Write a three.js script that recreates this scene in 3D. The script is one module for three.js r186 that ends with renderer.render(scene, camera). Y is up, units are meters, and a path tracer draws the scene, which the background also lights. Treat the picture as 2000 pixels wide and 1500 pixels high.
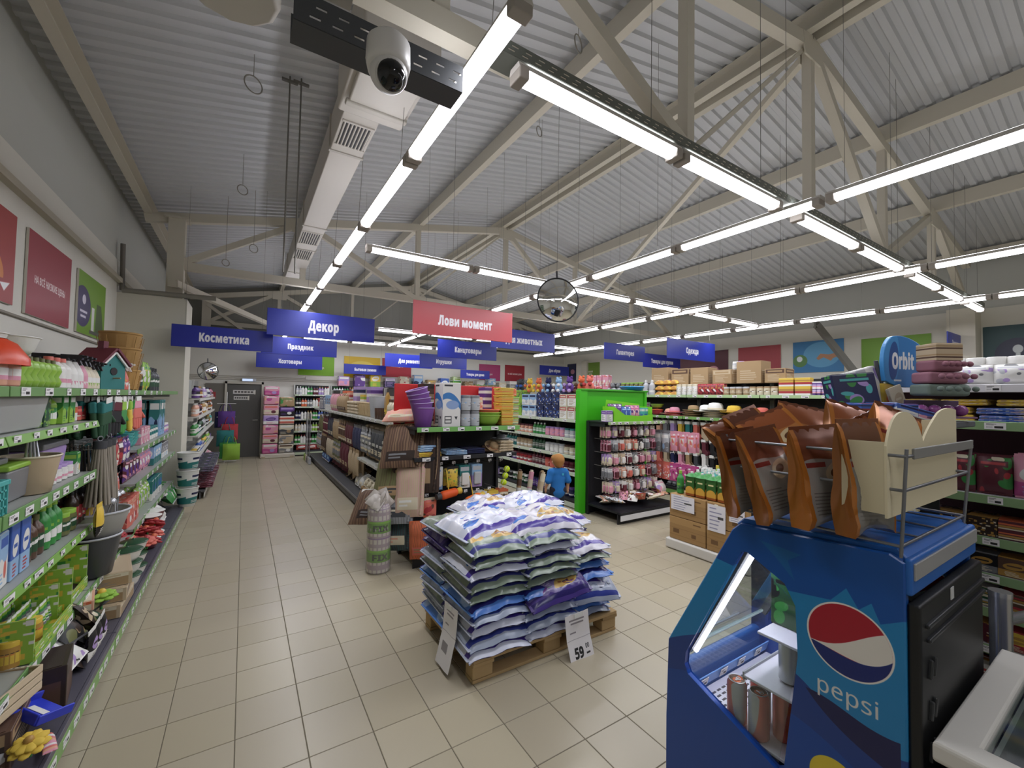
import * as THREE from 'three';
import { RoundedBoxGeometry } from 'three/addons/geometries/RoundedBoxGeometry.js';
import { mergeGeometries, mergeVertices } from 'three/addons/utils/BufferGeometryUtils.js';
import { MarchingCubes } from 'three/addons/objects/MarchingCubes.js';
import { RectAreaLightUniformsLib } from 'three/addons/lights/RectAreaLightUniformsLib.js';

// ---------------------------------------------------------------- camera, light level, exposure
const scene = new THREE.Scene();
scene.background = new THREE.Color(0x101214);
const renderer = new THREE.WebGLRenderer({ antialias: true });
renderer.toneMapping = THREE.LinearToneMapping;
renderer.toneMappingExposure = 1.14;
renderer.shadowMap.enabled = true;
const FOCAL = 824.04, IW = 2000, IH = 1500, EYE = 1.72;
const camera = new THREE.PerspectiveCamera(2 * Math.atan(IH / 2 / FOCAL) * 180 / Math.PI, IW / IH, 0.05, 80);
{
  const yaw = 0.56520, pitch = 0.033564, roll = 0.017376;
  const F = new THREE.Vector3(Math.sin(yaw) * Math.cos(pitch), Math.sin(pitch), -Math.cos(yaw) * Math.cos(pitch));
  const R0 = new THREE.Vector3(Math.cos(yaw), 0, Math.sin(yaw));
  const U0 = new THREE.Vector3().crossVectors(R0, F).normalize();
  const R = R0.clone().multiplyScalar(Math.cos(roll)).addScaledVector(U0, Math.sin(roll));
  const U = U0.clone().multiplyScalar(Math.cos(roll)).addScaledVector(R0, -Math.sin(roll));
  camera.position.set(0, EYE, 0);
  camera.quaternion.setFromRotationMatrix(new THREE.Matrix4().makeBasis(R, U, F.clone().negate()));
  camera.updateMatrixWorld(true);
}
RectAreaLightUniformsLib.init();
const LAMP = 26;             // radiance of every fluorescent fitting
const LAMP_COLOR = 0xf5f7ff;
const GLOW = 5;
const UPLIGHT = 5.5;          // radiance of the slim upper diffuser of each fitting            // what the eye sees of the diffuser

// ---------------------------------------------------------------- helpers
let seed = 12345;
const rnd = () => { seed = (seed + 0x6d2b79f5) | 0; let t = Math.imul(seed ^ (seed >>> 15), 1 | seed); t = (t + Math.imul(t ^ (t >>> 7), 61 | t)) ^ t; return ((t ^ (t >>> 14)) >>> 0) / 4294967296; };
const rr = (a, b) => a + (b - a) * rnd();
const ri = (a, b) => Math.floor(rr(a, b + 0.9999));
const pick = (l) => l[Math.floor(rnd() * l.length)];
const PI = Math.PI, V3 = (x, y, z) => new THREE.Vector3(x, y, z);
const used = new Map();
function numbered(name) { const n = used.get(name) || 0; used.set(name, n + 1); return n ? name + '_' + String(n).padStart(3, '0') : name; }
const mats = new Map();
function M(color, rough = 0.6, o = {}) {
  const key = color + '|' + rough + '|' + JSON.stringify(o, (k, v) => (v && v.isTexture ? v.uuid : v));
  if (!mats.has(key)) {
    const phys = ['transmission', 'clearcoat', 'sheen'].some((k) => k in o);
    mats.set(key, new (phys ? THREE.MeshPhysicalMaterial : THREE.MeshStandardMaterial)({ color, roughness: rough, side: THREE.DoubleSide, ...o }));
  }
  return mats.get(key);
}
const shadow = (o) => { o.castShadow = o.receiveShadow = true; return o; };
function mesh(name, geo, mat, parent = scene, pos, rot) {
  const m = shadow(new THREE.Mesh(geo, mat));
  m.name = parent === scene ? numbered(name) : childName(parent, name);
  if (pos) m.position.set(...pos);
  if (rot) m.rotation.set(...rot);
  parent.add(m);
  return m;
}
function childName(parent, name) {
  parent.userData._n = parent.userData._n || {};
  const n = parent.userData._n[name] || 0; parent.userData._n[name] = n + 1;
  return n ? name + '_' + String(n).padStart(3, '0') : name;
}
function tag(o, label, category, group, kind) {
  o.userData.label = label; o.userData.category = category;
  if (group) o.userData.group = group;
  if (kind) o.userData.kind = kind;
  return o;
}
function thing(name, label, category, pos = [0, 0, 0], turn = 0, group) {
  const g = new THREE.Group(); g.name = numbered(name); scene.add(g);
  g.position.set(...pos); g.rotation.y = turn;
  return tag(g, label, category, group);
}
function struct(name, parent = scene) { const g = new THREE.Group(); g.name = parent === scene ? numbered(name) : name; g.userData.kind = 'structure'; parent.add(g); return g; }
function proto(build, name) { const g = new THREE.Group(); g.name = name; build(g); return g; }
// a copy of a proto (with its parts) standing at a place
function put(p, label, category, pos, rot, group, scale) {
  const c = p.clone(); c.name = numbered(p.name); c.userData = {}; scene.add(c);
  c.position.set(...pos);
  if (rot) { if (typeof rot === 'number') c.rotation.y = rot; else c.rotation.set(rot[0], rot[1], rot[2], 'YXZ'); }
  if (scale) typeof scale === 'number' ? c.scale.setScalar(scale) : c.scale.set(...scale);
  return tag(c, label, category, group);
}
const geos = new Map();
const memo = (key, f) => { if (!geos.has(key)) geos.set(key, f()); return geos.get(key); };
const box = (w, h, d) => memo('b' + [w, h, d].map((v) => v.toFixed(4)), () => new THREE.BoxGeometry(w, h, d));
const rbox = (w, h, d, r = 0.006, s = 1) => memo('r' + [w, h, d, r, s].map((v) => v.toFixed(4)), () => new RoundedBoxGeometry(w, h, d, s, Math.min(r, w / 2.01, h / 2.01, d / 2.01)));
const cyl = (r0, r1, h, n = 16, open = false) => memo('c' + [r0, r1, h, n, open], () => new THREE.CylinderGeometry(r0, r1, h, n, 1, open));
const sph = (r, a = 14, b = 10) => memo('s' + [r, a, b], () => new THREE.SphereGeometry(r, a, b));
const lathe = (pts, n = 18) => memo('l' + JSON.stringify(pts) + n, () => new THREE.LatheGeometry(pts.map((p) => new THREE.Vector2(p[0], p[1])), n));
const tube = (pts, r, n = 24, m = 6, closed = false) => new THREE.TubeGeometry(new THREE.CatmullRomCurve3(pts.map((p) => V3(...p)), closed), n, r, m, closed);
const poly = (pts, d, bevel = 0) => { const s = new THREE.Shape(pts.map((p) => new THREE.Vector2(p[0], p[1]))); return new THREE.ExtrudeGeometry(s, { depth: d, bevelEnabled: bevel > 0, bevelSize: bevel, bevelThickness: bevel, bevelSegments: 1, curveSegments: 10 }); };
const move = (g, x, y, z, rx = 0, ry = 0, rz = 0) => { const c = g.clone(); if (rx) c.rotateX(rx); if (ry) c.rotateY(ry); if (rz) c.rotateZ(rz); c.translate(x, y, z); return c; };
const merge = (l) => { const any = l.some((g) => !g.index); return mergeGeometries(l.map((g) => (any && g.index ? g.toNonIndexed() : g)).map((g) => { for (const k of Object.keys(g.attributes)) if (!['position', 'normal', 'uv'].includes(k)) g.deleteAttribute(k); return g; }), false); };
function bar(a, b, w, h) { // square bar from a to b
  const A = V3(...a), B = V3(...b), g = new THREE.BoxGeometry(w, h, A.distanceTo(B));
  const m = new THREE.Matrix4().lookAt(A, B, Math.abs(B.x - A.x) + Math.abs(B.z - A.z) < 1e-6 ? V3(0, 0, 1) : V3(0, 1, 0));
  g.applyMatrix4(m); g.translate((A.x + B.x) / 2, (A.y + B.y) / 2, (A.z + B.z) / 2);
  return g;
}
function rod(a, b, r, n = 6) {
  const A = V3(...a), B = V3(...b), g = new THREE.CylinderGeometry(r, r, A.distanceTo(B), n);
  g.applyQuaternion(new THREE.Quaternion().setFromUnitVectors(V3(0, 1, 0), B.clone().sub(A).normalize()));
  g.translate((A.x + B.x) / 2, (A.y + B.y) / 2, (A.z + B.z) / 2);
  return g;
}
function canvasTex(w, h, draw) {
  const c = document.createElement('canvas'); c.width = w; c.height = h;
  const g = c.getContext('2d'); draw(g, w, h);
  const t = new THREE.CanvasTexture(c); t.colorSpace = THREE.SRGBColorSpace; t.wrapS = t.wrapT = THREE.RepeatWrapping; t.anisotropy = 4;
  return t;
}
function dataTex(n, f) { // grey relief / tone texture
  const d = new Uint8Array(n * n * 4);
  for (let y = 0; y < n; y++) for (let x = 0; x < n; x++) { const v = f(x / n, y / n), i = (y * n + x) * 4; d[i] = d[i + 1] = d[i + 2] = Math.max(0, Math.min(255, v * 255)); d[i + 3] = 255; }
  const t = new THREE.DataTexture(d, n, n); t.wrapS = t.wrapT = THREE.RepeatWrapping; t.magFilter = THREE.LinearFilter; t.needsUpdate = true; return t;
}
const fitText = (g, s, x, y, wmax, size, style = 'bold', squeeze = 0.72) => { g.save(); g.font = `${style} ${size}px sans-serif`; g.textAlign = 'center'; g.textBaseline = 'middle'; const w = g.measureText(s).width * squeeze; const k = w > wmax ? wmax / w : 1; g.translate(x, y); g.scale(squeeze * k, 1); g.lineWidth = size * 0.05; g.strokeStyle = g.fillStyle; g.lineJoin = 'round'; if (size > 30) g.strokeText(s, 0, 0); g.fillText(s, 0, 0); g.restore(); };
// ---------------------------------------------------------------- the building shell
const XL = -1.5, XR = 11.2, ZB = -13.63, ZF = 4.0, RIDGE = 4.84;
const roofY = (x) => 5.72 - 0.194 * Math.abs(x - RIDGE);
const WHITE = M(0xe0ded4, 0.8), PANEL = M(0xc2c4bd, 0.7), CREAM = M(0xccc6b6, 0.55), STEEL = M(0xb4b2ab, 0.4, { metalness: 0.5 });
{
  // floor: tiles with recessed joints
  const floor = struct('floor');
  const grout = mesh('grout', new THREE.BoxGeometry(XR - XL + 0.4, 0.1, ZF - ZB + 1.2), M(0x6f6859, 0.9), floor, [(XL + XR) / 2, -0.053, (ZF + ZB) / 2 - 0.3]);
  const P = 0.3, X0 = 0.0167, Z0 = -1.64;
  const tileGeo = poly([[-0.1462, -0.1462], [0.1462, -0.1462], [0.1462, 0.1462], [-0.1462, 0.1462]], 0.004, 0.0018); tileGeo.rotateX(-PI / 2); tileGeo.translate(0, -0.006, 0);
  const speck = dataTex(128, () => 0.86 + 0.14 * rnd());
  const tones = [0xada38b, 0xafa58f, 0xaaa088, 0xb1a78f, 0xaca28c].map((c) => M(c, 0.34, { roughnessMap: speck, bumpMap: speck, bumpScale: 0.0002 }));
  const fr = new THREE.Frustum().setFromProjectionMatrix(new THREE.Matrix4().multiplyMatrices((camera.updateProjectionMatrix(), camera.projectionMatrix), camera.matrixWorldInverse));
  const blocked = [[-9, -0.7, -9, 9], [1.55, 2.7, -13, -4.2], [1.35, 2.3, -3, -2.4], [4.5, 9, -9, -4.2], [1.6, 9, -1.1, 9], [4.35, 9, -3.1, -2]];
  const near = [], far = [];
  for (let i = -6; i < 38; i++) for (let k = -20; k < 41; k++) {
    const x = X0 + (i + 0.5) * P, z = Z0 - (k + 0.5) * P;
    if (x < XL + 0.1 || x > XR - 0.1 || z < ZB || z > ZF) continue;
    const seen = fr.intersectsSphere(new THREE.Sphere(V3(x, 0, z), 0.2)) && !blocked.some((b) => x > b[0] && x < b[1] && z > b[2] && z < b[3]);
    (seen ? near : far).push([x, z, x * x + z * z]);
  }
  near.sort((a, b) => a[2] - b[2]);
  far.push(...near.splice(300));
  for (const [x, z] of near) mesh('tile', tileGeo, pick(tones), floor, [x, 0, z], [0, ri(0, 3) * PI / 2, 0]);
  const inst = new THREE.InstancedMesh(tileGeo, tones[1], far.length); inst.name = 'far_tiles'; inst.userData.kind = 'stuff';
  const m4 = new THREE.Matrix4();
  far.forEach(([x, z], i) => { m4.makeTranslation(x, 0, z); inst.setMatrixAt(i, m4); const v = 0.95 + 0.08 * rnd(); inst.setColorAt(i, new THREE.Color(v, v, v)); });
  shadow(inst); floor.add(inst);

  // walls
  const wl = struct('wall_left');
  mesh('plaster', box(0.12, 3.5, ZF - ZB + 0.8), WHITE, wl, [XL - 0.06, 1.75, (ZF + ZB) / 2 - 0.4]);
  mesh('grey_panel', box(0.1, 1.2, ZF - ZB + 0.8), PANEL, wl, [XL - 0.07, 4.1, (ZF + ZB) / 2 - 0.4]);
  mesh('ledge', rbox(0.025, 0.02, 9.4, 0.004), M(0x8f887b, 0.6), wl, [XL + 0.012, 2.28, -2.9]);
  mesh('soffit', box(0.06, 0.06, ZF - ZB + 0.8), M(0xc5bfae, 0.8), wl, [XL + 0.03, 3.22, (ZF + ZB) / 2 - 0.4]);
  const jut = struct('partition_wall');
  mesh('column_casing', box(0.76, 3.07, 0.7), M(0xcfccbd, 0.8), jut, [-1.12, 1.535, -8.03]);
  mesh('pipe', rod([-1.45, 3.1, -7.68], [-0.4, 3.13, -7.68], 0.035, 10), M(0x8d8a80, 0.5), jut);
  mesh('pipe_riser', rod([-1.45, 3.1, -7.68], [-1.45, 3.72, -7.62], 0.028, 10), M(0x6e6a62, 0.5), jut);
  const wr = struct('wall_right');
  mesh('plaster', box(0.12, 3.48, ZF - ZB + 0.8), WHITE, wr, [XR + 0.06, 1.74, (ZF + ZB) / 2 - 0.4]);
  mesh('grey_panel', box(0.1, 1.2, ZF - ZB + 0.8), PANEL, wr, [XR + 0.07, 4.06, (ZF + ZB) / 2 - 0.4]);
  mesh('column_casing', box(0.42, 3.46, 0.36), M(0xdad5c6, 0.8), wr, [XR - 0.21, 1.73, -2.05]);
  for (const z of [-8.35, -12.3]) mesh('pilaster', box(0.1, 3.2, 0.3), M(0xd6d1c3, 0.8), wr, [XR - 0.05, 1.6, z]);
  const wb = struct('wall_back');
  mesh('plaster', box(XR - XL, 3.45, 0.12), WHITE, wb, [(XL + XR) / 2, 1.725, ZB - 0.06]);
  for (let i = 0; i < 3; i++) mesh('conduit', box(XR - XL - 0.3, 0.018, 0.02), M(0xb9b4a6, 0.6), wb, [(XL + XR) / 2, 2.1 + i * 0.045, ZB + 0.01]);
  mesh('white_band', box(8.2, 0.09, 0.03), M(0xe6e2d8, 0.6), wb, [5.6, 2.2, ZB + 0.016]);
  // gable end above it, and the wall behind the camera
  const gable = (x0, x1, z, y0) => { const g = poly([[x0, y0], [x1, y0], [x1, roofY(x1)], [RIDGE, roofY(RIDGE)], [x0, roofY(x0)]], 0.1); g.translate(0, 0, z); return g; };
  const we = struct('wall_end');
  mesh('gable_panel', gable(XL - 0.1, XR + 0.1, -14.5, 0), M(0xa6a69e, 0.75), we);
  const wf = struct('wall_front');
  mesh('gable_panel', gable(XL - 0.1, XR + 0.1, ZF, 0), WHITE, wf);

  // corrugated deck: trapezoid ribs running down each slope
  const ceil = struct('ceiling');
  const prof = []; const p = 0.15;
  for (let z = ZF + 0.2; z > -14.7; z -= p) prof.push([z, 0], [z - 0.06, 0], [z - 0.078, 0.03], [z - 0.132, 0.03]);
  const deck = (x0, x1) => {
    const pos = [], idx = [];
    prof.forEach(([z, dy]) => { pos.push(x0, roofY(x0) + dy, z, x1, roofY(x1) + dy, z); });
    for (let i = 0; i < prof.length - 1; i++) { const a = 2 * i; idx.push(a, a + 1, a + 3, a, a + 3, a + 2); }
    const g = new THREE.BufferGeometry(); g.setAttribute('position', new THREE.Float32BufferAttribute(pos, 3)); g.setIndex(idx);
    const f = g.toNonIndexed(); f.computeVertexNormals(); return f;
  };
  const DECK = M(0xc2c4c6, 0.45, { metalness: 0.1 });
  mesh('deck', deck(XL - 0.15, RIDGE), DECK, ceil); mesh('deck', deck(RIDGE, XR + 0.15), DECK, ceil);
  const top = (x0, x1) => { const g = poly([[x0, roofY(x0) + 0.08], [x1, roofY(x1) + 0.08], [x1, roofY(x1) + 0.2], [x0, roofY(x0) + 0.2]], 19.2); g.translate(0, 0, -14.8); return g; };
  mesh('insulation', top(XL - 0.2, RIDGE), M(0x55554f, 0.9), ceil); mesh('insulation', top(RIDGE, XR + 0.2), M(0x55554f, 0.9), ceil);

  // purlins: C-profiles along the aisle direction
  const cProfile = (h, w, t) => [[0, 0], [w, 0], [w, t], [t, t], [t, h - t], [w, h - t], [w, h], [0, h]];
  const NX = [-1.3, 0.78, 2.81, 4.84, 6.87, 8.9, 10.95];
  const pl = ['leftmost roof beam, along the grey wall panel', 'roof beam directly above the white air duct', 'roof beam between the air duct and the ridge beam', 'ridge beam at the highest line of the roof', 'roof beam on the far slope next to the ridge', 'roof beam halfway down the far slope', 'roof beam above the right wall'];
  NX.forEach((x, i) => {
    const y = roofY(x) - 0.225;
    const t = thing('purlin', 'cream steel ' + pl[i], 'beam', [x, y, 0]);
    const g = poly(cProfile(0.2, 0.09, 0.008), 18.6); g.translate(i < 3 ? 0 : -0.045, 0, -14.5);
    if (i === 3) { const a = poly(cProfile(0.2, 0.09, 0.008), 18.6), b = poly(cProfile(0.2, 0.09, 0.008).map((q) => [-q[0], q[1]]).reverse(), 18.6); a.translate(0.06, 0, -14.5); b.translate(-0.06, 0, -14.5); mesh('channel', a, CREAM, t); mesh('channel', b, CREAM, t); }
    else mesh('channel', g, CREAM, t);
  });
  // trusses
  const truss = (z, label) => {
    const t = thing('roof_truss', label, 'truss', [0, 0, z]);
    const cy = (x) => roofY(x) - 0.27, by = 3.62;
    mesh('top_chord', bar([NX[0], cy(NX[0]), 0], [RIDGE, cy(RIDGE), 0], 0.1, 0.13), CREAM, t);
    mesh('top_chord', bar([RIDGE, cy(RIDGE), 0], [NX[6], cy(NX[6]), 0], 0.1, 0.13), CREAM, t);
    mesh('bottom_chord', bar([-0.92, by, 0], [10.6, by, 0], 0.1, 0.12), CREAM, t);
    for (const i of [1, 2, 3, 4, 5]) mesh('post', bar([NX[i], by, 0], [NX[i], cy(NX[i]), 0], 0.085, 0.085), CREAM, t);
    const dg = [[-0.92, by, 1], [2.81, by, 1], [2.81, by, 3], [6.87, by, 3], [6.87, by, 5], [10.6, by, 5]];
    for (const [x, y, k] of dg) mesh('diagonal', bar([x, y, 0.01], [NX[k], cy(NX[k]), 0.01], k === 3 && x < 3 ? 0.035 : 0.09, k === 3 && x < 3 ? 0.035 : 0.09), CREAM, t);
    for (const i of [1, 3, 5]) mesh('gusset', poly([[NX[i] - 0.18, cy(NX[i]) - 0.2], [NX[i] + 0.18, cy(NX[i]) - 0.2], [NX[i] + 0.22, cy(NX[i]) + 0.02], [NX[i] - 0.22, cy(NX[i]) + 0.02]], 0.016), CREAM, t, [0, 0, 0.04]);
    return t;
  };
  truss(-1.99, 'nearest cream roof truss, crossing above the long light row');
  truss(-7.99, 'middle cream roof truss, behind the red hanging sign');
  truss(-13.98, 'farthest cream roof truss, against the end wall above the grey door');
  for (const [x, z, l] of [[-0.92, -7.99, 'cream steel column standing in the left partition'], [-0.92, -13.98, 'cream steel column by the end wall left of the door']]) {
    const c = thing('steel_column', l, 'column', [x, 0, z]);
    mesh('shaft', bar([0, 3.07 * (z > -9 ? 1 : 0), 0], [0, roofY(x) - 0.28, 0], 0.2, 0.2), CREAM, c);
    mesh('cap_plate', box(0.3, 0.03, 0.26), CREAM, c, [0, roofY(x) - 0.29, 0]);
  }
  // bracing rods and knee braces between the trusses
  const brace = (a, b, r, l) => { const t = thing('brace', l, 'brace'); mesh('tie_bar', bar(a, b, r, r), CREAM, t); mesh('end_plate', box(0.12, 0.12, 0.02), CREAM, t, a); return t; };
  brace([4.84, roofY(4.84) - 0.4, -2.05], [6.87, 3.62, -7.9], 0.07, 'long cream brace running from the ridge down the far slope');
    brace([-0.92, 3.3, -7.75], [0.78, 3.62, -13.9], 0.1, 'cream brace beyond the middle truss, left of the air duct end');
  brace([-0.92, roofY(-0.92) - 0.5, -13.9], [0.9, 2.75, -13.85], 0.08, 'cream diagonal brace over the blue cosmetics sign');
  {
    const t = thing('brace', 'grey slanting strut behind the blue chewing-gum sign', 'brace');
    mesh('strut', bar([10.3, 3.4, -4.1], [10.9, 2.0, -3.4], 0.16, 0.1), M(0x77766f, 0.5), t);
    mesh('end_plate', box(0.2, 0.2, 0.03), M(0x77766f, 0.5), t, [10.3, 3.42, -4.1]);
  }
}

// ---------------------------------------------------------------- lights
const lampHousing = M(0xcfcbc4, 0.45), lampEnd = M(0xa7a097, 0.5);
const lampGlow = new THREE.MeshStandardMaterial({ color: 0xffffff, roughness: 0.5, emissive: 0xfaf8ff, emissiveIntensity: GLOW });
lampGlow.name = 'lamp_glow';
const LY = 3.22;
const WIRE = M(0x77756f, 0.5, { metalness: 0.3 });
const lampProto = (L) => memo('lamp' + L, () => proto((g) => {
  const s = new THREE.Shape(); s.moveTo(-0.045, 0.005); s.lineTo(0.045, 0.005); s.lineTo(0.035, 0.035); s.lineTo(-0.035, 0.035);
  const h = new THREE.ExtrudeGeometry(s, { depth: L, bevelEnabled: false }); h.translate(0, 0, -L / 2);
  mesh('housing', h, lampHousing, g);
  const q = new THREE.Shape(); q.moveTo(-0.043, 0.004); q.absarc(0, 0.004, 0.043, PI, 2 * PI, false);
  const d = new THREE.ExtrudeGeometry(q, { depth: L - 0.11, bevelEnabled: false, curveSegments: 8 }); d.translate(0, 0, -(L - 0.11) / 2);
  mesh('diffuser', d, lampGlow, g);
  mesh('upper_diffuser', box(0.05, 0.004, L - 0.12), lampGlow, g, [0, 0.038, 0]);
  for (const k of [-1, 1]) mesh('end_cap', rbox(0.092, 0.062, 0.055, 0.008), lampEnd, g, [0, -0.01, k * (L / 2 - 0.028)]);
}, 'light_fixture'));
const lampCount = {}, ORD = [0, 'first', 'second', 'third', 'fourth', 'fifth', 'sixth', 'seventh', 'eighth', 'ninth', 'tenth', 'eleventh', 'twelfth', 'thirteenth'];
function lampRow(key, where, along, fixed, list) {
  for (const [a, b] of list) {
    const L = Math.round(Math.abs(b - a) * 100) / 100 - 0.01, mid = (a + b) / 2, x = along === 'z' ? fixed : mid, z = along === 'z' ? mid : fixed;
    const n = (lampCount[key] = (lampCount[key] || 0) + 1);
    const o = put(lampProto(L), `${ORD[n]} tube light ${along === 'z' ? 'from the near end' : 'from the left'} of the ${where}`, 'light', [x, LY, z], along === 'z' ? 0 : PI / 2, 'tube lights in the ' + where);
    const y1 = roofY(x) - LY;
    mesh('hanging_wire', rod([0, 0.03, L * 0.3], [key === 'L1' ? 0.07 : 0, y1 + 0.04, L * 0.3], 0.002, 5), WIRE, o);
    const lg = new THREE.RectAreaLight(LAMP_COLOR, LAMP, along === 'z' ? 0.08 : L - 0.12, along === 'z' ? L - 0.12 : 0.08);
    lg.position.set(x, LY - 0.045, z); lg.lookAt(x, -5, z); lg.name = 'tube_light'; scene.add(lg);
    const up = new THREE.RectAreaLight(LAMP_COLOR, UPLIGHT, along === 'z' ? 0.05 : L - 0.12, along === 'z' ? L - 0.12 : 0.05);
    up.position.set(x, LY + 0.045, z); up.lookAt(x, 9, z + 0.001); up.name = 'tube_uplight'; scene.add(up);
  }
}
const seq = (a, n, p) => Array.from({ length: n }, (_, i) => [a + i * p, a + (i + 1) * p]);
lampRow('L1', 'light row above the left aisle', 'z', 0.845, [[2.6, 1.35], [1.3, 0.05], ...seq(-1.29, 9, -1.26)]);
lampRow('L2', 'second deep light row', 'z', 3.56, [[2.2, 0.95], [0.9, -0.1], [-0.12, -1.35], ...seq(-1.37, 9, -1.23)]);
lampRow('L3', 'third deep light row', 'z', 6.2, [[1.0, -0.15], ...seq(-0.17, 10, -1.24)]);
lampRow('L4', 'light row nearest the right wall', 'z', 8.57, [[1.0, -0.1], ...seq(-0.12, 10, -1.2)]);
lampRow('X1', 'nearest cross light row', 'x', -1.61, [[1.0, 2.19], [2.2, 3.4], [3.68, 4.87], [4.88, 6.06], [6.34, 7.42], [7.44, 8.45], [8.68, 9.65]]);
lampRow('X2', 'middle cross light row', 'x', -4.38, [[0.99, 2.2], [2.22, 3.42], [3.68, 4.87], [4.88, 6.06], [6.34, 7.4], [7.42, 8.45]]);
lampRow('X3', 'far cross light row', 'x', -9.6, [[1.22, 2.42], [2.44, 3.46], [3.7, 4.9], [4.92, 6.06], [6.34, 7.4], [7.42, 8.45]]);
lampRow('X4', 'farthest cross light row', 'x', -12.3, [[1.22, 2.42], [2.44, 3.46], [3.7, 4.9], [4.92, 6.06]]);

// cable trays of perforated steel
function tray(label, a, b, y, z, h, mat) {
  const t = thing('cable_tray', label, 'cable tray');
  const holes = new THREE.Shape([[a, 0], [b, 0], [b, h], [a, h]].map((q) => new THREE.Vector2(...q)));
  for (let x = a + 0.05; x < b - 0.06; x += 0.075) for (const yy of [0.25, 0.62]) {
    const w = 0.036, k = new THREE.Path(); const x0 = x + (yy > 0.5 ? 0.02 : 0), y0 = yy * h;
    k.moveTo(x0, y0); k.lineTo(x0 + w, y0); k.lineTo(x0 + w, y0 + 0.009); k.lineTo(x0, y0 + 0.009); k.closePath(); holes.holes.push(k);
  }
  const g = new THREE.ExtrudeGeometry(holes, { depth: 0.003, bevelEnabled: false });
  mesh('perforated_side', g, mat, t, [0, y, z]);
  mesh('perforated_side', g, mat, t, [0, y, z - 0.12]);
  mesh('tray_bed', box(b - a, 0.003, 0.12), mat, t, [(a + b) / 2, y, z - 0.06]);
  return t;
}
tray('dark perforated cable tray carrying the dome camera', 0.1, 0.74, 3.01, -1.6, 0.11, M(0x4a4c4f, 0.5, { metalness: 0.3 }));
tray('grey-green perforated tray above the nearest cross light row', 0.9, 9.7, LY + 0.05, -1.58, 0.06, M(0x70746c, 0.5, { metalness: 0.3 }));
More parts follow.
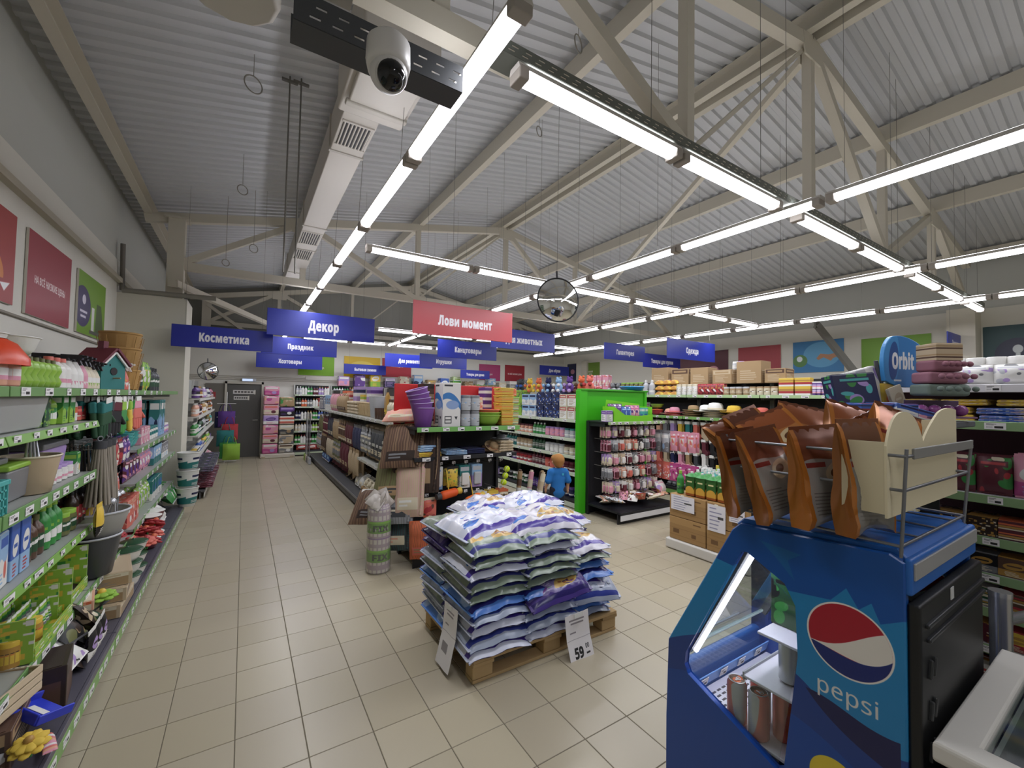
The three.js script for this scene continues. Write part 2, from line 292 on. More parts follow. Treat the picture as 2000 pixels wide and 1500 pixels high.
{
  // security camera
  const t = thing('security_camera', 'white dome security camera with a black lens under the cable tray', 'camera', [0.4, 2.915, -1.5]);
  mesh('housing', lathe([[0, 0.09], [0.06, 0.088], [0.076, 0.07], [0.078, 0], [0.07, -0.035], [0, -0.035]], 28), M(0xd9d7d4, 0.35), t);
  const e = mesh('eyeball', sph(0.066, 24, 18), M(0xd2d0ce, 0.35), t, [0, -0.04, 0.01]);
  mesh('lens_window', new THREE.SphereGeometry(0.052, 24, 12, 0, PI * 2, 0, PI * 0.42), M(0x0b0c10, 0.08), t, [0.0, -0.062, 0.032], [2.05, 0, -0.1]);
  mesh('bezel', new THREE.TorusGeometry(0.05, 0.005, 8, 28), M(0xc4c2bf, 0.3), t, [0.0, -0.068, 0.04], [0.5, 0, 0]);
  // round unit at the upper left
  const d = thing('ventilation_drum', 'pale round ventilation drum at the left end of the cable tray', 'ventilator', [-0.09, 3.19, -1.76]); d.scale.setScalar(0.92);
  mesh('drum', lathe([[0, -0.06], [0.15, -0.06], [0.172, -0.045], [0.178, 0.12], [0.165, 0.2], [0, 0.2]], 12), M(0xc6c2b9, 0.5), d);
  mesh('mounting_arm', box(0.3, 0.04, 0.06), M(0xaaa69c, 0.5), d, [0.28, 0.08, 0.06]);
  // duct with grilles
  const k = thing('air_duct', 'long white rectangular air duct with dark grilles', 'duct');
  const DW = M(0xcac5bd, 0.55);
  mesh('duct_body', rbox(0.27, 0.3, 6.0, 0.01), DW, k, [0.7, 4.02, -6.1]);
  for (const z of [-3.93, -5.9, -6.9, -8.3]) mesh('joint_flange', box(0.29, 0.32, 0.03), M(0xb7b2a9, 0.5), k, [0.7, 4.02, z]);
  for (const [z, l] of [[-3.62, 0.36], [-6.35, 0.5], [-7.15, 0.5]]) {
    const g = mesh('grille', box(0.22, 0.008, l), M(0x15161b, 0.6), k, [0.7, 3.868, z]);
    for (let i = 0; i < 8; i++) mesh('slat', box(0.012, 0.012, l), DW, g, [-0.1 + i * 0.0285, -0.004, 0], [0, 0, 0.5]);
    for (const s of [-1, 1]) mesh('slat', box(0.24, 0.012, 0.02), DW, g, [0, -0.004, s * l / 2]);
  }
  const u = thing('air_unit', 'white air-handling unit with raised panel at the near end of the duct', 'air conditioner', [0.72, 3.78, -2.75]);
  mesh('casing', rbox(0.46, 0.4, 0.8, 0.02), DW, u, [0, 0.16, 0]);
  mesh('tray', rbox(0.38, 0.05, 0.5, 0.012), M(0xd0cbc3, 0.5), u, [0, -0.055, 0.05]);
  mesh('tray_lip', rbox(0.42, 0.03, 0.05, 0.01), M(0xc1bcb3, 0.5), u, [0, -0.08, -0.21]);
  for (const s of [-1, 1]) mesh('hanger', rod([s * 0.2, 0.3, 0.2], [s * 0.2, 1.2, 0.2], 0.006), WIRE, u);
  // suspension rods left of the duct and wire loops
  for (const [x, z, n] of [[0.28, -4.6, 'first'], [0.38, -4.6, 'second']]) { const t2 = thing('threaded_rod', `${n} thin dark threaded rod hanging left of the air duct`, 'rod'); mesh('rod', rod([x, 2.9, z], [x, roofY(x), z], 0.008), WIRE, t2); mesh('bracket', box(0.14, 0.02, 0.03), WIRE, t2, [x, roofY(x) - 0.05, z]); }
  [[-0.02, 4.5, -4.4, 0.075, 'largest wire loop below the pale drum'], [-0.1, 4.3, -6.3, 0.06, 'wire loop left of the two dark rods'], [0.05, 3.9, -7.4, 0.06, 'wire loop in front of the top chord left of the duct'], [-0.3, 3.7, -7.7, 0.05, 'lower wire loop left of the duct end'], [2.5, 5.0, -2.9, 0.075, 'wire loop on the beam above the cross lights'], [1.7, 4.9, -3.4, 0.07, 'wire loop between the beams right of the first light row'], [3.0, 5.05, -4.2, 0.06, 'wire loop near the ridge in the middle bay']].forEach(([x, y, z, r, l]) => {
    const o = thing('wire_loop', l, 'wire', [x, y, z]);
    mesh('loop', new THREE.TorusGeometry(r, 0.006, 6, 24), M(0x8a867d, 0.5), o, [0, 0, 0], [0, 0.4, 0]);
    mesh('cord', rod([0, r, 0], [0, roofY(x) - y, 0], 0.003, 5), M(0x8a867d, 0.5), o);
  });
}
// ---------------------------------------------------------------- colours by name, so that labels stay true
const C = { white: 0xe4e2dc, cream: 0xd9cdb0, beige: 0xc2ad8a, tan: 0xa98a5f, brown: 0x5c4031, 'dark brown': 0x33241c, black: 0x17171a, grey: 0x7c7d80, silver: 0xb9bbbf, 'dark grey': 0x3f4145, red: 0xb3202a, maroon: 0x5e1c2b, orange: 0xd9601f, coral: 0xd9624e, peach: 0xe0a283, yellow: 0xe2bd1c, lime: 0x8fbf2a, green: 0x2f8f3a, 'dark green': 0x1f4f30, olive: 0x6d7040, teal: 0x1f7a78, turquoise: 0x43b3ae, 'light blue': 0x8ab4dc, blue: 0x2457b0, navy: 0x1d2450, purple: 0x5a2f88, lilac: 0xa98bc8, violet: 0x7a3f9a, pink: 0xdc8fa6, magenta: 0xc03a8a, gold: 0xb98a2c, burgundy: 0x6b2033 };
{ const k = new THREE.Color(), h = {}; for (const n in C) { k.setHex(C[n]).getHSL(h); k.setHSL(h.h, h.s * 0.86, h.l); C[n] = k.getHex(); } }
const css = (n) => '#' + (C[n] ?? n).toString(16).padStart(6, '0');
const col = (n, r = 0.45, o) => M(C[n] ?? n, r, o);
// flat print of a package: bands, blobs and bars (seeded)
const atlas = { n: 0 };
function atlasCell(draw) { // one 128-pixel cell of a shared sheet of package prints
  const i = atlas.n++ % 256, cx = i % 16, cy = Math.floor(i / 16);
  if (!i) { atlas.canvas = document.createElement('canvas'); atlas.canvas.width = atlas.canvas.height = 2048; atlas.base = new THREE.CanvasTexture(atlas.canvas); atlas.base.colorSpace = THREE.SRGBColorSpace; }
  const g = atlas.canvas.getContext('2d');
  g.save(); g.beginPath(); g.rect(cx * 128, cy * 128, 128, 128); g.clip(); g.translate(cx * 128, cy * 128); draw(g); g.restore();
  const t = atlas.base.clone(), e = 2 / 2048; t.repeat.set(1 / 16 - 2 * e, 1 / 16 - 2 * e); t.offset.set(cx / 16 + e, 1 - (cy + 1) / 16 + e); t.wrapS = t.wrapT = THREE.ClampToEdgeWrapping;
  return t;
}
function print(key, cols, style = 0) {
  return memo('print' + key + cols + style, () => atlasCell((g) => {
    const s0 = seed; seed = [...(key + cols)].reduce((a, c) => (a * 31 + c.charCodeAt(0)) | 0, 7);
    const P = cols.split(',').map(css), q = (i) => P[i % P.length];
    g.fillStyle = q(0); g.fillRect(0, 0, 128, 128);
    if (style === 0) { g.fillStyle = q(1); g.fillRect(0, 80, 128, 48); g.fillStyle = q(2); g.beginPath(); g.ellipse(64, 52, 44, 24, -0.2, 0, 7); g.fill(); g.fillStyle = q(3); for (let i = 0; i < 4; i++) g.fillRect(26 + rnd() * 6, 92 + i * 8, 40 + rnd() * 36, 4); g.fillStyle = q(0); g.fillRect(36, 47, 56, 9); }
    if (style === 1) { for (let i = 0; i < 9; i++) { g.fillStyle = q(1 + ri(0, P.length - 2)); g.beginPath(); g.ellipse(rnd() * 128, rnd() * 128, 8 + rnd() * 20, 6 + rnd() * 16, rnd() * 3, 0, 7); g.fill(); } g.fillStyle = q(0); g.fillRect(14, 14, 100, 20); g.fillStyle = q(1); g.fillRect(22, 19, 84, 9); }
    if (style === 2) { for (let i = 0; i < 8; i++) { g.fillStyle = q(i); g.fillRect(0, i * 16, 128, 9 + rnd() * 8); } }
    if (style === 3) { g.fillStyle = q(1); g.beginPath(); g.moveTo(0, 128); g.lineTo(0, 70); g.bezierCurveTo(40, 30, 80, 110, 128, 44); g.lineTo(128, 128); g.fill(); g.fillStyle = q(2); g.fillRect(12, 12, 104, 22); g.fillStyle = q(3); g.beginPath(); g.arc(84, 88, 20, 0, 7); g.fill(); g.fillStyle = q(0); for (let i = 0; i < 3; i++) g.fillRect(12, 92 + i * 10, 34 + rnd() * 16, 4); }
    if (style === 4) { for (let y = 0; y < 128; y += 16) for (let x = 0; x < 128; x += 16) { g.fillStyle = q(ri(0, P.length - 1)); g.fillRect(x, y, 16, 16); } }
    if (style === 5) { for (let i = 0; i < 40; i++) { g.fillStyle = q(1 + ri(0, P.length - 2)); g.fillRect(rnd() * 128, rnd() * 128, 4 + rnd() * 18, 4 + rnd() * 12); } }
    if (style === 6) { g.fillStyle = q(1); g.fillRect(8, 8, 112, 112); g.fillStyle = q(2); g.fillRect(8, 8, 112, 34); g.fillStyle = q(0); g.fillRect(20, 18, 88, 14); g.fillStyle = q(3); for (let i = 0; i < 5; i++) g.fillRect(20, 54 + i * 12, 40 + rnd() * 46, 5); }
    if (style === 7) { g.fillStyle = q(1); for (let i = 0; i < 16; i++) { g.globalAlpha = 0.25 + 0.3 * rnd(); g.fillRect(i * 8, 0, 2 + rnd() * 3, 128); } g.globalAlpha = 1; g.fillStyle = q(2); g.fillRect(22, 84, 84, 26); g.fillStyle = q(3); g.fillRect(30, 90, 52, 5); g.fillRect(30, 99, 36, 4); }
    if (style === 8) { for (let y = 0; y < 32; y++) for (let x = 0; x < 32; x++) if ((x + y) % 3 === 0) { g.globalAlpha = 0.35 + 0.3 * rnd(); g.fillStyle = q(1 + ((x * 7 + y) % (P.length - 1))); g.fillRect(x * 4, y * 4, 4, 4); } g.globalAlpha = 1; }
    seed = s0;
  }));
}
const pm = (cols, style = 0, rough = 0.45, o = {}) => M(0xffffff, rough, { map: print('', cols, style), ...o });

// ---------------------------------------------------------------- shapes of goods
function pillow(w, h, d, n = 8, crumple = 0.12, pw = 2.4) {
  return memo('pillow' + [w, h, d, n, crumple, pw], () => {
    const parts = [];
    for (const s of [1, -1]) {
      const g = new THREE.PlaneGeometry(w, h, n, n), p = g.attributes.position;
      for (let i = 0; i < p.count; i++) {
        const u = p.getX(i) / (w / 2), v = p.getY(i) / (h / 2);
        const b = Math.pow(Math.max(0, 1 - Math.abs(u) ** pw), 0.6) * Math.pow(Math.max(0, 1 - Math.abs(v) ** pw), 0.6);
        const edge = Math.abs(u) > 0.99 || Math.abs(v) > 0.99; const wr = crumple > 0.15 ? 1 + 0.22 * Math.sin(7 * u + 4 * v + w * 90) * Math.sin(5 * v - 6 * u + h * 50) : 1;
        p.setZ(i, s * (edge ? 0.0015 : d / 2 * b * wr * (1 + crumple * (rnd() - 0.5) * 2) + 0.002));
        if (edge && crumple > 0) { p.setX(i, p.getX(i) * (1 - crumple * 0.12 * rnd())); p.setY(i, p.getY(i) * (1 - crumple * 0.1 * rnd())); }
      }
      if (s < 0) { const ix = g.index; for (let i = 0; i < ix.count; i += 3) { const a = ix.getX(i); ix.setX(i, ix.getX(i + 2)); ix.setX(i + 2, a); } }
      parts.push(g);
    }
    const g = mergeGeometries(parts); g.computeVertexNormals(); return g;
  });
}
const labelRing = (r, h, y) => move(cyl(r, r, h, 16, true), 0, y, 0);
const G = {
  bottle: (c, cap, lab, h = 0.22, r = 0.035) => memo('bottle' + [c, cap, lab.uuid, h, r], () => proto((g) => {
    mesh('body', lathe([[0, 0], [r * 0.92, 0], [r, h * 0.03], [r, h * 0.62], [r * 0.85, h * 0.72], [r * 0.4, h * 0.82], [r * 0.38, h * 0.88]]), col(c, 0.3), g);
    mesh('cap', move(cyl(r * 0.42, r * 0.45, h * 0.13, 12), 0, h * 0.935, 0), col(cap, 0.4), g);
    mesh('label', labelRing(r * 1.012, h * 0.36, h * 0.36), lab, g);
  }, 'bottle')),
  spray: (c, cap, lab, h = 0.25, r = 0.042) => memo('spray' + [c, cap, lab.uuid, h, r], () => proto((g) => {
    mesh('body', lathe([[0, 0], [r * 0.95, 0], [r, h * 0.03], [r * 0.95, h * 0.42], [r * 0.62, h * 0.62], [r * 0.36, h * 0.72], [r * 0.34, h * 0.77]]), col(c, 0.35), g);
    mesh('trigger', merge([move(box(r * 0.6, h * 0.13, r * 1.9), 0, h * 0.86, r * 0.4), move(box(r * 0.4, h * 0.2, r * 0.25), 0, h * 0.73, r * 1.05, -0.35), move(cyl(r * 0.4, r * 0.42, h * 0.08, 10), 0, h * 0.79, 0), move(box(r * 0.45, h * 0.06, r * 0.5), 0, h * 0.88, r * 1.5)]), col(cap, 0.4), g);
    mesh('label', labelRing(r * 0.985, h * 0.28, h * 0.24), lab, g);
  }, 'spray_bottle')),
  jar: (c, lid, lab, h = 0.11, r = 0.045) => memo('jar' + [c, lid, lab.uuid, h, r], () => proto((g) => {
    mesh('body', lathe([[0, 0], [r * 0.9, 0], [r, h * 0.06], [r, h * 0.75], [r * 0.86, h * 0.84]]), col(c, 0.25), g);
    mesh('lid', lathe([[r * 0.92, h * 0.8], [r * 0.94, h * 0.98], [r * 0.8, h], [0, h]]), col(lid, 0.4), g);
    mesh('label', labelRing(r * 1.012, h * 0.4, h * 0.42), lab, g);
  }, 'jar')),
  can: (lab, lid, h = 0.16, r = 0.033) => memo('can' + [lab.uuid, lid, h, r], () => proto((g) => {
    mesh('body', lathe([[r * 0.8, 0], [r, h * 0.05], [r, h * 0.9], [r * 0.82, h * 0.985], [r * 0.84, h], [r * 0.78, h], [r * 0.76, h * 0.975], [0, h * 0.975]], 24), lab, g);
    mesh('rim', move(new THREE.TorusGeometry(r * 0.82, r * 0.05, 6, 24), 0, h, 0, PI / 2), M(C[lid] ?? lid, 0.3, { metalness: 0.8 }), g);
    mesh('ring_pull', merge([move(new THREE.TorusGeometry(r * 0.22, r * 0.05, 5, 12), 0, h * 0.99, r * 0.25, PI / 2), move(box(r * 0.2, r * 0.06, r * 0.5), 0, h * 0.985, 0)]), M(0xc9c9cc, 0.3, { metalness: 0.9 }), g);
  }, 'drink_can')),
  carton: (lab, side, w, h, d) => memo('carton' + [lab.uuid, side, w, h, d], () => proto((g) => {
    mesh('body', move(rbox(w, h, d, 0.004), 0, h / 2, 0), lab, g);
    mesh('tuck_flap', move(box(w * 0.96, 0.003, d * 0.5), 0, h + 0.001, d * 0.2), col(side, 0.6), g);
  }, 'carton')),
  pouch: (lab, seal, w, h, d) => memo('pouch' + [lab.uuid, seal, w, h, d], () => proto((g) => {
    mesh('body', move(pillow(w, h * 0.92, d), 0, h / 2, 0), lab, g);
    for (const y of [0.025, 0.975]) mesh('seal', move(box(w * 0.96, h * 0.05, 0.003), 0, h * y, 0), col(seal, 0.5), g);
  }, 'pouch')),
  hang: (lab, blist, w, h, d = 0.03) => memo('hang' + [lab.uuid, blist, w, h, d], () => proto((g) => {
    const s = new THREE.Shape([[-w / 2, -h], [w / 2, -h], [w / 2, 0], [-w / 2, 0]].map((q) => new THREE.Vector2(...q)));
    const k = new THREE.Path(); k.absarc(0, -0.012, 0.006, 0, 2 * PI, true); s.holes.push(k);
    const c = new THREE.ExtrudeGeometry(s, { depth: 0.002, bevelEnabled: false, curveSegments: 4 }), uv = c.attributes.uv, p = c.attributes.position;
    for (let i = 0; i < uv.count; i++) uv.setXY(i, p.getX(i) / w + 0.5, p.getY(i) / h + 1);
    mesh('card', c, lab, g);
    mesh('content', move(rbox(w * 0.72, h * 0.55, d, 0.012), 0, -h * 0.6, d / 2), col(blist, 0.35), g);
  }, 'hanging_pack')),
  bag: (lab, c, w, h, d = 0.04) => memo('hbag' + [lab.uuid, c, w, h, d], () => proto((g) => {
    mesh('body', move(pillow(w, h * 0.88, d, 6), 0, -h * 0.56, d / 2), lab, g);
    mesh('header_card', move(box(w * 0.98, h * 0.14, 0.004), 0, -h * 0.07, d / 2), col(c, 0.5), g);
  }, 'hanging_bag')),
  bowl: (c, r = 0.11, h = 0.07, lid) => memo('bowl' + [c, r, h, lid], () => proto((g) => {
    mesh('shell', lathe([[0, 0], [r * 0.55, 0], [r * 0.78, h * 0.35], [r * 0.97, h], [r, h], [r * 0.94, h * 0.98], [r * 0.74, h * 0.38], [r * 0.5, h * 0.06], [0, h * 0.06]], 24), col(c, 0.3), g);
    mesh('rim', move(new THREE.TorusGeometry(r * 0.985, r * 0.03, 6, 24), 0, h, 0, PI / 2), col(lid ?? c, 0.35), g);
    if (lid) mesh('lid', lathe([[r, h], [r * 0.9, h + 0.008], [r * 0.3, h + 0.02], [r * 0.12, h + 0.022], [0, h + 0.035]], 24), col(lid, 0.35), g);
  }, 'bowl')),
  bucket: (c, r = 0.13, h = 0.22, rim) => memo('bucket' + [c, r, h, rim], () => proto((g) => {
    mesh('shell', lathe([[0, 0], [r * 0.72, 0], [r, h], [r * 0.97, h], [r * 0.69, h * 0.03], [0, h * 0.03]], 22), col(c, 0.35), g);
    mesh('rim', move(new THREE.TorusGeometry(r, r * 0.05, 6, 22), 0, h, 0, PI / 2), col(rim ?? c, 0.4), g);
  }, 'bucket')),
  basket: (c, w, h, d) => memo('basket' + [c, w, h, d], () => proto((g) => {
    const mt = col(c, 0.5), t = 0.006, slats = [];
    const n = Math.round(w / 0.028), m = Math.round(d / 0.028);
    for (let i = 0; i <= n; i++) for (const s of [-1, 1]) slats.push(move(box(0.009, h, t), -w / 2 + (i * w) / n, h / 2, s * d / 2));
    for (let i = 0; i <= m; i++) for (const s of [-1, 1]) slats.push(move(box(t, h, 0.009), s * w / 2, h / 2, -d / 2 + (i * d) / m));
    for (let k = 1; k < 4; k++) for (const s of [-1, 1]) slats.push(move(box(w, 0.007, t), 0, k * h / 4, s * d / 2), move(box(t, 0.007, d), s * w / 2, k * h / 4, 0));
    mesh('lattice', merge(slats), mt, g);
    mesh('floor', move(box(w, 0.006, d), 0, 0.004, 0), mt, g);
    mesh('rim', merge([-1, 1].flatMap((s) => [move(rbox(w + 0.02, 0.022, 0.016, 0.005), 0, h, s * d / 2), move(rbox(0.016, 0.022, d + 0.02, 0.005), s * w / 2, h, 0)])), mt, g);
  }, 'basket')),
  tub: (c, lid, w, h, d) => memo('tub' + [c, lid, w, h, d], () => proto((g) => {
    const b = new RoundedBoxGeometry(w, h * 0.86, d, 1, 0.012), p = b.attributes.position;
    for (let i = 0; i < p.count; i++) { const k = 0.9 + 0.1 * (p.getY(i) / (h * 0.86) + 0.5); p.setX(i, p.getX(i) * k); p.setZ(i, p.getZ(i) * k); }
    mesh('box', move(b, 0, h * 0.43, 0), typeof c === 'object' ? c : col(c, 0.3), g);
    mesh('lid', move(rbox(w * 1.03, h * 0.14, d * 1.03, 0.008), 0, h * 0.93, 0), col(lid, 0.4), g);
    for (const s of [-1, 1]) mesh('clip', move(rbox(0.01, h * 0.22, d * 0.3, 0.003), s * w * 0.515, h * 0.86, 0), col(lid, 0.4), g);
  }, 'storage_tub')),
  folded: (mt, w, h, d, n = 2) => memo('folded' + [mt.uuid, w, h, d, n], () => proto((g) => {
    for (let i = 0; i < n; i++) {
      const s = new RoundedBoxGeometry(w * (1 - 0.03 * i), h / n, d, 2, h / n / 2.02), p = s.attributes.position;
      for (let k = 0; k < p.count; k++) p.setY(k, p.getY(k) + 0.004 * Math.sin(p.getX(k) * 30 + i));
      mesh('fold', move(s, 0, h / n * (i + 0.5), 0.004 * i), mt, g);
    }
  }, 'folded_textile')),
  cushion: (mt, w, h, d) => memo('cush' + [mt.uuid, w, h, d], () => proto((g) => {
    mesh('cover', move(pillow(w, h, d, 8, 0.04), 0, h / 2, 0), mt, g);
    mesh('piping', move(tube([[-w / 2, -h / 2, 0], [w / 2, -h / 2, 0], [w / 2, h / 2, 0], [-w / 2, h / 2, 0]], 0.005, 24, 5, true), 0, h / 2, 0), mt, g);
  }, 'cushion')),
  hat: (c, band, r = 0.19, cap = false) => memo('hat' + [c, band, r, cap], () => proto((g) => {
    const hc = r * 0.55;
    mesh('crown', lathe([[r * 0.52, 0.01], [r * 0.5, hc * 0.6], [r * 0.42, hc * 0.9], [r * 0.2, hc], [0, hc * 0.98]], 20), col(c, 0.9), g);
    mesh('brim', lathe(cap ? [[r * 0.5, 0.012], [r * 0.74, -0.03], [r * 0.72, -0.036], [r * 0.5, 0.004]] : [[r * 0.5, 0.014], [r * 0.8, 0.004], [r, 0.016], [r, 0.01], [r * 0.8, -0.004], [r * 0.5, 0.004]], 28), col(c, 0.9), g);
    mesh('hat_band', labelRing(r * 0.528, hc * 0.22, hc * 0.2), col(band, 0.8), g);
  }, 'hat')),
  socks: (c, top, card) => memo('socks' + [c, top, card], () => proto((g) => {
    const s = poly([[-0.03, 0], [0.03, 0], [0.03, -0.15], [0.075, -0.2], [0.07, -0.235], [0.04, -0.24], [-0.03, -0.19]], 0.012, 0.005);
    mesh('sock', move(s, -0.012, -0.03, 0), col(c, 0.95), g); mesh('sock', move(s, -0.006, -0.03, 0.02), col(c, 0.95), g);
    mesh('cuff', move(box(0.072, 0.04, 0.042), -0.01, -0.045, 0.014), col(top, 0.95), g);
    mesh('card', move(box(0.08, 0.045, 0.05), -0.01, -0.02, 0.014), col(card, 0.6), g);
  }, 'pair_of_socks')),
  mug: (c, r = 0.04, h = 0.09) => memo('mug' + [c, r, h], () => proto((g) => {
    mesh('cup', lathe([[0, 0], [r * 0.9, 0], [r, h], [r * 0.93, h], [r * 0.84, h * 0.06], [0, h * 0.06]], 18), col(c, 0.25), g);
    mesh('handle', move(new THREE.TorusGeometry(h * 0.28, 0.006, 6, 12, PI), r * 0.95, h * 0.5, 0, 0, 0, -PI / 2), col(c, 0.25), g);
  }, 'mug')),
  glove: (c, cuff) => memo('glove' + [c, cuff], () => proto((g) => {
    const parts = [move(rbox(0.09, 0.1, 0.025, 0.012, 2), 0, -0.15, 0)];
    [[-0.034, 0.07], [-0.011, 0.085], [0.012, 0.08], [0.034, 0.06]].forEach(([x, l]) => parts.push(move(new THREE.CapsuleGeometry(0.0115, l, 3, 8), x, -0.2 - l / 2, 0)));
    parts.push(move(new THREE.CapsuleGeometry(0.012, 0.06, 3, 8), 0.058, -0.17, 0, 0, 0, 0.6));
    mesh('hand', merge(parts), col(c, 0.7), g);
    mesh('cuff', move(rbox(0.085, 0.08, 0.03, 0.01), 0, -0.07, 0), col(cuff, 0.8), g);
    mesh('hang_tag', move(box(0.05, 0.04, 0.002), 0, -0.02, 0.016), col('white', 0.6), g);
  }, 'work_glove')),
  ladle: (c, head = 'bowl') => memo('ladle' + [c, head], () => proto((g) => {
    mesh('handle', merge([rod([0, 0, 0], [0, -0.24, 0.012], 0.006, 8), move(new THREE.TorusGeometry(0.011, 0.003, 5, 12), 0, 0.008, 0)]), col(c, 0.3, { metalness: 0.6 }), g);
    mesh('head', head === 'bowl' ? move(new THREE.SphereGeometry(0.038, 14, 8, 0, PI * 2, PI / 2, PI / 2), 0, -0.25, 0.03) : head === 'whisk' ? merge([0, 1, 2, 3].map((i) => move(new THREE.TorusGeometry(0.03, 0.002, 4, 16), 0, -0.28, 0.012, 0, i * PI / 4).scale(1, 1.6, 1).translate(0, 0.165, 0))) : move(rbox(0.07, 0.09, 0.008, 0.004), 0, -0.28, 0.014), col(c, 0.25, { metalness: 0.6 }), g);
  }, 'kitchen_utensil')),
  broom: (stick, head, L = 1.2) => memo('broom' + [stick, head, L], () => proto((g) => {
    mesh('handle', rod([0, 0.12, 0], [0, L, 0], 0.011, 8), col(stick, 0.4), g);
    mesh('head', move(rbox(0.26, 0.05, 0.05, 0.012), 0, 0.13, 0), col(head, 0.4), g);
    mesh('bristles', move(box(0.27, 0.11, 0.055), 0, 0.055, 0), col(head, 0.95), g);
  }, 'broom')),
  wicker: (c, r = 0.13, h = 0.2) => memo('wicker' + [c, r, h], () => proto((g) => {
    const pts = [[0, 0]]; for (let i = 0; i <= 14; i++) { const y = (i / 14) * h; pts.push([r * (0.78 + 0.22 * (i / 14)) + (i % 2 ? 0.004 : 0), y]); } pts.push([r * 0.95, h]);
    mesh('weave', lathe(pts, 26), col(c, 0.85), g);
    mesh('rim', move(new THREE.TorusGeometry(r * 0.99, 0.011, 6, 26), 0, h, 0, PI / 2), col(c, 0.85), g);
    mesh('stakes', merge(Array.from({ length: 14 }, (_, i) => move(box(0.007, h * 0.98, 0.004), 0, h / 2, r * 0.9, 0, 0).rotateX(0.18).rotateY(i * PI / 7))), col(c, 0.85), g);
  }, 'wicker_basket')),
  tube: (c, cap, lab, h = 0.17, w = 0.05) => memo('ctube' + [c, cap, lab.uuid, h, w], () => proto((g) => {
    const b = new THREE.CylinderGeometry(w / 2, w / 2, h * 0.84, 12, 3), p = b.attributes.position;
    for (let i = 0; i < p.count; i++) { const k = p.getY(i) / (h * 0.84) + 0.5; p.setZ(i, p.getZ(i) * (1 - 0.92 * k)); p.setX(i, p.getX(i) * (1 + 0.15 * k)); }
    b.computeVertexNormals();
    mesh('body', move(b, 0, h * 0.16 + h * 0.42, 0), lab, g); mesh('cap', move(cyl(w * 0.45, w * 0.42, h * 0.16, 12), 0, h * 0.08, 0), col(cap, 0.4), g);
  }, 'cosmetic_tube')),
  toy: (c, c2, s = 1) => memo('toy' + [c, c2, s], () => proto((g) => {
    mesh('body', move(sph(0.06 * s).clone().scale(1, 1.15, 0.9), 0, 0.065 * s, 0), col(c, 0.95), g);
    mesh('head', merge([move(sph(0.045 * s), 0, 0.165 * s, 0), move(sph(0.018 * s, 8, 6), -0.035 * s, 0.205 * s, 0), move(sph(0.018 * s, 8, 6), 0.035 * s, 0.205 * s, 0), move(sph(0.018 * s, 8, 6), 0, 0.155 * s, 0.04 * s)]), col(c, 0.95), g);
    mesh('limbs', merge([[-1, 0.1, 0.05], [1, 0.1, 0.05], [-1, 0.02, 0.06], [1, 0.02, 0.06]].map(([k, y, z]) => move(sph(0.026 * s, 8, 6), k * 0.055 * s, y * s, z * s))), col(c2, 0.95), g);
  }, 'soft_toy')),
};
// ---------------------------------------------------------------- shop shelving
const SHELF = M(0xa9ada8, 0.45, { metalness: 0.2 }), GREEN = M(0x6f9a5c, 0.4), GREENB = M(0x7fae52, 0.4), TAG = M(0xe2e0e0, 0.5), TAG2 = M(0xf0efea, 0.5), DARK = M(0x1b1c20, 0.5), DGREY = M(0x3a3a42, 0.45);
const tagTex = canvasTex(64, 40, (g) => { g.fillStyle = '#eceaea'; g.fillRect(0, 0, 64, 40); g.fillStyle = '#555'; g.fillRect(6, 6, 30, 3); g.fillRect(6, 12, 22, 3); g.fillStyle = '#222'; g.fillRect(30, 20, 26, 13); g.fillStyle = '#999'; for (let i = 0; i < 8; i++) g.fillRect(6 + i * 2.5, 22, 1, 10); });
const TAGM = M(0xffffff, 0.5, { map: tagTex });
// frame: local x along the shelf, y up, z out towards the shopper
function frame(pos, turn) {
  const c = Math.cos(turn), s = Math.sin(turn);
  return { pos, turn, at: (x, y, z) => [pos[0] + x * c + z * s, pos[1] + y, pos[2] - x * s + z * c] };
}
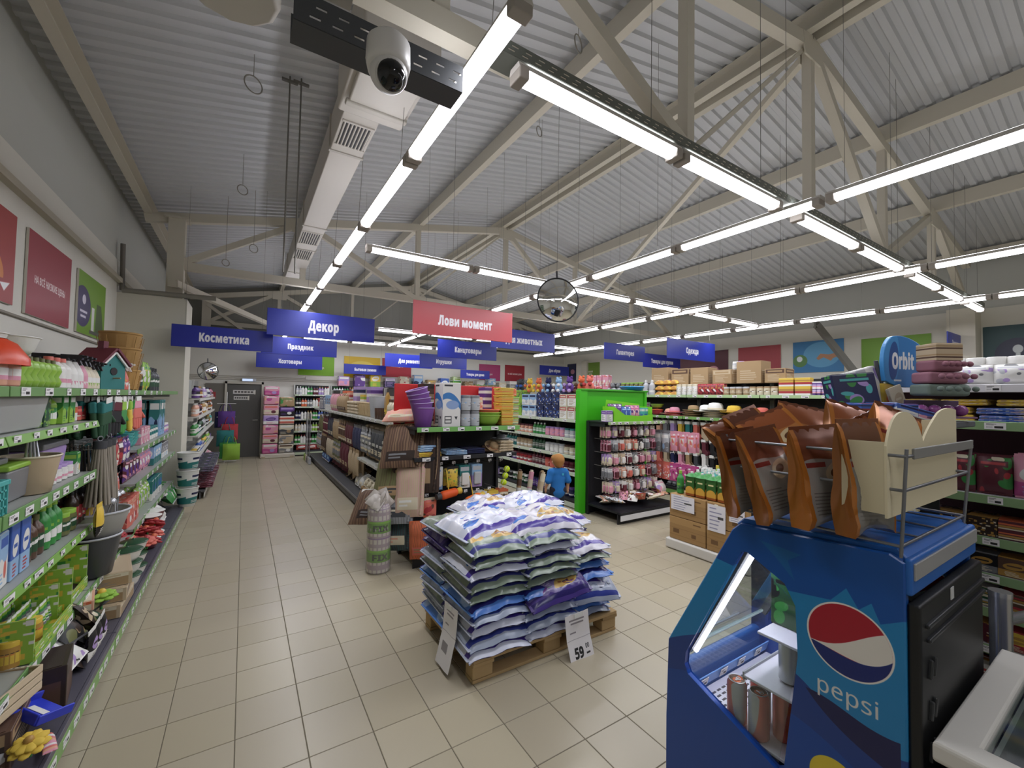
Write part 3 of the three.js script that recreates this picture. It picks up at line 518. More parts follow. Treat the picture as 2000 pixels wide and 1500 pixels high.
// one bay of shelving; origin at the floor in the middle of the back panel
function bay(label, f, W, H, o) {
  const t = thing('shelf_bay', label, 'shelving', f.pos, f.turn, o.group);
  const { back = DARK, body = SHELF, base = 0.6, baseH = 0.16, shelves = [], kick = DGREY, strip = GREEN, up = body } = o;
  mesh('back_panel', box(W - 0.01, H - 0.02, 0.02), back, t, [0, H / 2, 0.012]);
  for (const s of o.ends ?? [-1, 1]) mesh('upright', rbox(0.035, H, 0.06, 0.004), up, t, [s * (W / 2 - 0.0176), H / 2, 0.03]);
  if (base) {
    const b = mesh('base_shelf', merge([move(box(W - 0.004, 0.03, base - 0.02), 0, baseH - 0.015, base / 2), move(box(W - 0.004, baseH - 0.01, 0.016), 0, (baseH - 0.01) / 2, base - 0.05)]), kick, t);
    mesh('base_front', rbox(W - 0.006, 0.035, 0.02, 0.004), o.front ?? kick, b, [0, baseH - 0.02, base]);
    if (o.baseStrip !== false) mesh('price_strip', rbox(W - 0.012, 0.075, 0.008, 0.003), o.baseStrip ?? strip, b, [0, baseH - 0.08, base + 0.004]);
    tags(b, W, baseH - 0.08, base + 0.009, o.baseTags ?? 0);
  }
  for (const s of shelves) {
    const y = s.y, d = s.d ?? 0.45, w = s.w ?? W - 0.012, x0 = s.x ?? 0, st = s.strip ?? strip;
    const sh = mesh('shelf', merge([move(box(w, 0.02, d - 0.02), x0, y - 0.01, d / 2 + 0.02), ...[-1, 1].map((k) => move(box(0.006, 0.06, d * 0.8), x0 + k * (w / 2 - 0.012), y - 0.045, d * 0.45))]), s.mat ?? body, t);
    if (st) mesh('price_strip', rbox(w, s.h ?? 0.042, 0.008, 0.003), st, sh, [x0, y - 0.018, d + 0.016], [s.tilt ?? 0, 0, 0]);
    tags(sh, w, y - 0.018, d + 0.022, s.tags ?? 3, x0);
  }
  for (const h of o.hooks ?? []) { // rows of peg hooks
    const n = Math.floor((h.w ?? W - 0.1) / h.pitch);
    for (let i = 0; i < n; i++) { const x = (h.x ?? 0) + (i - (n - 1) / 2) * h.pitch; mesh('peg_hook', merge([rod([x, h.y, 0.02], [x, h.y, h.d], 0.003, 5), rod([x, h.y, h.d], [x, h.y + 0.018, h.d + 0.008], 0.003, 5)]), STEEL, t); if (h.tag) mesh('price_tag', box(0.04, 0.028, 0.002), TAGM, t, [x, h.y + 0.03, h.d + 0.01]); }
  }
  return t;
}
function tags(parent, w, y, z, n, x0 = 0) {
  for (let i = 0; i < n; i++) mesh('price_tag', box(rr(0.055, 0.1), 0.036, 0.002), TAGM, parent, [x0 - w / 2 + (i + 0.35 + 0.3 * rnd()) * (w / n), y, z]);
}
const taken = new Set();
function uniq(label, near) {
  let l = label;
  if (taken.has(l) && near) l = label.replace(/,[^,]*$/, '') + ' beside ' + near + (label.match(/,[^,]*$/) || [''])[0];
  if (taken.has(l)) console.warn('label twice: ' + l);
  taken.add(l); return l;
}
// a row of facings on a shelf. items: [proto, category, description, count, pitch, options]
function fill(f, y, z, x, items, where, dir = 1) {
  let prev = null;
  for (const [p, cat, desc, n, pitch, o = {}] of items) {
    if (!p) { x += dir * pitch * n; continue; }
    const label = uniq(desc + ', ' + where, prev); prev = desc.split(' with ')[0];
    const total = n * (o.rows ?? 1) * (o.stack ?? 1);
    for (let i = 0; i < n; i++) for (let r = 0; r < (o.rows ?? 1); r++) for (let k = 0; k < (o.stack ?? 1); k++) {
      const lx = x + dir * pitch * (i + 0.5) + rr(-1, 1) * (o.j ?? 0.006), lz = z - (o.dz ?? 0.06) - r * (o.deep ?? 0.09);
      const rot = o.rot ? [o.rot[0], f.turn + o.rot[1], o.rot[2]] : f.turn + (o.turn ?? 0) + rr(-1, 1) * (o.jr ?? 0.1);
      put(p, label, cat, f.at(lx, y + 0.001 + k * (o.sh ?? 0.1) + (o.lift ?? 0), lz), rot, total > 1 ? desc.split(',')[0] + ' ' + where : undefined, o.s);
    }
    x += dir * pitch * n;
  }
  return x;
}
// ---------------------------------------------------------------- left wall shelving
const FL = frame([-1.24, 0, 0], PI / 2);
{
  const W = 1.25, tn = ['nearest', 'second', 'third', 'fourth', 'farthest'];
  const S = (y, tags, o = {}) => ({ y, tags: tags ? tags + 3 : 0, d: 0.44, ...o });
  const def = [
    [S(1.73, 2), S(1.53, 4, { tilt: -0.3, strip: GREENB }), S(1.21, 5, { h: 0.06 }), S(0.88, 4, { tilt: -0.3, strip: GREENB }), S(0.46, 4, { h: 0.055 })],
    [S(1.73, 2), S(1.53, 4, { tilt: -0.3, strip: GREENB }), S(1.21, 5, { h: 0.06 }), S(0.88, 5, { tilt: -0.3, strip: GREENB }), S(0.46, 5, { h: 0.055 })],
    [S(1.73, 1), S(0.46, 5, { h: 0.055 })],
    [S(1.73, 1), S(1.2, 1), S(0.9, 1), S(0.5, 2)],
    [S(1.73, 0), S(1.2, 1), S(0.9, 1), S(0.5, 2)],
  ];
  const panel = [M(0x3d5a3c, 0.6), M(0x3a4a38, 0.6), M(0x20302c, 0.6), M(0x8a8f8e, 0.6), M(0x8f9492, 0.6)];
  def.forEach((shelves, i) => bay(`${tn[i]} bay of the grey and green shelving along the left wall`, frame([-1.24, 0, -1.22 - (i + 0.5) * W], PI / 2), W, i < 3 ? 1.95 : 2.02,
    { shelves, back: panel[i], kick: M(0x56545e, 0.4), baseStrip: M(0x7aa35a, 0.4), baseTags: 9, base: 0.58, hooks: i === 2 ? [{ y: 1.69, d: 0.4, pitch: 0.12 }, { y: 1.33, d: 0.4, pitch: 0.12 }, { y: 1.02, d: 0.36, pitch: 0.16 }] : [], group: 'bays of the left wall shelving' }));
}
{
  const T = 'top left shelf', S2 = 'second shelf on the left', S3 = 'third shelf on the left', S4 = 'fourth shelf on the left', S5 = 'fifth shelf on the left', B = 'bottom left shelf';
  const wl = pm('white,pink,lilac,grey', 0), ol = pm('coral,white,yellow,red', 3), gl = pm('green,white,lime,yellow', 3), bl = pm('light blue,white,blue,red', 0), rl = pm('red,cream,green,white', 1), dl = pm('dark green,olive,white,brown', 1);
  // special pieces
  const roundB = proto((g) => { mesh('body', lathe([[0, 0], [0.03, 0.002], [0.038, 0.03], [0.026, 0.056], [0.037, 0.085], [0.03, 0.115], [0.012, 0.125]], 16), col('lime', 0.3), g); mesh('stopper', move(cyl(0.011, 0.012, 0.02, 8), 0, 0.134, 0), col('olive'), g); }, 'ball_bottle');
  const mush = proto((g) => { mesh('cap', lathe([[0.15, 0], [0.148, 0.03], [0.11, 0.09], [0.05, 0.125], [0, 0.13]], 24), col(0xd8441c, 0.35), g, [0, 0.07, 0]); mesh('crest', lathe([[0.085, 0.108], [0.05, 0.128], [0, 0.135]], 20), col('white', 0.4), g, [0, 0.07, 0]); mesh('stem', lathe([[0.07, 0], [0.05, 0.04], [0.05, 0.08]], 16), col('cream', 0.5), g); }, 'garden_ornament');
  put(mush, 'orange-red dome with a white crest on the top left shelf', 'ornament', FL.at(2.56, 1.75, 0.33));
  fill(FL, 1.732, 0.4, 2.35, [[G.jar('peach', 'white', wl, 0.12, 0.05), 'jar', 'peach jar under the orange dome', 3, 0.12, { dz: 0.02 }]], T);
  fill(FL, 1.732, 0.4, 2.72, [
    [roundB, 'bottle', 'lime double-ball bottle', 7, 0.072, { rows: 3, deep: 0.085, dz: 0.02 }],
    [G.bottle('white', 'coral', wl, 0.17, 0.045), 'bottle', 'stout white bottle with a coral cap', 3, 0.095, { rows: 2, deep: 0.11 }],
    [G.spray('white', 'black', wl, 0.22, 0.05), 'spray bottle', 'white spray bottle with pink label and black trigger', 2, 0.1, { rows: 2, deep: 0.12 }],
    [G.spray('pink', 'black', pm('pink,white,coral,red', 0), 0.22, 0.048), 'spray bottle', 'pink spray bottle with black trigger', 1, 0.1, { rows: 2, deep: 0.12 }],
    [G.spray('cream', 'black', pm('white,lime,cream,green', 0), 0.2, 0.045), 'spray bottle', 'cream spray bottle with black trigger', 5, 0.095, { rows: 2, deep: 0.11 }],
    [G.spray('light blue', 'black', bl, 0.2, 0.043), 'spray bottle', 'pale blue spray bottle with black trigger', 1, 0.1, {}],
    [null, 0, 0, 1, 0.2],
    [G.spray('coral', 'white', ol, 0.25, 0.05), 'spray bottle', 'coral spray bottle with white trigger', 3, 0.12, { rows: 2, deep: 0.12 }],
    [G.bottle('white', 'coral', ol, 0.2, 0.045), 'bottle', 'tall white bottle with coral cap by the wicker stack', 2, 0.1],
  ], T);
  const bowl = G.bowl('white', 0.1, 0.09);
  put(bowl, 'white bowl standing on the lime bottles of the top left shelf', 'bowl', FL.at(2.95, 1.88, 0.3));
  put(bowl, 'second white bowl on the lime bottles, nearer the orange dome', 'bowl', FL.at(2.8, 1.88, 0.24));
  const house = proto((g) => {
    mesh('walls', move(poly([[-0.1, 0], [0.1, 0], [0.1, 0.17], [0, 0.27], [-0.1, 0.17]], 0.16), 0, 0, -0.08), col('teal', 0.6), g);
    mesh('roof', merge([move(box(0.17, 0.016, 0.21), -0.065, 0.235, 0, 0, 0, 0.78), move(box(0.17, 0.016, 0.21), 0.065, 0.235, 0, 0, 0, -0.78), move(box(0.04, 0.08, 0.04), 0, 0.31, 0)]), col('burgundy', 0.6), g);
    mesh('trim', merge([move(box(0.15, 0.012, 0.012), -0.055, 0.215, 0.09, 0, 0, 0.78), move(box(0.15, 0.012, 0.012), 0.055, 0.215, 0.09, 0, 0, -0.78)]), col('white', 0.6), g);
    mesh('entrance', move(cyl(0.028, 0.028, 0.006, 18), 0, 0.13, 0.081, PI / 2), col('black'), g);
    mesh('perch', rod([0, 0.08, 0.08], [0, 0.08, 0.13], 0.005), col('tan'), g);
  }, 'bird_house');
  put(house, 'teal bird house with a burgundy roof on the top left shelf', 'bird house', FL.at(4.2, 1.735, 0.36), PI / 2 - 0.5);
  const wk = G.wicker(0xa5824e, 0.14, 0.19), wk2 = G.wicker(0xb89256, 0.105, 0.17);
  put(wk2, 'small wicker basket under the big one on the top left shelf', 'basket', FL.at(5.05, 1.735, 0.33));
  put(wk, 'big wicker basket topmost of the stack on the left', 'basket', FL.at(5.02, 2.04, 0.3));
  put(wk, 'big wicker basket second from the top of its stack', 'basket', FL.at(5.02, 1.905, 0.3));
  put(wk2, 'small wicker basket behind the wicker stack', 'basket', FL.at(5.32, 1.735, 0.25));
  fill(FL, 1.732, 0.4, 5.3, [
    [G.jar('dark brown', 'white', dl, 0.2, 0.06), 'jar', 'dark brown jar with white lid', 3, 0.15, { dz: 0.1 }],
    [G.pouch(pm('lime,green,white,yellow', 1), 'lime', 0.16, 0.3, 0.06), 'pouch', 'lime green packet beside the dark jars', 2, 0.17],
    [G.bottle('dark grey', 'black', dl, 0.26, 0.05), 'bottle', 'dark grey bottle at the far end', 3, 0.14],
  ], T);
  // second shelf
  const clear = new THREE.MeshPhysicalMaterial({ color: 0xe4e6e2, roughness: 0.25, transmission: 0.55, thickness: 0, side: THREE.DoubleSide });
  const big = G.tub(clear, 'white', 0.62, 0.18, 0.4);
  put(big, 'large clear plastic container with white rim on the second left shelf', 'container', FL.at(2.72, 1.535, 0.22), PI / 2);
  const roll = G.folded(pm('beige,cream,grey,tan', 5), 0.16, 0.12, 0.3, 3);
  for (const [k, l] of [[2.45, 'cream cloth bundle in the large clear container, nearer'], [2.7, 'cream cloth bundle in the large clear container, farther']]) put(roll, l, 'cloth', FL.at(k, 1.555, 0.22), 0);
  fill(FL, 1.532, 0.4, 2.95, [
    [G.carton(pm('dark green,green,lime,olive', 5), 'green', 0.1, 0.17, 0.1), 'box', 'dark green garden box', 2, 0.11, { rows: 2, deep: 0.13 }],
    [G.bottle('lime', 'white', gl, 0.17, 0.035), 'bottle', 'lime plant-food bottle with white cap', 2, 0.08, { rows: 3 }],
    [G.carton(pm('green,lime,white,dark green', 3), 'green', 0.1, 0.16, 0.1), 'box', 'green box with white wave print', 2, 0.11, { rows: 2, deep: 0.13 }],
    [G.bottle('white', 'orange', pm('orange,white,lime,red', 0), 0.16, 0.03), 'bottle', 'slim white bottle with orange print', 2, 0.07, { rows: 2 }],
    [G.jar('coral', 'red', rl, 0.09, 0.035), 'jar', 'coral jar with red lid', 2, 0.08],
  ], S2);
  // third shelf
  put(G.basket('turquoise', 0.26, 0.13, 0.2), 'turquoise slatted basket at the near edge of the third left shelf', 'basket', FL.at(2.42, 1.215, 0.34), PI / 2);
  put(G.tub(clear, 'grey', 0.4, 0.2, 0.34), 'clear tub with grey lid behind the turquoise basket', 'container', FL.at(2.62, 1.215, 0.18), PI / 2);
  put(G.tub('grey', 'lime', 0.32, 0.17, 0.3), 'grey tub with lime lid on the third left shelf', 'container', FL.at(2.88, 1.215, 0.24), PI / 2);
  put(G.bucket('beige', 0.11, 0.18, 'cream'), 'beige flower pot with cream rim on the third left shelf', 'flower pot', FL.at(3.03, 1.215, 0.36));
  for (let i = 0; i < 4; i++) put(G.ladle('silver', 'flat'), 'steel utensil standing in the beige flower pot', 'utensil', FL.at(3.0 + i * 0.03, 1.5 - 0.01 * i, 0.36), [0.15 - i * 0.1, PI / 2, 0.2 - 0.12 * i], 'utensils in the beige pot');
  put(G.tub('lilac', 'grey', 0.36, 0.22, 0.34), 'lilac-grey tub at the far end of the third left shelf', 'container', FL.at(3.34, 1.215, 0.2), PI / 2);
  fill(FL, 1.212, 0.42, 3.2, [[G.jar('white', 'lilac', wl, 0.09, 0.04), 'jar', 'small white jar with lilac lid', 4, 0.09], [G.carton(gl, 'green', 0.09, 0.13, 0.08), 'box', 'small green box at the far end', 1, 0.1, { rows: 3 }]], S3);
  // fourth shelf
  fill(FL, 0.882, 0.42, 2.1, [
    [G.pouch(pm('coral,brown,white,green', 1), 'coral', 0.13, 0.24, 0.05), 'pouch', 'coral and brown soil pouch', 3, 0.1, { rows: 2, deep: 0.1 }],
    [G.carton(pm('light blue,white,blue,coral', 3), 'light blue', 0.1, 0.23, 0.09), 'box', 'pale blue box with white wave', 3, 0.11, { rows: 3, deep: 0.1 }],
    [G.carton(pm('blue,light blue,white,red', 0), 'blue', 0.1, 0.24, 0.09), 'box', 'blue box with pale oval', 2, 0.11, { rows: 3, deep: 0.1 }],
    [G.bottle('brown', 'olive', dl, 0.2, 0.035), 'bottle', 'brown plant-care bottle with olive cap', 3, 0.075, { rows: 3 }],
    [G.bottle('green', 'lime', gl, 0.23, 0.038), 'bottle', 'green plant-care bottle with lime cap', 3, 0.08, { rows: 3 }],
    [G.jar('olive', 'lime', dl, 0.13, 0.05), 'jar', 'olive jar with lime lid', 2, 0.11, { rows: 2 }],
    [G.bottle('dark brown', 'black', rl, 0.22, 0.035), 'bottle', 'dark brown bottle with black cap', 3, 0.075, { rows: 3 }],
    [G.carton(pm('yellow,lilac,white,green', 1), 'yellow', 0.09, 0.2, 0.08), 'box', 'yellow and lilac box', 2, 0.1, { rows: 2 }],
  ], S4);
  put(G.bag(pm('yellow,black,yellow,white', 0), 'yellow', 0.12, 0.2), 'yellow packet hanging at the end of the fourth left shelf', 'packet', FL.at(3.62, 1.02, 0.48), PI / 2);
  // fifth shelf
  fill(FL, 0.462, 0.44, 2.15, [
    [G.bottle('yellow', 'brown', pm('yellow,gold,brown,orange', 0), 0.24, 0.055), 'bottle', 'lying yellow bottle with brown cap', 5, 0.13, { lift: 0.055, rot: [-PI / 2, 0.35, 0], dz: 0.24, rows: 1 }],
    [null, 0, 0, 1, 0.02],
    [G.jar('gold', 'yellow', pm('yellow,orange,brown,gold', 1), 0.12, 0.045), 'jar', 'golden jar with yellow lid', 3, 0.1, { rows: 2 }],
  ], S5);
  const vial = G.tube('white', 'lime', pm('white,lime,green,grey', 2), 0.13, 0.045);
  const disp = proto((g) => {
    const mt = pm('lime,green,yellow,white', 5), y = col(0xe8e02a, 0.5);
    mesh('tray', merge([move(box(0.5, 0.01, 0.24), 0, 0.005, 0), move(box(0.01, 0.26, 0.24), 0.25, 0.13, 0), move(box(0.01, 0.2, 0.24), -0.25, 0.1, 0), move(box(0.5, 0.28, 0.01), 0, 0.14, -0.12), move(box(0.5, 0.06, 0.01), 0, 0.03, 0.12)]), mt, g);
    mesh('header_flap', move(box(0.5, 0.006, 0.1), 0, 0.285, -0.09, 0.3), y, g);
  }, 'display_box');
  put(disp, 'lime display box with yellow flap on the fifth left shelf', 'display box', FL.at(3.1, 0.465, 0.34), PI / 2);
  fill(FL, 0.475, 0.44, 2.88, [[vial, 'tube', 'white and lime tube in the lime display box', 9, 0.05, { rows: 3, deep: 0.065, dz: 0.06 }]], S5);
  put(disp, 'second lime display box, farther along the fifth left shelf', 'display box', FL.at(3.55, 0.465, 0.3), PI / 2);
  fill(FL, 0.462, 0.44, 3.9, [
    [G.bucket(0xb9bcc0, 0.13, 0.24, 'silver'), 'bucket', 'pale grey bucket with silver rim', 2, 0.28, { dz: 0.16 }],
    [G.bucket('dark grey', 0.12, 0.2), 'bucket', 'dark grey bucket at the end', 1, 0.26, { dz: 0.16 }],
  ], S5);
  const pic = proto((g) => { mesh('frame', merge([-1, 1].flatMap((s) => [move(rbox(0.26, 0.022, 0.018, 0.004), 0, 0.1 + s * 0.09, 0), move(rbox(0.022, 0.2, 0.018, 0.004), s * 0.12, 0.1, 0)])), col('white', 0.4), g); mesh('insert', move(box(0.23, 0.17, 0.006), 0, 0.1, 0), pm('grey,silver,white,olive', 3), g); }, 'picture_frame');
  for (let i = 0; i < 5; i++) put(pic, 'white picture frame leaning in the row near the lower left edge', 'picture frame', FL.at(2.34 + i * 0.035, 0.47, 0.28), [-0.25, PI / 2 + 1.1, 0], 'white picture frames on the fifth left shelf');
  fill(FL, 0.462, 0.44, 1.98, [[G.bowl('grey', 0.12, 0.1, 'dark green'), 'bowl', 'grey bowl with dark green lid', 1, 0.25, { dz: 0.2 }]], S5);
  // base shelf
  const crate = proto((g) => { const w = M(0xc9b79a, 0.8); for (let i = 0; i < 3; i++) for (const s of [-1, 1]) mesh('slat', move(rbox(0.42, 0.055, 0.012, 0.003), 0, 0.04 + i * 0.068, s * 0.15), w, g); for (const s of [-1, 1]) mesh('end_board', move(rbox(0.014, 0.2, 0.3, 0.003), s * 0.21, 0.1, 0), pm('beige,cream,tan,brown', 6, 0.7), g); mesh('bottom', move(box(0.42, 0.008, 0.3), 0, 0.006, 0), w, g); }, 'slatted_crate');
  put(crate, 'pale slatted wooden crate on the bottom left shelf', 'crate', FL.at(2.66, 0.36, 0.36), PI / 2 - 0.25, undefined, [0.8, 0.55, 0.7]);
  put(G.carton(pm('brown,dark brown,tan,beige', 6), 'brown', 0.34, 0.17, 0.34), 'brown cardboard box carrying the pale slatted crate', 'box', FL.at(2.72, 0.162, 0.3), PI / 2 + 0.1);
  put(G.carton(pm('dark brown,brown,dark brown,brown', 6), 'dark brown', 0.24, 0.22, 0.4), 'dark brown cardboard box behind the slatted crate', 'box', FL.at(3.02, 0.162, 0.34), PI / 2 + 0.15);
  const tin = G.jar('silver', 'silver', pm('brown,tan,grey,gold', 1), 0.09, 0.055), tin2 = G.jar('brown', 'dark grey', pm('dark brown,olive,brown,gold', 1), 0.09, 0.05);
  fill(FL, 0.162, 0.58, 1.9, [
    [tin2, 'tin', 'brown tin with dark grey lid', 2, 0.12, { rows: 4, deep: 0.12, dz: 0.06 }],
    [tin, 'tin', 'round silver-lidded tin', 4, 0.125, { rows: 3, deep: 0.125, dz: 0.16 }],
  ], B);
  const scoop = proto((g) => { mesh('pan', merge([move(rbox(0.2, 0.012, 0.16, 0.005), 0, 0.006, 0), move(rbox(0.2, 0.05, 0.012, 0.005), 0, 0.03, -0.08), move(rbox(0.012, 0.045, 0.16, 0.005), 0.1, 0.024, 0), move(rbox(0.012, 0.045, 0.16, 0.005), -0.1, 0.024, 0)]), col(0x2f3fc4, 0.35), g); mesh('handle', rod([0, 0.04, -0.08], [0, 0.07, -0.2], 0.012, 10), col(0x2f3fc4, 0.35), g); mesh('label', box(0.1, 0.002, 0.03), col('white'), g, [0, 0.014, 0]); }, 'dustpan');
  put(scoop, 'bright blue dustpan lying on the tins at the lower left', 'dustpan', FL.at(2.78, 0.265, 0.5), [0.25, PI / 2 + 0.9, 0.2], undefined, 0.9);
  const flower = (c, c2) => memo('flw' + c + c2, () => proto((g) => { const pet = []; for (let k = 0; k < 2; k++) for (let i = 0; i < 8; i++) pet.push(move(sph(0.022, 8, 6).clone().scale(1, 0.45, 1.5), 0, 0.06 + k * 0.016, 0.034 - k * 0.012).rotateY(i * PI / 4 + k * 0.4)); mesh('petals', merge(pet), col(c, 0.7), g); mesh('heart', move(sph(0.018, 8, 6), 0, 0.085, 0), col(c2), g); mesh('stem', rod([0, 0, 0], [0, 0.06, 0], 0.006), col('green'), g); }, 'artificial_flower'));
  put(flower('yellow', 'gold'), 'yellow flower-shaped brush at the lower left corner', 'flower', FL.at(2.58, 0.2, 0.54), [0.3, 0, 0], undefined, 1.0);
  put(G.tube('pink', 'coral', pm('pink,peach,coral,white', 2), 0.15, 0.04), 'pink tube lying at the front edge of the bottom left shelf', 'tube', FL.at(2.7, 0.19, 0.56), [PI / 2 - 0.1, 0.3, 0]);
  const soil = ['dark brown,olive,black,beige', 'black,dark brown,olive,tan', 'dark green,brown,black,cream'].map((c) => G.pouch(pm(c, 1), 'black', 0.18, 0.26, 0.08));
  ['dark brown', 'black', 'dark green'].forEach((n, k) => { for (let i = 0; i < 9; i++) put(soil[k], `${n} soil pouch in the pile on the bottom left shelf`, 'pouch', FL.at(3.2 + 0.075 * i + 0.03 * k + rr(-0.02, 0.02), 0.17 + 0.055 * ((i * 2 + k) % 4), 0.27 + 0.12 * ((i + k) % 3)), [-0.9 + rr(-0.3, 0.3), PI / 2 + rr(-0.7, 0.7), rr(-0.2, 0.2)], `${n} soil pouches on the bottom left shelf`); });
  fill(FL, 0.36, 0.55, 3.3, [[G.bag(pm('black,white,lilac,grey', 0), 'white', 0.1, 0.17), 'packet', 'black packet with white tag', 3, 0.11, { rows: 2, dz: 0.02 }]], B);
  const wb = G.pouch(pm('white,grey,white,lilac', 1), 'white', 0.2, 0.2, 0.08);
  [[3.12, 0.36, 0.44, 'white crumpled bag on top beside the dark brown box'], [3.2, 0.26, 0.54, 'white crumpled bag at the front edge near the soil pouches'], [3.3, 0.33, 0.5, 'white crumpled bag lying on the soil pouches']].forEach(([x, y, z, l]) => put(wb, l, 'bag', FL.at(x, y, z), [-1.0, 1.2, 0.2], undefined, 0.85));
  put(flower('lime', 'yellow'), 'lime artificial flower on the bottom left shelf', 'flower', FL.at(3.78, 0.3, 0.5), 0, undefined, 1.3);
  put(flower('lime', 'green'), 'lime artificial flower behind its twin on the bottom left shelf', 'flower', FL.at(3.84, 0.3, 0.42), 0.5, undefined, 1.2);
  put(G.carton(pm('peach,cream,orange,white', 6), 'cream', 0.3, 0.06, 0.24), 'flat peach box beside the lime flowers', 'box', FL.at(3.7, 0.38, 0.36), PI / 2 + 0.2);
  for (const [i, l] of [[0, 'beige flat carton, lowest of three on the bottom left shelf'], [1, 'beige flat carton, middle of three on the bottom left shelf'], [2, 'beige flat carton, topmost of three on the bottom left shelf']]) put(G.carton(pm('beige,tan,cream,grey', 6), 'beige', 0.42, 0.09, 0.42), l, 'box', FL.at(4.14 + i * 0.03, 0.162 + i * 0.095, 0.36), PI / 2 + i * 0.1);
  fill(FL, 0.162, 0.58, 4.42, [[G.bowl('white', 0.1, 0.09, 'dark green'), 'bowl', 'white bowl with dark green lid', 2, 0.22, { dz: 0.09, rows: 2, deep: 0.22, stack: 3, sh: 0.1 }]], B);
  const red = flower('red', 'orange'), redd = flower('coral', 'red');
  for (let i = 0; i < 24; i++) put(i % 3 ? red : redd, `${i % 3 ? 'red' : 'coral'} artificial flower in the cluster on the bottom left shelf`, 'flower', FL.at(4.86 + (i % 6) * 0.09, 0.3 + 0.1 * rnd(), 0.22 + 0.11 * Math.floor(i / 6)), [rr(-0.5, 0.5), rr(0, 6), rr(-0.5, 0.5)], i % 3 ? 'red flowers on the bottom left shelf' : 'coral flowers on the bottom left shelf', 1.3);
  fill(FL, 0.162, 0.58, 5.42, [
    [G.bowl('burgundy', 0.1, 0.1, 'white'), 'bowl', 'burgundy bowl with white lid', 2, 0.22, { rows: 2, deep: 0.22, stack: 3, sh: 0.11, dz: 0.1 }],
    [G.pouch(pm('white,pink,lilac,white', 1), 'white', 0.2, 0.26, 0.1), 'bag', 'white and pink padded bag', 4, 0.12, { rot: [-0.7, 0, 0], lift: 0.1, rows: 2, deep: 0.14 }],
    [G.cushion(col('black', 0.9), 0.34, 0.34, 0.14), 'cushion', 'black cushion lying in a pile', 2, 0.3, { rot: [-1.2, 0.2, 0], lift: 0.12, dz: 0.16, stack: 2, sh: 0.14 }],
    [G.pouch(pm('green,white,grey,lime', 1), 'silver', 0.22, 0.3, 0.12), 'bag', 'silvery green padded bag', 3, 0.17, { rot: [-0.7, 0, 0], lift: 0.12 }],
  ], B);
  // third bay: gloves and utensils on hooks
  const gv = [['dark green', 'teal', 3.82], ['black', 'dark grey', 3.98], ['black', 'maroon', 4.1], ['green', 'lime', 4.24], ['green', 'white', 4.36], ['yellow', 'lime', 4.52], ['grey', 'green', 4.64], ['coral', 'pink', 4.76]];
  gv.forEach(([c, k, x], i) => { for (let r = 0; r < 5; r++) put(G.glove(c, k), `${c} work glove with ${k} cuff hanging on the upper hooks`, 'glove', FL.at(x + rr(-0.02, 0.02), 1.68, 0.46 - r * 0.055), [rr(-0.08, 0.08), PI / 2 + rr(-0.3, 0.3), rr(-0.15, 0.15)], `${c} gloves with ${k} cuffs on the left hooks`, [1.5, 0.95, 1.4]); });
  const H2 = 'lower hooks of the left shelving';
  fill(FL, 1.33, 0.42, 3.78, [
    [G.ladle('dark grey', 'flat'), 'utensil', 'dark grey spatula', 2, 0.07, { rows: 5, deep: 0.05, jr: 0.2 }],
    [G.ladle(0x9c9388, 'whisk'), 'utensil', 'dull grey whisk', 3, 0.08, { rows: 5, deep: 0.06 }],
    [G.bag(pm('light blue,white,teal,grey', 0), 'teal', 0.1, 0.2), 'packet', 'pale blue packet with teal header', 2, 0.11, { rows: 3, deep: 0.05 }],
    [G.bag(pm('red,white,cream,coral', 0), 'white', 0.13, 0.24), 'packet', 'red and white packet with white header', 2, 0.14, { rows: 4, deep: 0.05 }],
    [G.bag(pm('maroon,red,white,grey', 3), 'red', 0.13, 0.22), 'packet', 'maroon packet with red header', 1, 0.14, { rows: 4, deep: 0.05 }],
    [G.bag(pm('purple,lilac,white,pink', 1), 'purple', 0.12, 0.22), 'packet', 'purple packet with lilac print', 2, 0.13, { rows: 4, deep: 0.05 }],
  ], H2);
  const strand = proto((g) => { const l = []; for (let i = 0; i < 14; i++) { const a = i * 0.45; l.push(rod([0.02 * Math.cos(a), 0, 0.02 * Math.sin(a)], [0.06 * Math.cos(a), -0.4, 0.05 * Math.sin(a)], 0.009, 5)); } mesh('strands', merge(l), col(0x8d8578, 0.8), g); mesh('binding', move(cyl(0.035, 0.035, 0.05, 12), 0, -0.01, 0), col('dark grey'), g); mesh('hang_loop', move(new THREE.TorusGeometry(0.015, 0.004, 5, 12), 0, 0.03, 0), col('grey'), g); }, 'mop_head');
  ['left', 'middle', 'right'].forEach((n, i) => put(strand, `grey-brown mop head hanging at the ${n} of three on the left hooks`, 'mop head', FL.at(3.76 + i * 0.12, 1.38, 0.46), rr(0, 3)));
  fill(FL, 1.03, 0.4, 4.1, [
    [G.bag(pm('yellow,lime,yellow,white', 2), 'lime', 0.1, 0.19), 'packet', 'yellow packet with lime header', 1, 0.12, { rows: 4, deep: 0.05 }],
    [G.ladle('silver', 'bowl'), 'ladle', 'shiny steel ladle', 4, 0.085, { rows: 4, deep: 0.07, jr: 0.3 }],
    [G.bag(pm('coral,pink,white,red', 1), 'coral', 0.12, 0.2), 'packet', 'coral packet with pink print', 2, 0.13, { rows: 3, deep: 0.05 }],
  ], 'lowest hooks of the left shelving');
  put(G.bucket(0xa8a8a6, 0.17, 0.16, 'silver'), 'steel bowl filled with ladles on the left shelving', 'bowl', FL.at(3.98, 0.74, 0.42));
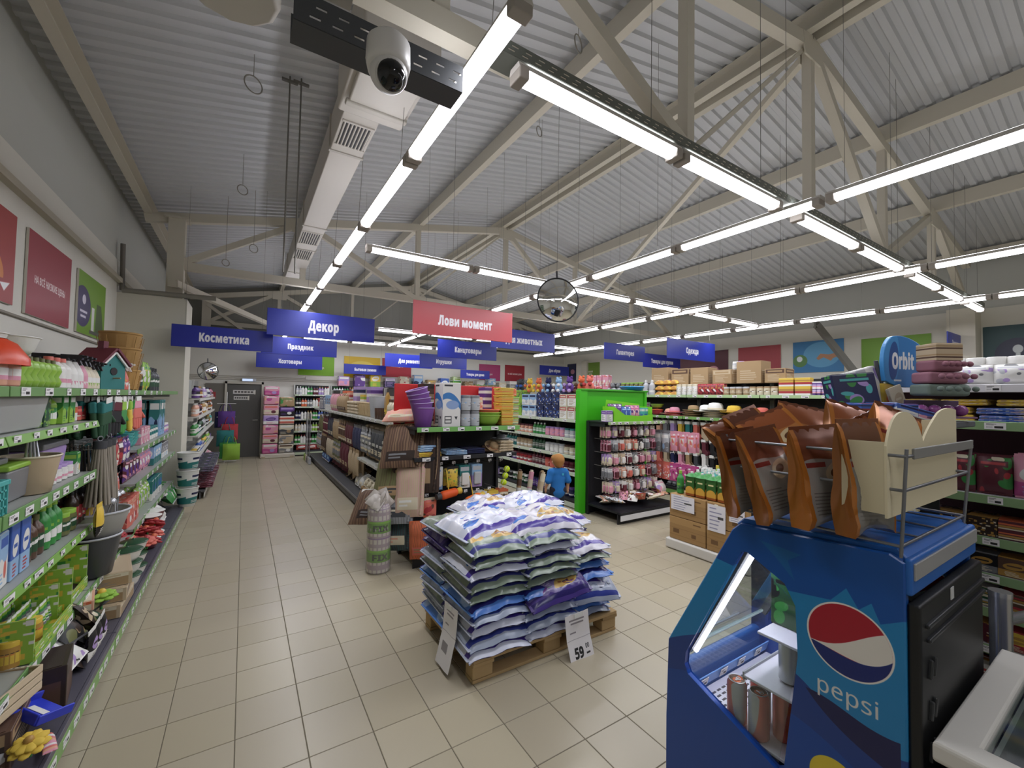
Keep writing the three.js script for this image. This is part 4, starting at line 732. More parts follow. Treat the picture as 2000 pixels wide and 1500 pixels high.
  for (let i = 0; i < 12; i++) put(G.ladle('silver', 'bowl'), 'steel ladle standing head up in the steel bowl', 'ladle', FL.at(3.98 + 0.11 * Math.cos(i * 2.4), 0.78 + 0.03 * rnd(), 0.42 + 0.1 * Math.sin(i * 2.4)), [PI + rr(-0.35, 0.35), rr(0, 6), rr(-0.35, 0.35)], 'ladles in the steel bowl', 0.75);
  put(G.bucket('dark grey', 0.15, 0.26, 'silver'), 'dark bucket below the bowl of ladles', 'bucket', FL.at(3.98, 0.475, 0.4));
  // far bays
  const gen = (ys, where, x0, x1, list) => { for (const [y, lab] of ys) { let x = x0; const it = []; while (x < x1) { const e = list[Math.floor(rnd() * list.length)]; it.push(e); x += e[3] * e[4]; } const seen = new Set(); fill(FL, y, 0.42, x0, it.filter((e) => !seen.has(e[2]) && seen.add(e[2])), lab + where); } };
  fill(FL, 1.202, 0.42, 5.0, [
    [G.bowl('turquoise', 0.09, 0.08), 'bowl', 'turquoise bowl', 2, 0.2, { stack: 3, sh: 0.03, dz: 0.1 }],
    [G.carton(pm('pink,white,coral,cream', 1), 'pink', 0.14, 0.16, 0.1), 'box', 'pink and white box', 3, 0.15, { rows: 2, deep: 0.12 }],
    [G.jar('white', 'teal', pm('teal,white,light blue,cream', 0), 0.14, 0.055), 'jar', 'white jar with teal lid', 4, 0.13, { rows: 2, deep: 0.13 }],
    [G.carton(pm('teal,light blue,white,navy', 3), 'teal', 0.15, 0.42, 0.1), 'box', 'tall teal box', 3, 0.16, { rows: 2, deep: 0.12 }],
    [G.jar('lilac', 'white', wl, 0.12, 0.05), 'jar', 'lilac jar with white lid', 3, 0.12],
  ], 'upper shelf of the far left bays');
  fill(FL, 0.902, 0.42, 5.0, [
    [G.pouch(pm('maroon,pink,white,purple', 1), 'maroon', 0.14, 0.22, 0.06), 'pouch', 'maroon and pink pouch', 4, 0.14, { rows: 2 }],
    [G.pouch(pm('pink,lilac,white,violet', 1), 'pink', 0.14, 0.22, 0.06), 'pouch', 'pink and violet pouch', 4, 0.14, { rows: 2 }],
    [G.carton(pm('light blue,teal,white,grey', 0), 'teal', 0.14, 0.2, 0.1), 'box', 'pale teal box', 4, 0.15, { rows: 2 }],
    [G.carton(pm('grey,white,silver,light blue', 0), 'grey', 0.14, 0.18, 0.1), 'box', 'silver grey box', 3, 0.15],
  ], 'middle shelf of the far left bays');
  fill(FL, 0.502, 0.42, 5.0, [
    [G.carton(pm('coral,peach,white,red', 1), 'coral', 0.15, 0.24, 0.1), 'box', 'coral patterned box', 3, 0.16, { rows: 2 }],
    [G.pouch(pm('lime,white,green,silver', 1), 'lime', 0.16, 0.26, 0.08), 'pouch', 'lime and silver pouch', 4, 0.16, { rows: 2 }],
    [G.carton(pm('teal,white,blue,grey', 0), 'teal', 0.15, 0.22, 0.1), 'box', 'teal and grey box', 4, 0.16],
  ], 'lower shelf of the far left bays');
  // stacked buckets at the end of the shelving
  const bk = G.bucket(0xdfdfda, 0.13, 0.25, 'white');
  const printB = pm('white,teal,navy,light blue', 3);
  [['lowest', 0.16], ['second', 0.4], ['topmost', 0.64]].forEach(([n, y], i) => { const o = put(bk, `${n} white and teal bucket in the stack ending the left shelving`, 'bucket', [-0.62, y + 0.001, -7.36]); mesh('label', move(new THREE.CylinderGeometry(0.126, 0.106, 0.16, 20, 1, true), 0, 0.12, 0), printB, o); });
}
// cosmetics shelving farther along the left side
{
  const fc = frame([-1.0, 0, 0], PI / 2), W = 1.05;
  for (let i = 0; i < 4; i++) bay(`${['nearest', 'second', 'third', 'farthest'][i]} bay of the cosmetics shelving beyond the partition`, frame([-1.0, 0, -8.5 - (i + 0.5) * W], PI / 2), W, 2.0, { base: 0.5, baseH: 0.14, body: M(0xc9c8c2, 0.5), strip: M(0xd3d2ca, 0.5), kick: M(0x55565a, 0.5), back: M(0xa9aca6, 0.6), shelves: [1.62, 1.33, 1.02, 0.66].map((y) => ({ y, d: 0.38, tags: 2 })), group: 'bays of the cosmetics shelving' });
  const sets = [
    [1.632, 'top cosmetics shelf', [['bottle', 'purple', 'black'], ['bottle', 'maroon', 'gold'], ['tube', 'white', 'pink'], ['bottle', 'lilac', 'white'], ['tube', 'violet', 'white'], ['bottle', 'white', 'navy'], ['jar', 'cream', 'purple'], ['bottle', 'pink', 'maroon']], 0.2],
    [1.332, 'second cosmetics shelf', [['bottle', 'peach', 'white'], ['bottle', 'maroon', 'black'], ['tube', 'orange', 'white'], ['bottle', 'gold', 'white'], ['bottle', 'cream', 'tan'], ['tube', 'pink', 'red'], ['bottle', 'brown', 'gold'], ['bottle', 'white', 'orange']], 0.21],
    [1.022, 'third cosmetics shelf', [['bottle', 'green', 'white'], ['jar', 'teal', 'white'], ['bottle', 'dark green', 'black'], ['bottle', 'silver', 'grey'], ['tube', 'white', 'green'], ['jar', 'black', 'silver'], ['bottle', 'olive', 'gold'], ['bottle', 'turquoise', 'white']], 0.2],
    [0.662, 'fourth cosmetics shelf', [['jar', 'navy', 'yellow'], ['jar', 'dark grey', 'white'], ['bottle', 'blue', 'white'], ['jar', 'purple', 'silver'], ['bottle', 'yellow', 'green'], ['jar', 'teal', 'cream'], ['bottle', 'lime', 'white'], ['jar', 'lilac', 'navy']], 0.17],
  ];
  for (const [y, where, l, h] of sets) fill(fc, y, 0.38, 8.55, l.map(([k, c, cap]) => [k === 'tube' ? G.tube(c, cap, pm(`${c},${cap},white,${c}`, 2), h * 0.8) : memo('cos' + k + c + cap, () => { const p = G[k](c, cap, pm(`${cap},white,${c},grey`, 0), k === 'jar' ? h * 0.6 : h, 0.042).clone(); p.name = 'cosmetics_' + k; return p; }), k === 'tube' ? 'tube' : k, `${c} ${k} with ${cap} cap`, 5, 0.1, {}]), where);
  // folded towels and pads jutting into the aisle on the low shelf, reusable bags on the end wall
  const tw = G.folded(pm('dark grey,grey,navy,lilac', 5, 0.95), 0.36, 0.09, 0.5, 3), tw2 = G.folded(pm('maroon,grey,dark grey,pink', 5, 0.95), 0.36, 0.09, 0.5, 3);
  for (let i = 0; i < 5; i++) for (let k = 0; k < 2; k++) put(k ? tw : tw2, `${k ? 'grey-blue' : 'maroon-grey'} folded towel jutting out of the cosmetics shelving`, 'towel', fc.at(8.75 + i * 0.42, (k ? 0.42 : 0.16), 0.36), PI / 2, k ? 'grey-blue towels' : 'maroon-grey towels');
  fill(fc, 0.141, 0.5, 10.9, [[G.pouch(pm('pink,white,lilac,grey', 1), 'white', 0.3, 0.3, 0.12), 'bag', 'pink and white pack of pads', 4, 0.3, { rot: [-0.4, 0, 0] }]], 'base of the cosmetics shelving');
  const bagc = [['navy', 1.3], ['purple', 1.32], ['red', 1.0], ['teal', 0.85], ['green', 0.55], ['lime', 0.52]];
  bagc.forEach(([c, y], i) => { const t = thing('shopping_bag', `${c} fabric shopping bag hanging near the grey door`, 'bag', [-0.42 + 0.05 * (i % 3) + 0.02 * i, y, -12.9 + 0.06 * i]); mesh('body', pillow(0.36, 0.4, 0.12, 6, 0.1), col(c, 0.9), t, [0, -0.25, 0]); for (const s of [-1, 1]) mesh('strap', tube([[s * 0.1, -0.06, 0.02], [s * 0.06, 0.1, 0.02], [s * 0.04, 0.12, 0.02]], 0.008, 8, 5), col(c, 0.9), t); });
  const st = thing('bag_stand', 'thin white wire stand holding the fabric bags', 'stand', [-0.36, 0, -12.85]);
  mesh('pole', rod([0, 0, 0], [0, 1.75, 0], 0.012), col('white'), st); mesh('foot', merge([rod([-0.25, 0.01, 0], [0.25, 0.01, 0], 0.012), rod([0, 0.01, -0.25], [0, 0.01, 0.25], 0.012)]), col('white'), st);
  for (const y of [0.7, 1.12, 1.46]) mesh('arm', rod([-0.2, y, 0], [0.2, y, 0], 0.008), col('white'), st);
}
// ---------------------------------------------------------------- hanging signs
const NAVY = M(0x232f8c, 0.4), SIGNRED = M(0xa93840, 0.4);
function sign(text, label, x, y, z, w, h, red = false, size = 0.55) {
  const t = thing('hanging_sign', label, 'sign', [x + w / 2, y - h / 2, z], 0, red ? undefined : 'blue department signs');
  mesh('panel', rbox(w, h, 0.018, 0.004), red ? SIGNRED : NAVY, t);
  const tex = canvasTex(512, Math.round(512 * h / w), (g, W, H) => { g.fillStyle = red ? '#b24a50' : '#27339a'; g.fillRect(0, 0, W, H); g.fillStyle = '#e9e7ec'; fitText(g, text, W / 2, H * 0.52, W * 0.9, H * size, 'bold', 0.66); });
  mesh('lettering', new THREE.PlaneGeometry(w - 0.01, h - 0.01), M(0xffffff, 0.35, { map: tex }), t, [0, 0, 0.0095]);
  for (const s of [-1, 1]) mesh('hanging_wire', rod([s * w * 0.38, h / 2, 0], [s * w * 0.38, roofY(x + w / 2 + s * w * 0.38) - y + h / 2 + 0.04, 0], 0.0015, 5), WIRE, t);
}
sign('Косметика', 'blue sign lettered Косметика, leftmost in the hall', -0.873, 2.667, -7.4, 1.22, 0.31);
sign('Декор', 'blue sign lettered Декор under the end of the aisle lights', 0.25, 3.0, -7.19, 1.56, 0.4);
sign('Праздник', 'blue sign lettered Праздник, below Декор', 0.28, 3.0, -10.7, 1.55, 0.39, false, 0.42);
sign('Хозтовары', 'blue sign half hidden below Праздник', 0.24, 2.83, -13.1, 1.62, 0.4, false, 0.4);
sign('Лови момент', 'red sign lettered Лови момент, the only red one', 1.845, 3.0, -5.38, 1.55, 0.445, true, 0.42);
sign('Для животных', 'blue sign lettered Для животных, right of the red sign', 3.72, 3.0, -6.6, 1.45, 0.37, false, 0.46);
sign('Канцтовары', 'blue sign lettered Канцтовары below the red sign', 3.56, 3.0, -8.7, 1.5, 0.4, false, 0.42);
sign('Для ремонта', 'blue sign lettered Для ремонта over the middle gondola', 3.5, 3.0, -12.6, 1.5, 0.4, false, 0.4);
sign('Игрушки', 'blue sign lettered Игрушки beside Для ремонта', 4.34, 3.0, -11.96, 1.54, 0.41, false, 0.42);
sign('Бытовая химия', 'blue sign lettered Бытовая химия before the yellow poster', 2.47, 2.66, -13.2, 1.24, 0.3, false, 0.42);
sign('Товары для дома', 'blue sign lettered Товары для дома, lowest in the middle', 6.17, 2.66, -13.0, 1.13, 0.29, false, 0.42);
sign('Для обуви', 'blue sign lettered Для обуви far back before the corner', 9.48, 3.0, -13.0, 1.44, 0.36, false, 0.46);
sign('Галантерея', 'blue sign lettered Галантерея, left of the right-hand signs', 6.72, 3.0, -6.8, 1.33, 0.37, false, 0.42);
sign('Товары для кухни', 'blue sign lettered Товары для кухни, lower of the right pair', 8.9, 2.98, -7.57, 1.56, 0.37, false, 0.42);
sign('Одежда', 'blue sign lettered Одежда, above the clothes shelving', 7.18, 3.0, -5.5, 1.64, 0.41, false, 0.4);
sign('Продукты питания', 'blue sign at the right edge over the bottled shelves', 10.0, 2.98, -2.06, 1.34, 0.34, false, 0.4);

// ---------------------------------------------------------------- posters on the walls
function poster(label, wall, a, b, y0, y1, draw, k = 256) {
  const w = Math.abs(b - a), h = y1 - y0, m = (a + b) / 2, y = (y0 + y1) / 2;
  const [pos, turn] = wall === 'L' ? [[XL + 0.012, y, m], PI / 2] : wall === 'R' ? [[XR - 0.012, y, m], -PI / 2] : [[m, y, ZB + 0.012], 0];
  const t = thing('wall_poster', label, 'poster', pos, turn, 'large posters on the walls');
  const tex = canvasTex(k, Math.round(k * h / w), draw);
  mesh('board', rbox(w, h, 0.018, 0.003), M(0xcfcabd, 0.6), t);
  mesh('print', new THREE.PlaneGeometry(w - 0.004, h - 0.004), M(0xffffff, 0.45, { map: tex }), t, [0, 0, 0.0095]);
}
const plain = (c, words = [], y0 = 0.55) => (g, w, h) => { g.fillStyle = c; g.fillRect(0, 0, w, h); g.fillStyle = '#f2e4e2'; words.forEach((s, i) => fitText(g, s, w / 2, h * (y0 + i * 0.14), w * 0.84, h * 0.13)); };
const oval = (g, x, y, a, b, c) => { g.fillStyle = c; g.beginPath(); g.ellipse(x, y, a, b, 0, 0, 7); g.fill(); };
poster('red and orange poster cut by the left picture edge', 'L', -3.45, -4.64, 2.345, 3.015, (g, w, h) => { g.fillStyle = '#a63a36'; g.fillRect(0, 0, w, h); g.fillStyle = '#d9843c'; g.beginPath(); g.moveTo(0, h * 0.2); g.bezierCurveTo(w * 0.5, h * 0.1, w * 0.9, h * 0.5, w * 0.86, h * 0.75); g.lineTo(0, h * 0.8); g.fill(); oval(g, w * 0.5, h * 0.62, w * 0.2, h * 0.16, '#e0b060'); g.fillStyle = '#fff'; g.beginPath(); g.moveTo(w * 0.82, h * 0.8); g.lineTo(w * 0.95, h * 0.77); g.lineTo(w * 0.88, h * 0.88); g.fill(); });
poster('red poster lettered НА ВСЁ НИЗКИЕ ЦЕНЫ on the left wall', 'L', -4.855, -5.83, 2.325, 3.01, plain('#9e3540', ['НА ВСЁ НИЗКИЕ ЦЕНЫ']));
poster('green poster with a dark oval and two bottles', 'L', -6.06, -7.05, 2.33, 2.99, (g, w, h) => { g.fillStyle = '#79a52e'; g.fillRect(0, 0, w, h); oval(g, w * 0.16, h * 0.56, w * 0.28, h * 0.33, '#3f3566'); oval(g, w * 0.2, h * 0.44, w * 0.06, h * 0.08, '#e6e1f2'); g.fillStyle = '#e6e1f2'; g.fillRect(w * 0.08, h * 0.62, w * 0.24, h * 0.04); g.fillRect(w * 0.1, h * 0.7, w * 0.18, h * 0.04); g.fillStyle = '#e9e9e4'; g.fillRect(w * 0.48, h * 0.5, w * 0.1, h * 0.42); g.fillStyle = '#4c6238'; g.beginPath(); g.moveTo(w * 0.66, h * 0.4); g.lineTo(w * 0.84, h * 0.4); g.lineTo(w * 0.97, h * 0.92); g.lineTo(w * 0.62, h * 0.92); g.fill(); g.fillStyle = '#5a5a55'; g.fillRect(w * 0.42, h * 0.9, w * 0.56, h * 0.06); });
poster('bright green poster with white lines beside the blue signs', 'B', 1.3, 2.27, 2.286, 2.925, plain('#7fb52a', ['НИЗКИЕ', 'ЦЕНЫ ВСЕГДА'], 0.5));
poster('yellow poster behind the lettered Бытовая химия sign', 'B', 2.545, 3.64, 2.264, 2.925, (g, w, h) => { g.fillStyle = '#dfb92a'; g.fillRect(0, 0, w, h); oval(g, w * 0.5, h * 0.5, w * 0.36, h * 0.3, '#e8cf5a'); });
poster('red poster on the back wall right of the yellow one', 'B', 3.7, 4.66, 2.34, 2.94, plain('#b13540', ['НИЗКИЕ ЦЕНЫ'], 0.42));
poster('magenta poster on the back wall', 'B', 7.2, 8.1, 2.35, 2.95, plain('#b03a70', ['СКИДКИ'], 0.6));
poster('dark red poster on the back wall near the corner', 'B', 8.3, 9.2, 2.36, 2.98, plain('#9e2a36', ['НА ВСЁ НИЗКИЕ ЦЕНЫ']));
poster('dark blue poster in the far corner of the right wall', 'R', -13.4, -12.85, 2.43, 3.15, (g, w, h) => { g.fillStyle = '#232a4c'; g.fillRect(0, 0, w, h); oval(g, w * 0.6, h * 0.45, w * 0.22, h * 0.14, '#a9788c'); });
poster('olive green poster near the far corner of the right wall', 'R', -12.52, -11.53, 2.44, 3.13, plain('#6f8f3a', ['НИЗКИЕ', 'ЦЕНЫ'], 0.5));
poster('maroon poster with a pink shape behind the Одежда sign', 'R', -8.15, -6.57, 2.3, 3.16, (g, w, h) => { g.fillStyle = '#5d3038'; g.fillRect(0, 0, w, h); oval(g, w * 0.72, h * 0.62, w * 0.1, h * 0.12, '#d59aa0'); });
poster('red poster above the cartons on the right wall', 'R', -6.3, -5.23, 2.25, 3.17, plain('#a84046', ['НА ВСЁ', 'НИЗКИЕ ЦЕНЫ']));
poster('blue poster showing an open hand', 'R', -4.96, -3.93, 2.44, 3.18, (g, w, h) => { g.fillStyle = '#3a7fb4'; g.fillRect(0, 0, w, h); oval(g, w * 0.58, h * 0.45, w * 0.36, h * 0.4, '#63a6cf'); oval(g, w * 0.15, h * 0.62, w * 0.15, h * 0.2, '#5c8a4c'); oval(g, w * 0.14, h * 0.56, w * 0.06, h * 0.09, '#e8f0f4'); g.fillStyle = '#b5835f'; g.beginPath(); g.moveTo(w * 0.96, h * 0.4); g.lineTo(w * 0.72, h * 0.46); g.lineTo(w * 0.56, h * 0.42); g.lineTo(w * 0.48, h * 0.56); g.lineTo(w * 0.52, h * 0.62); g.lineTo(w * 0.62, h * 0.54); g.lineTo(w * 0.76, h * 0.66); g.lineTo(w * 0.8, h * 0.58); g.lineTo(w * 0.96, h * 0.5); g.fill(); });
poster('green poster half hidden by the blue chewing-gum sign', 'R', -3.62, -2.52, 2.24, 3.12, plain('#7aa83c', ['НИЗКИЕ', 'ЦЕНЫ'], 0.6));
poster('dark green poster with a round emblem at the right edge', 'R', -1.85, -0.5, 2.22, 3.14, (g, w, h) => { g.fillStyle = '#27474a'; g.fillRect(0, 0, w, h); oval(g, w * 0.3, h * 0.55, w * 0.2, h * 0.3, '#2b2f46'); oval(g, w * 0.3, h * 0.46, w * 0.045, h * 0.08, '#cfd6d8'); g.fillStyle = '#cfd6d8'; g.fillRect(w * 0.28, h * 0.54, w * 0.04, h * 0.06); g.fillRect(w * 0.22, h * 0.68, w * 0.16, h * 0.05); });

// ---------------------------------------------------------------- back wall: door, notices, fire sign
{
  const d = struct('door_1'); const DG = M(0x5b5a56, 0.5);
  mesh('door_leaf', rbox(0.78, 1.98, 0.05, 0.005), DG, d, [0.01, 0.99, ZB + 0.03]);
  mesh('side_panel', rbox(0.44, 1.98, 0.04, 0.005), M(0x77736a, 0.55), d, [-0.64, 0.99, ZB + 0.025]);
  mesh('frame', merge([move(box(0.05, 2.04, 0.09), -0.41, 1.02, 0), move(box(0.05, 2.04, 0.09), 0.43, 1.02, 0), move(box(0.9, 0.06, 0.09), 0.01, 2.01, 0)]), M(0xc9c4b6, 0.5), d, [0, 0, ZB + 0.045]);
  mesh('handle', merge([rod([0.33, 1.0, 0.05], [0.33, 1.0, 0.1], 0.01), rod([0.33, 1.0, 0.1], [0.22, 1.0, 0.1], 0.01)]), STEEL, d, [0, 0, ZB]);
  const note = canvasTex(128, 32, (g) => { g.fillStyle = '#d8d6d0'; g.fillRect(0, 0, 128, 32); g.fillStyle = '#55524e'; for (let i = 0; i < 6; i++) g.fillRect(8 + i * 19, 9, 14, 14); });
  [['upper white paper notice taped to the grey door', 0.0, 1.76, 0.5, 0.1], ['lower white paper notice taped to the grey door', -0.06, 1.6, 0.34, 0.1]].forEach(([l, x, y, w, h]) => { const t = thing('door_notice', l, 'notice', [x, y, ZB + 0.058]); mesh('sheet', box(w, h, 0.003), M(0xffffff, 0.7, { map: note }), t); mesh('tape', box(0.03, h + 0.02, 0.001), M(0xe6e2d6, 0.4), t, [w / 2, 0, 0.002]); });
  const f = thing('fire_sign', 'red fire sign with a white symbol left of the grey door', 'sign', [-0.72, 1.66, ZB + 0.05]);
  mesh('plate', box(0.18, 0.18, 0.006), col('red', 0.4), f); mesh('symbol', merge([move(rbox(0.04, 0.09, 0.004, 0.002), 0.02, -0.01, 0), move(box(0.02, 0.025, 0.004), 0.02, 0.05, 0)]), col('white', 0.4), f, [0, 0, 0.004]);
  const ex = thing('door_lamp', 'small pale blue emergency lamp over the grey door', 'lamp', [0.1, 2.09, ZB + 0.05]);
  mesh('case', rbox(0.34, 0.09, 0.07, 0.01), M(0xd9dde2, 0.4), ex); mesh('lens', rbox(0.24, 0.06, 0.01, 0.004), new THREE.MeshStandardMaterial({ color: 0xdfe9f6, emissive: 0xbfd8ff, emissiveIntensity: 0.7, roughness: 0.3 }), ex, [-0.03, 0, 0.037]);
  const gx = thing('exit_sign', 'green exit sign with a white arrow on the right column', 'sign', [XR - 0.45, 2.13, -1.83], 0);
  gx.rotation.y = -PI / 2; gx.position.set(XR - 0.43, 2.13, -2.05);
  mesh('plate', box(0.34, 0.2, 0.01), col(0x1d7a48, 0.4), gx);
  mesh('arrow', poly([[-0.12, -0.018], [0.04, -0.018], [0.04, -0.06], [0.13, 0], [0.04, 0.06], [0.04, 0.018], [-0.12, 0.018]], 0.003), col('white', 0.4), gx, [0, 0, 0.006]);
  for (const [l, p, r, q] of [['small round convex mirror by the cosmetics shelving', [-0.72, 2.22, -12.0], 0.2, 0.3]]) convexMirror(l, p, r, q);
}
function convexMirror(label, p, r, turn) {
  const t = thing('convex_mirror', label, 'mirror', p, turn);
  const prof = []; for (let i = 0; i <= 10; i++) { const a = (i / 10) * 0.75; prof.push([r * Math.sin(a) / Math.sin(0.75), r * 0.9 * (Math.cos(a) - Math.cos(0.75)) / Math.sin(0.75)]); }
  mesh('mirror_face', lathe(prof.reverse(), 32), M(0xdfe0de, 0.06, { metalness: 1 }), t, [0, 0, 0], [PI / 2, 0, 0]);
  mesh('rim', new THREE.TorusGeometry(r, r * 0.035, 8, 36), M(0x191a1c, 0.5), t);
  mesh('backing', cyl(r * 0.98, r * 0.98, 0.01, 32), M(0x2b2b2d, 0.6), t, [0, 0, -0.006], [PI / 2, 0, 0]);
  mesh('bracket', rod([0, 0, -0.01], [0, r + 0.1, -0.06], 0.012), M(0x55565a, 0.5), t);
  return t;
}
{
  const t = convexMirror('large round convex mirror hanging before the middle light cross', [3.02, 2.86, -3.8], 0.25, -0.3);
  mesh('hanging_wire', rod([0, 0.25, -0.05], [0, roofY(3.02) - 2.86 + 0.04, -0.05], 0.002), WIRE, t);
}
// diaper packs stacked by the door
{
  const pk = [pm('pink,magenta,white,lilac', 3), pm('pink,white,peach,magenta', 1), pm('lilac,white,purple,pink', 0), pm('pink,cream,coral,maroon', 3), pm('peach,pink,white,maroon', 1)];
  const pack = (m, w, h) => memo('dp' + m.uuid + w + h, () => proto((g) => { mesh('bundle', move(rbox(w, h, 0.3, 0.03, 2), 0, h / 2, 0), m, g); mesh('carry_strip', move(rbox(w * 0.5, 0.02, 0.02, 0.006), 0, h + 0.005, 0), col('white', 0.4), g); }, 'pack'));
  const z = -13.2, ords = ['lowest', 'second', 'third', 'fourth', 'fifth', 'sixth', 'seventh', 'eighth'];
  const hs = [0.26, 0.24, 0.24, 0.25, 0.26, 0.24, 0.24];
  let y = 0.12; hs.forEach((h, i) => { put(pack(pk[[0, 3, 1, 2, 3, 1, 0][i]], 0.36, h), `${ords[i]} pink pack in the tall stack beside the grey door`, 'pack', [0.63, y, z]); y += h + 0.012; });
  y = 0.12; const rm = [pm('cream,grey,brown,white', 3), pm('beige,grey,white,brown', 1), pm('cream,dark grey,white,tan', 3), pm('white,orange,red,cream', 2), pm('purple,black,lilac,white', 3), pm('tan,green,peach,beige', 1)];
  [0.24, 0.24, 0.26, 0.22, 0.24, 0.26].forEach((h, i) => { put(pack(rm[i], 0.36, h), `${ords[i]} pack in the shorter stack right of the pink one`, 'pack', [1.01, y, z]); y += h + 0.012; });
  const pal = thing('wrapped_pallet', 'white wrapped pallet under the stacked packs by the door', 'pallet', [0.82, 0, z]);
  mesh('skirt', rbox(0.82, 0.11, 0.4, 0.02, 2), M(0xcfc8ba, 0.6), pal, [0, 0.058, 0]); for (const s of [-1, 1]) mesh('runner', rbox(0.09, 0.05, 0.38, 0.005), M(0xb3a68c, 0.7), pal, [s * 0.34, 0.026, 0.02]);
}
// wall shelving with bottles on the back wall
const detergent = (c, cap) => memo('det' + c + cap, () => { const p = G.bottle(c, cap, pm(`white,${c},${cap},grey`, 0), 0.23, 0.036).clone(); p.name = 'detergent_bottle'; return p; });
{
  const z = ZB + 0.02, ys = [1.72, 1.38, 1.03, 0.69, 0.35], nm = ['first', 'second', 'third', 'fourth', 'fifth', 'sixth', 'seventh', 'eighth'];
  const lists = [['silver', 'white', 'green', 'maroon', 'lilac', 'white'], ['black', 'orange', 'grey', 'white', 'coral', 'cream'], ['navy', 'white', 'cream', 'green', 'blue', 'navy'], ['cream', 'white', 'silver', 'lime', 'maroon', 'white'], ['green', 'white', 'brown', 'green', 'silver', 'white']];
  for (let b = 0; b < 8; b++) {
    const cx = 1.68 + b * 0.98, f = frame([cx, 0, z], 0);
    bay(`${nm[b]} shelving bay from the door along the back wall`, f, 0.96, 2.0, { base: 0.42, baseH: 0.15, body: M(0xd4d6cf, 0.5), back: b % 2 ? M(0x23352a, 0.6) : M(0x1d2023, 0.6), strip: M(0xb9c8ad, 0.5), shelves: ys.map((y) => ({ y, d: 0.36, tags: 3 })), group: 'shelving bays along the back wall' });
    if (b < 2) ys.forEach((y, k) => fill(f, y + 0.002, 0.36, -0.45, lists[k].map((c, i) => { const cap = ['white', 'green', 'grey', 'navy', 'gold', 'red'][(i + k + b) % 6]; return [k === 4 && i > 3 ? G.jar(c, cap, pm(`white,${c},${cap},grey`, 0), 0.16, 0.045) : detergent(c, cap), 'bottle', `${c} bottle with ${cap} cap, place ${'abcdef'[i]}`.replace(/, place ./, ''), 2, 0.073, {}]; }), `${['top', 'second', 'third', 'fourth', 'fifth'][k]} shelf, ${nm[b]} back bay`));
  }
  fill(frame([1.68, 0, z], 0), 0.152, 0.4, -0.4, [[G.pouch(pm('red,coral,white,maroon', 0), 'red', 0.26, 0.16, 0.14), 'pouch', 'red and white refill pouch', 3, 0.27]], 'base of the first back bay');
  // tall goods on top of the back shelving, seen over the island
  const tops = [['lilac', 'pink'], ['purple', 'lilac'], ['yellow', 'lime'], ['lilac', 'navy'], ['cream', 'red'], ['light blue', 'navy'], ['tan', 'yellow'], ['blue', 'white'], ['lime', 'green'], ['tan', 'cream'], ['white', 'lime'], ['light blue', 'white'], ['cream', 'green'], ['white', 'grey'], ['grey', 'navy']];
  tops.forEach(([a, b2], i) => put(G.carton(pm(`${a},${b2},white,${a}`, [3, 1, 0, 6, 5][i % 5]), a, 0.3, 0.28 + 0.14 * ((i * 7) % 3) / 2, 0.25), uniq(`${a} box with ${b2} print on top of the back wall shelving`), 'box', [2.5 + i * 0.46, 2.0, -13.4]));
}
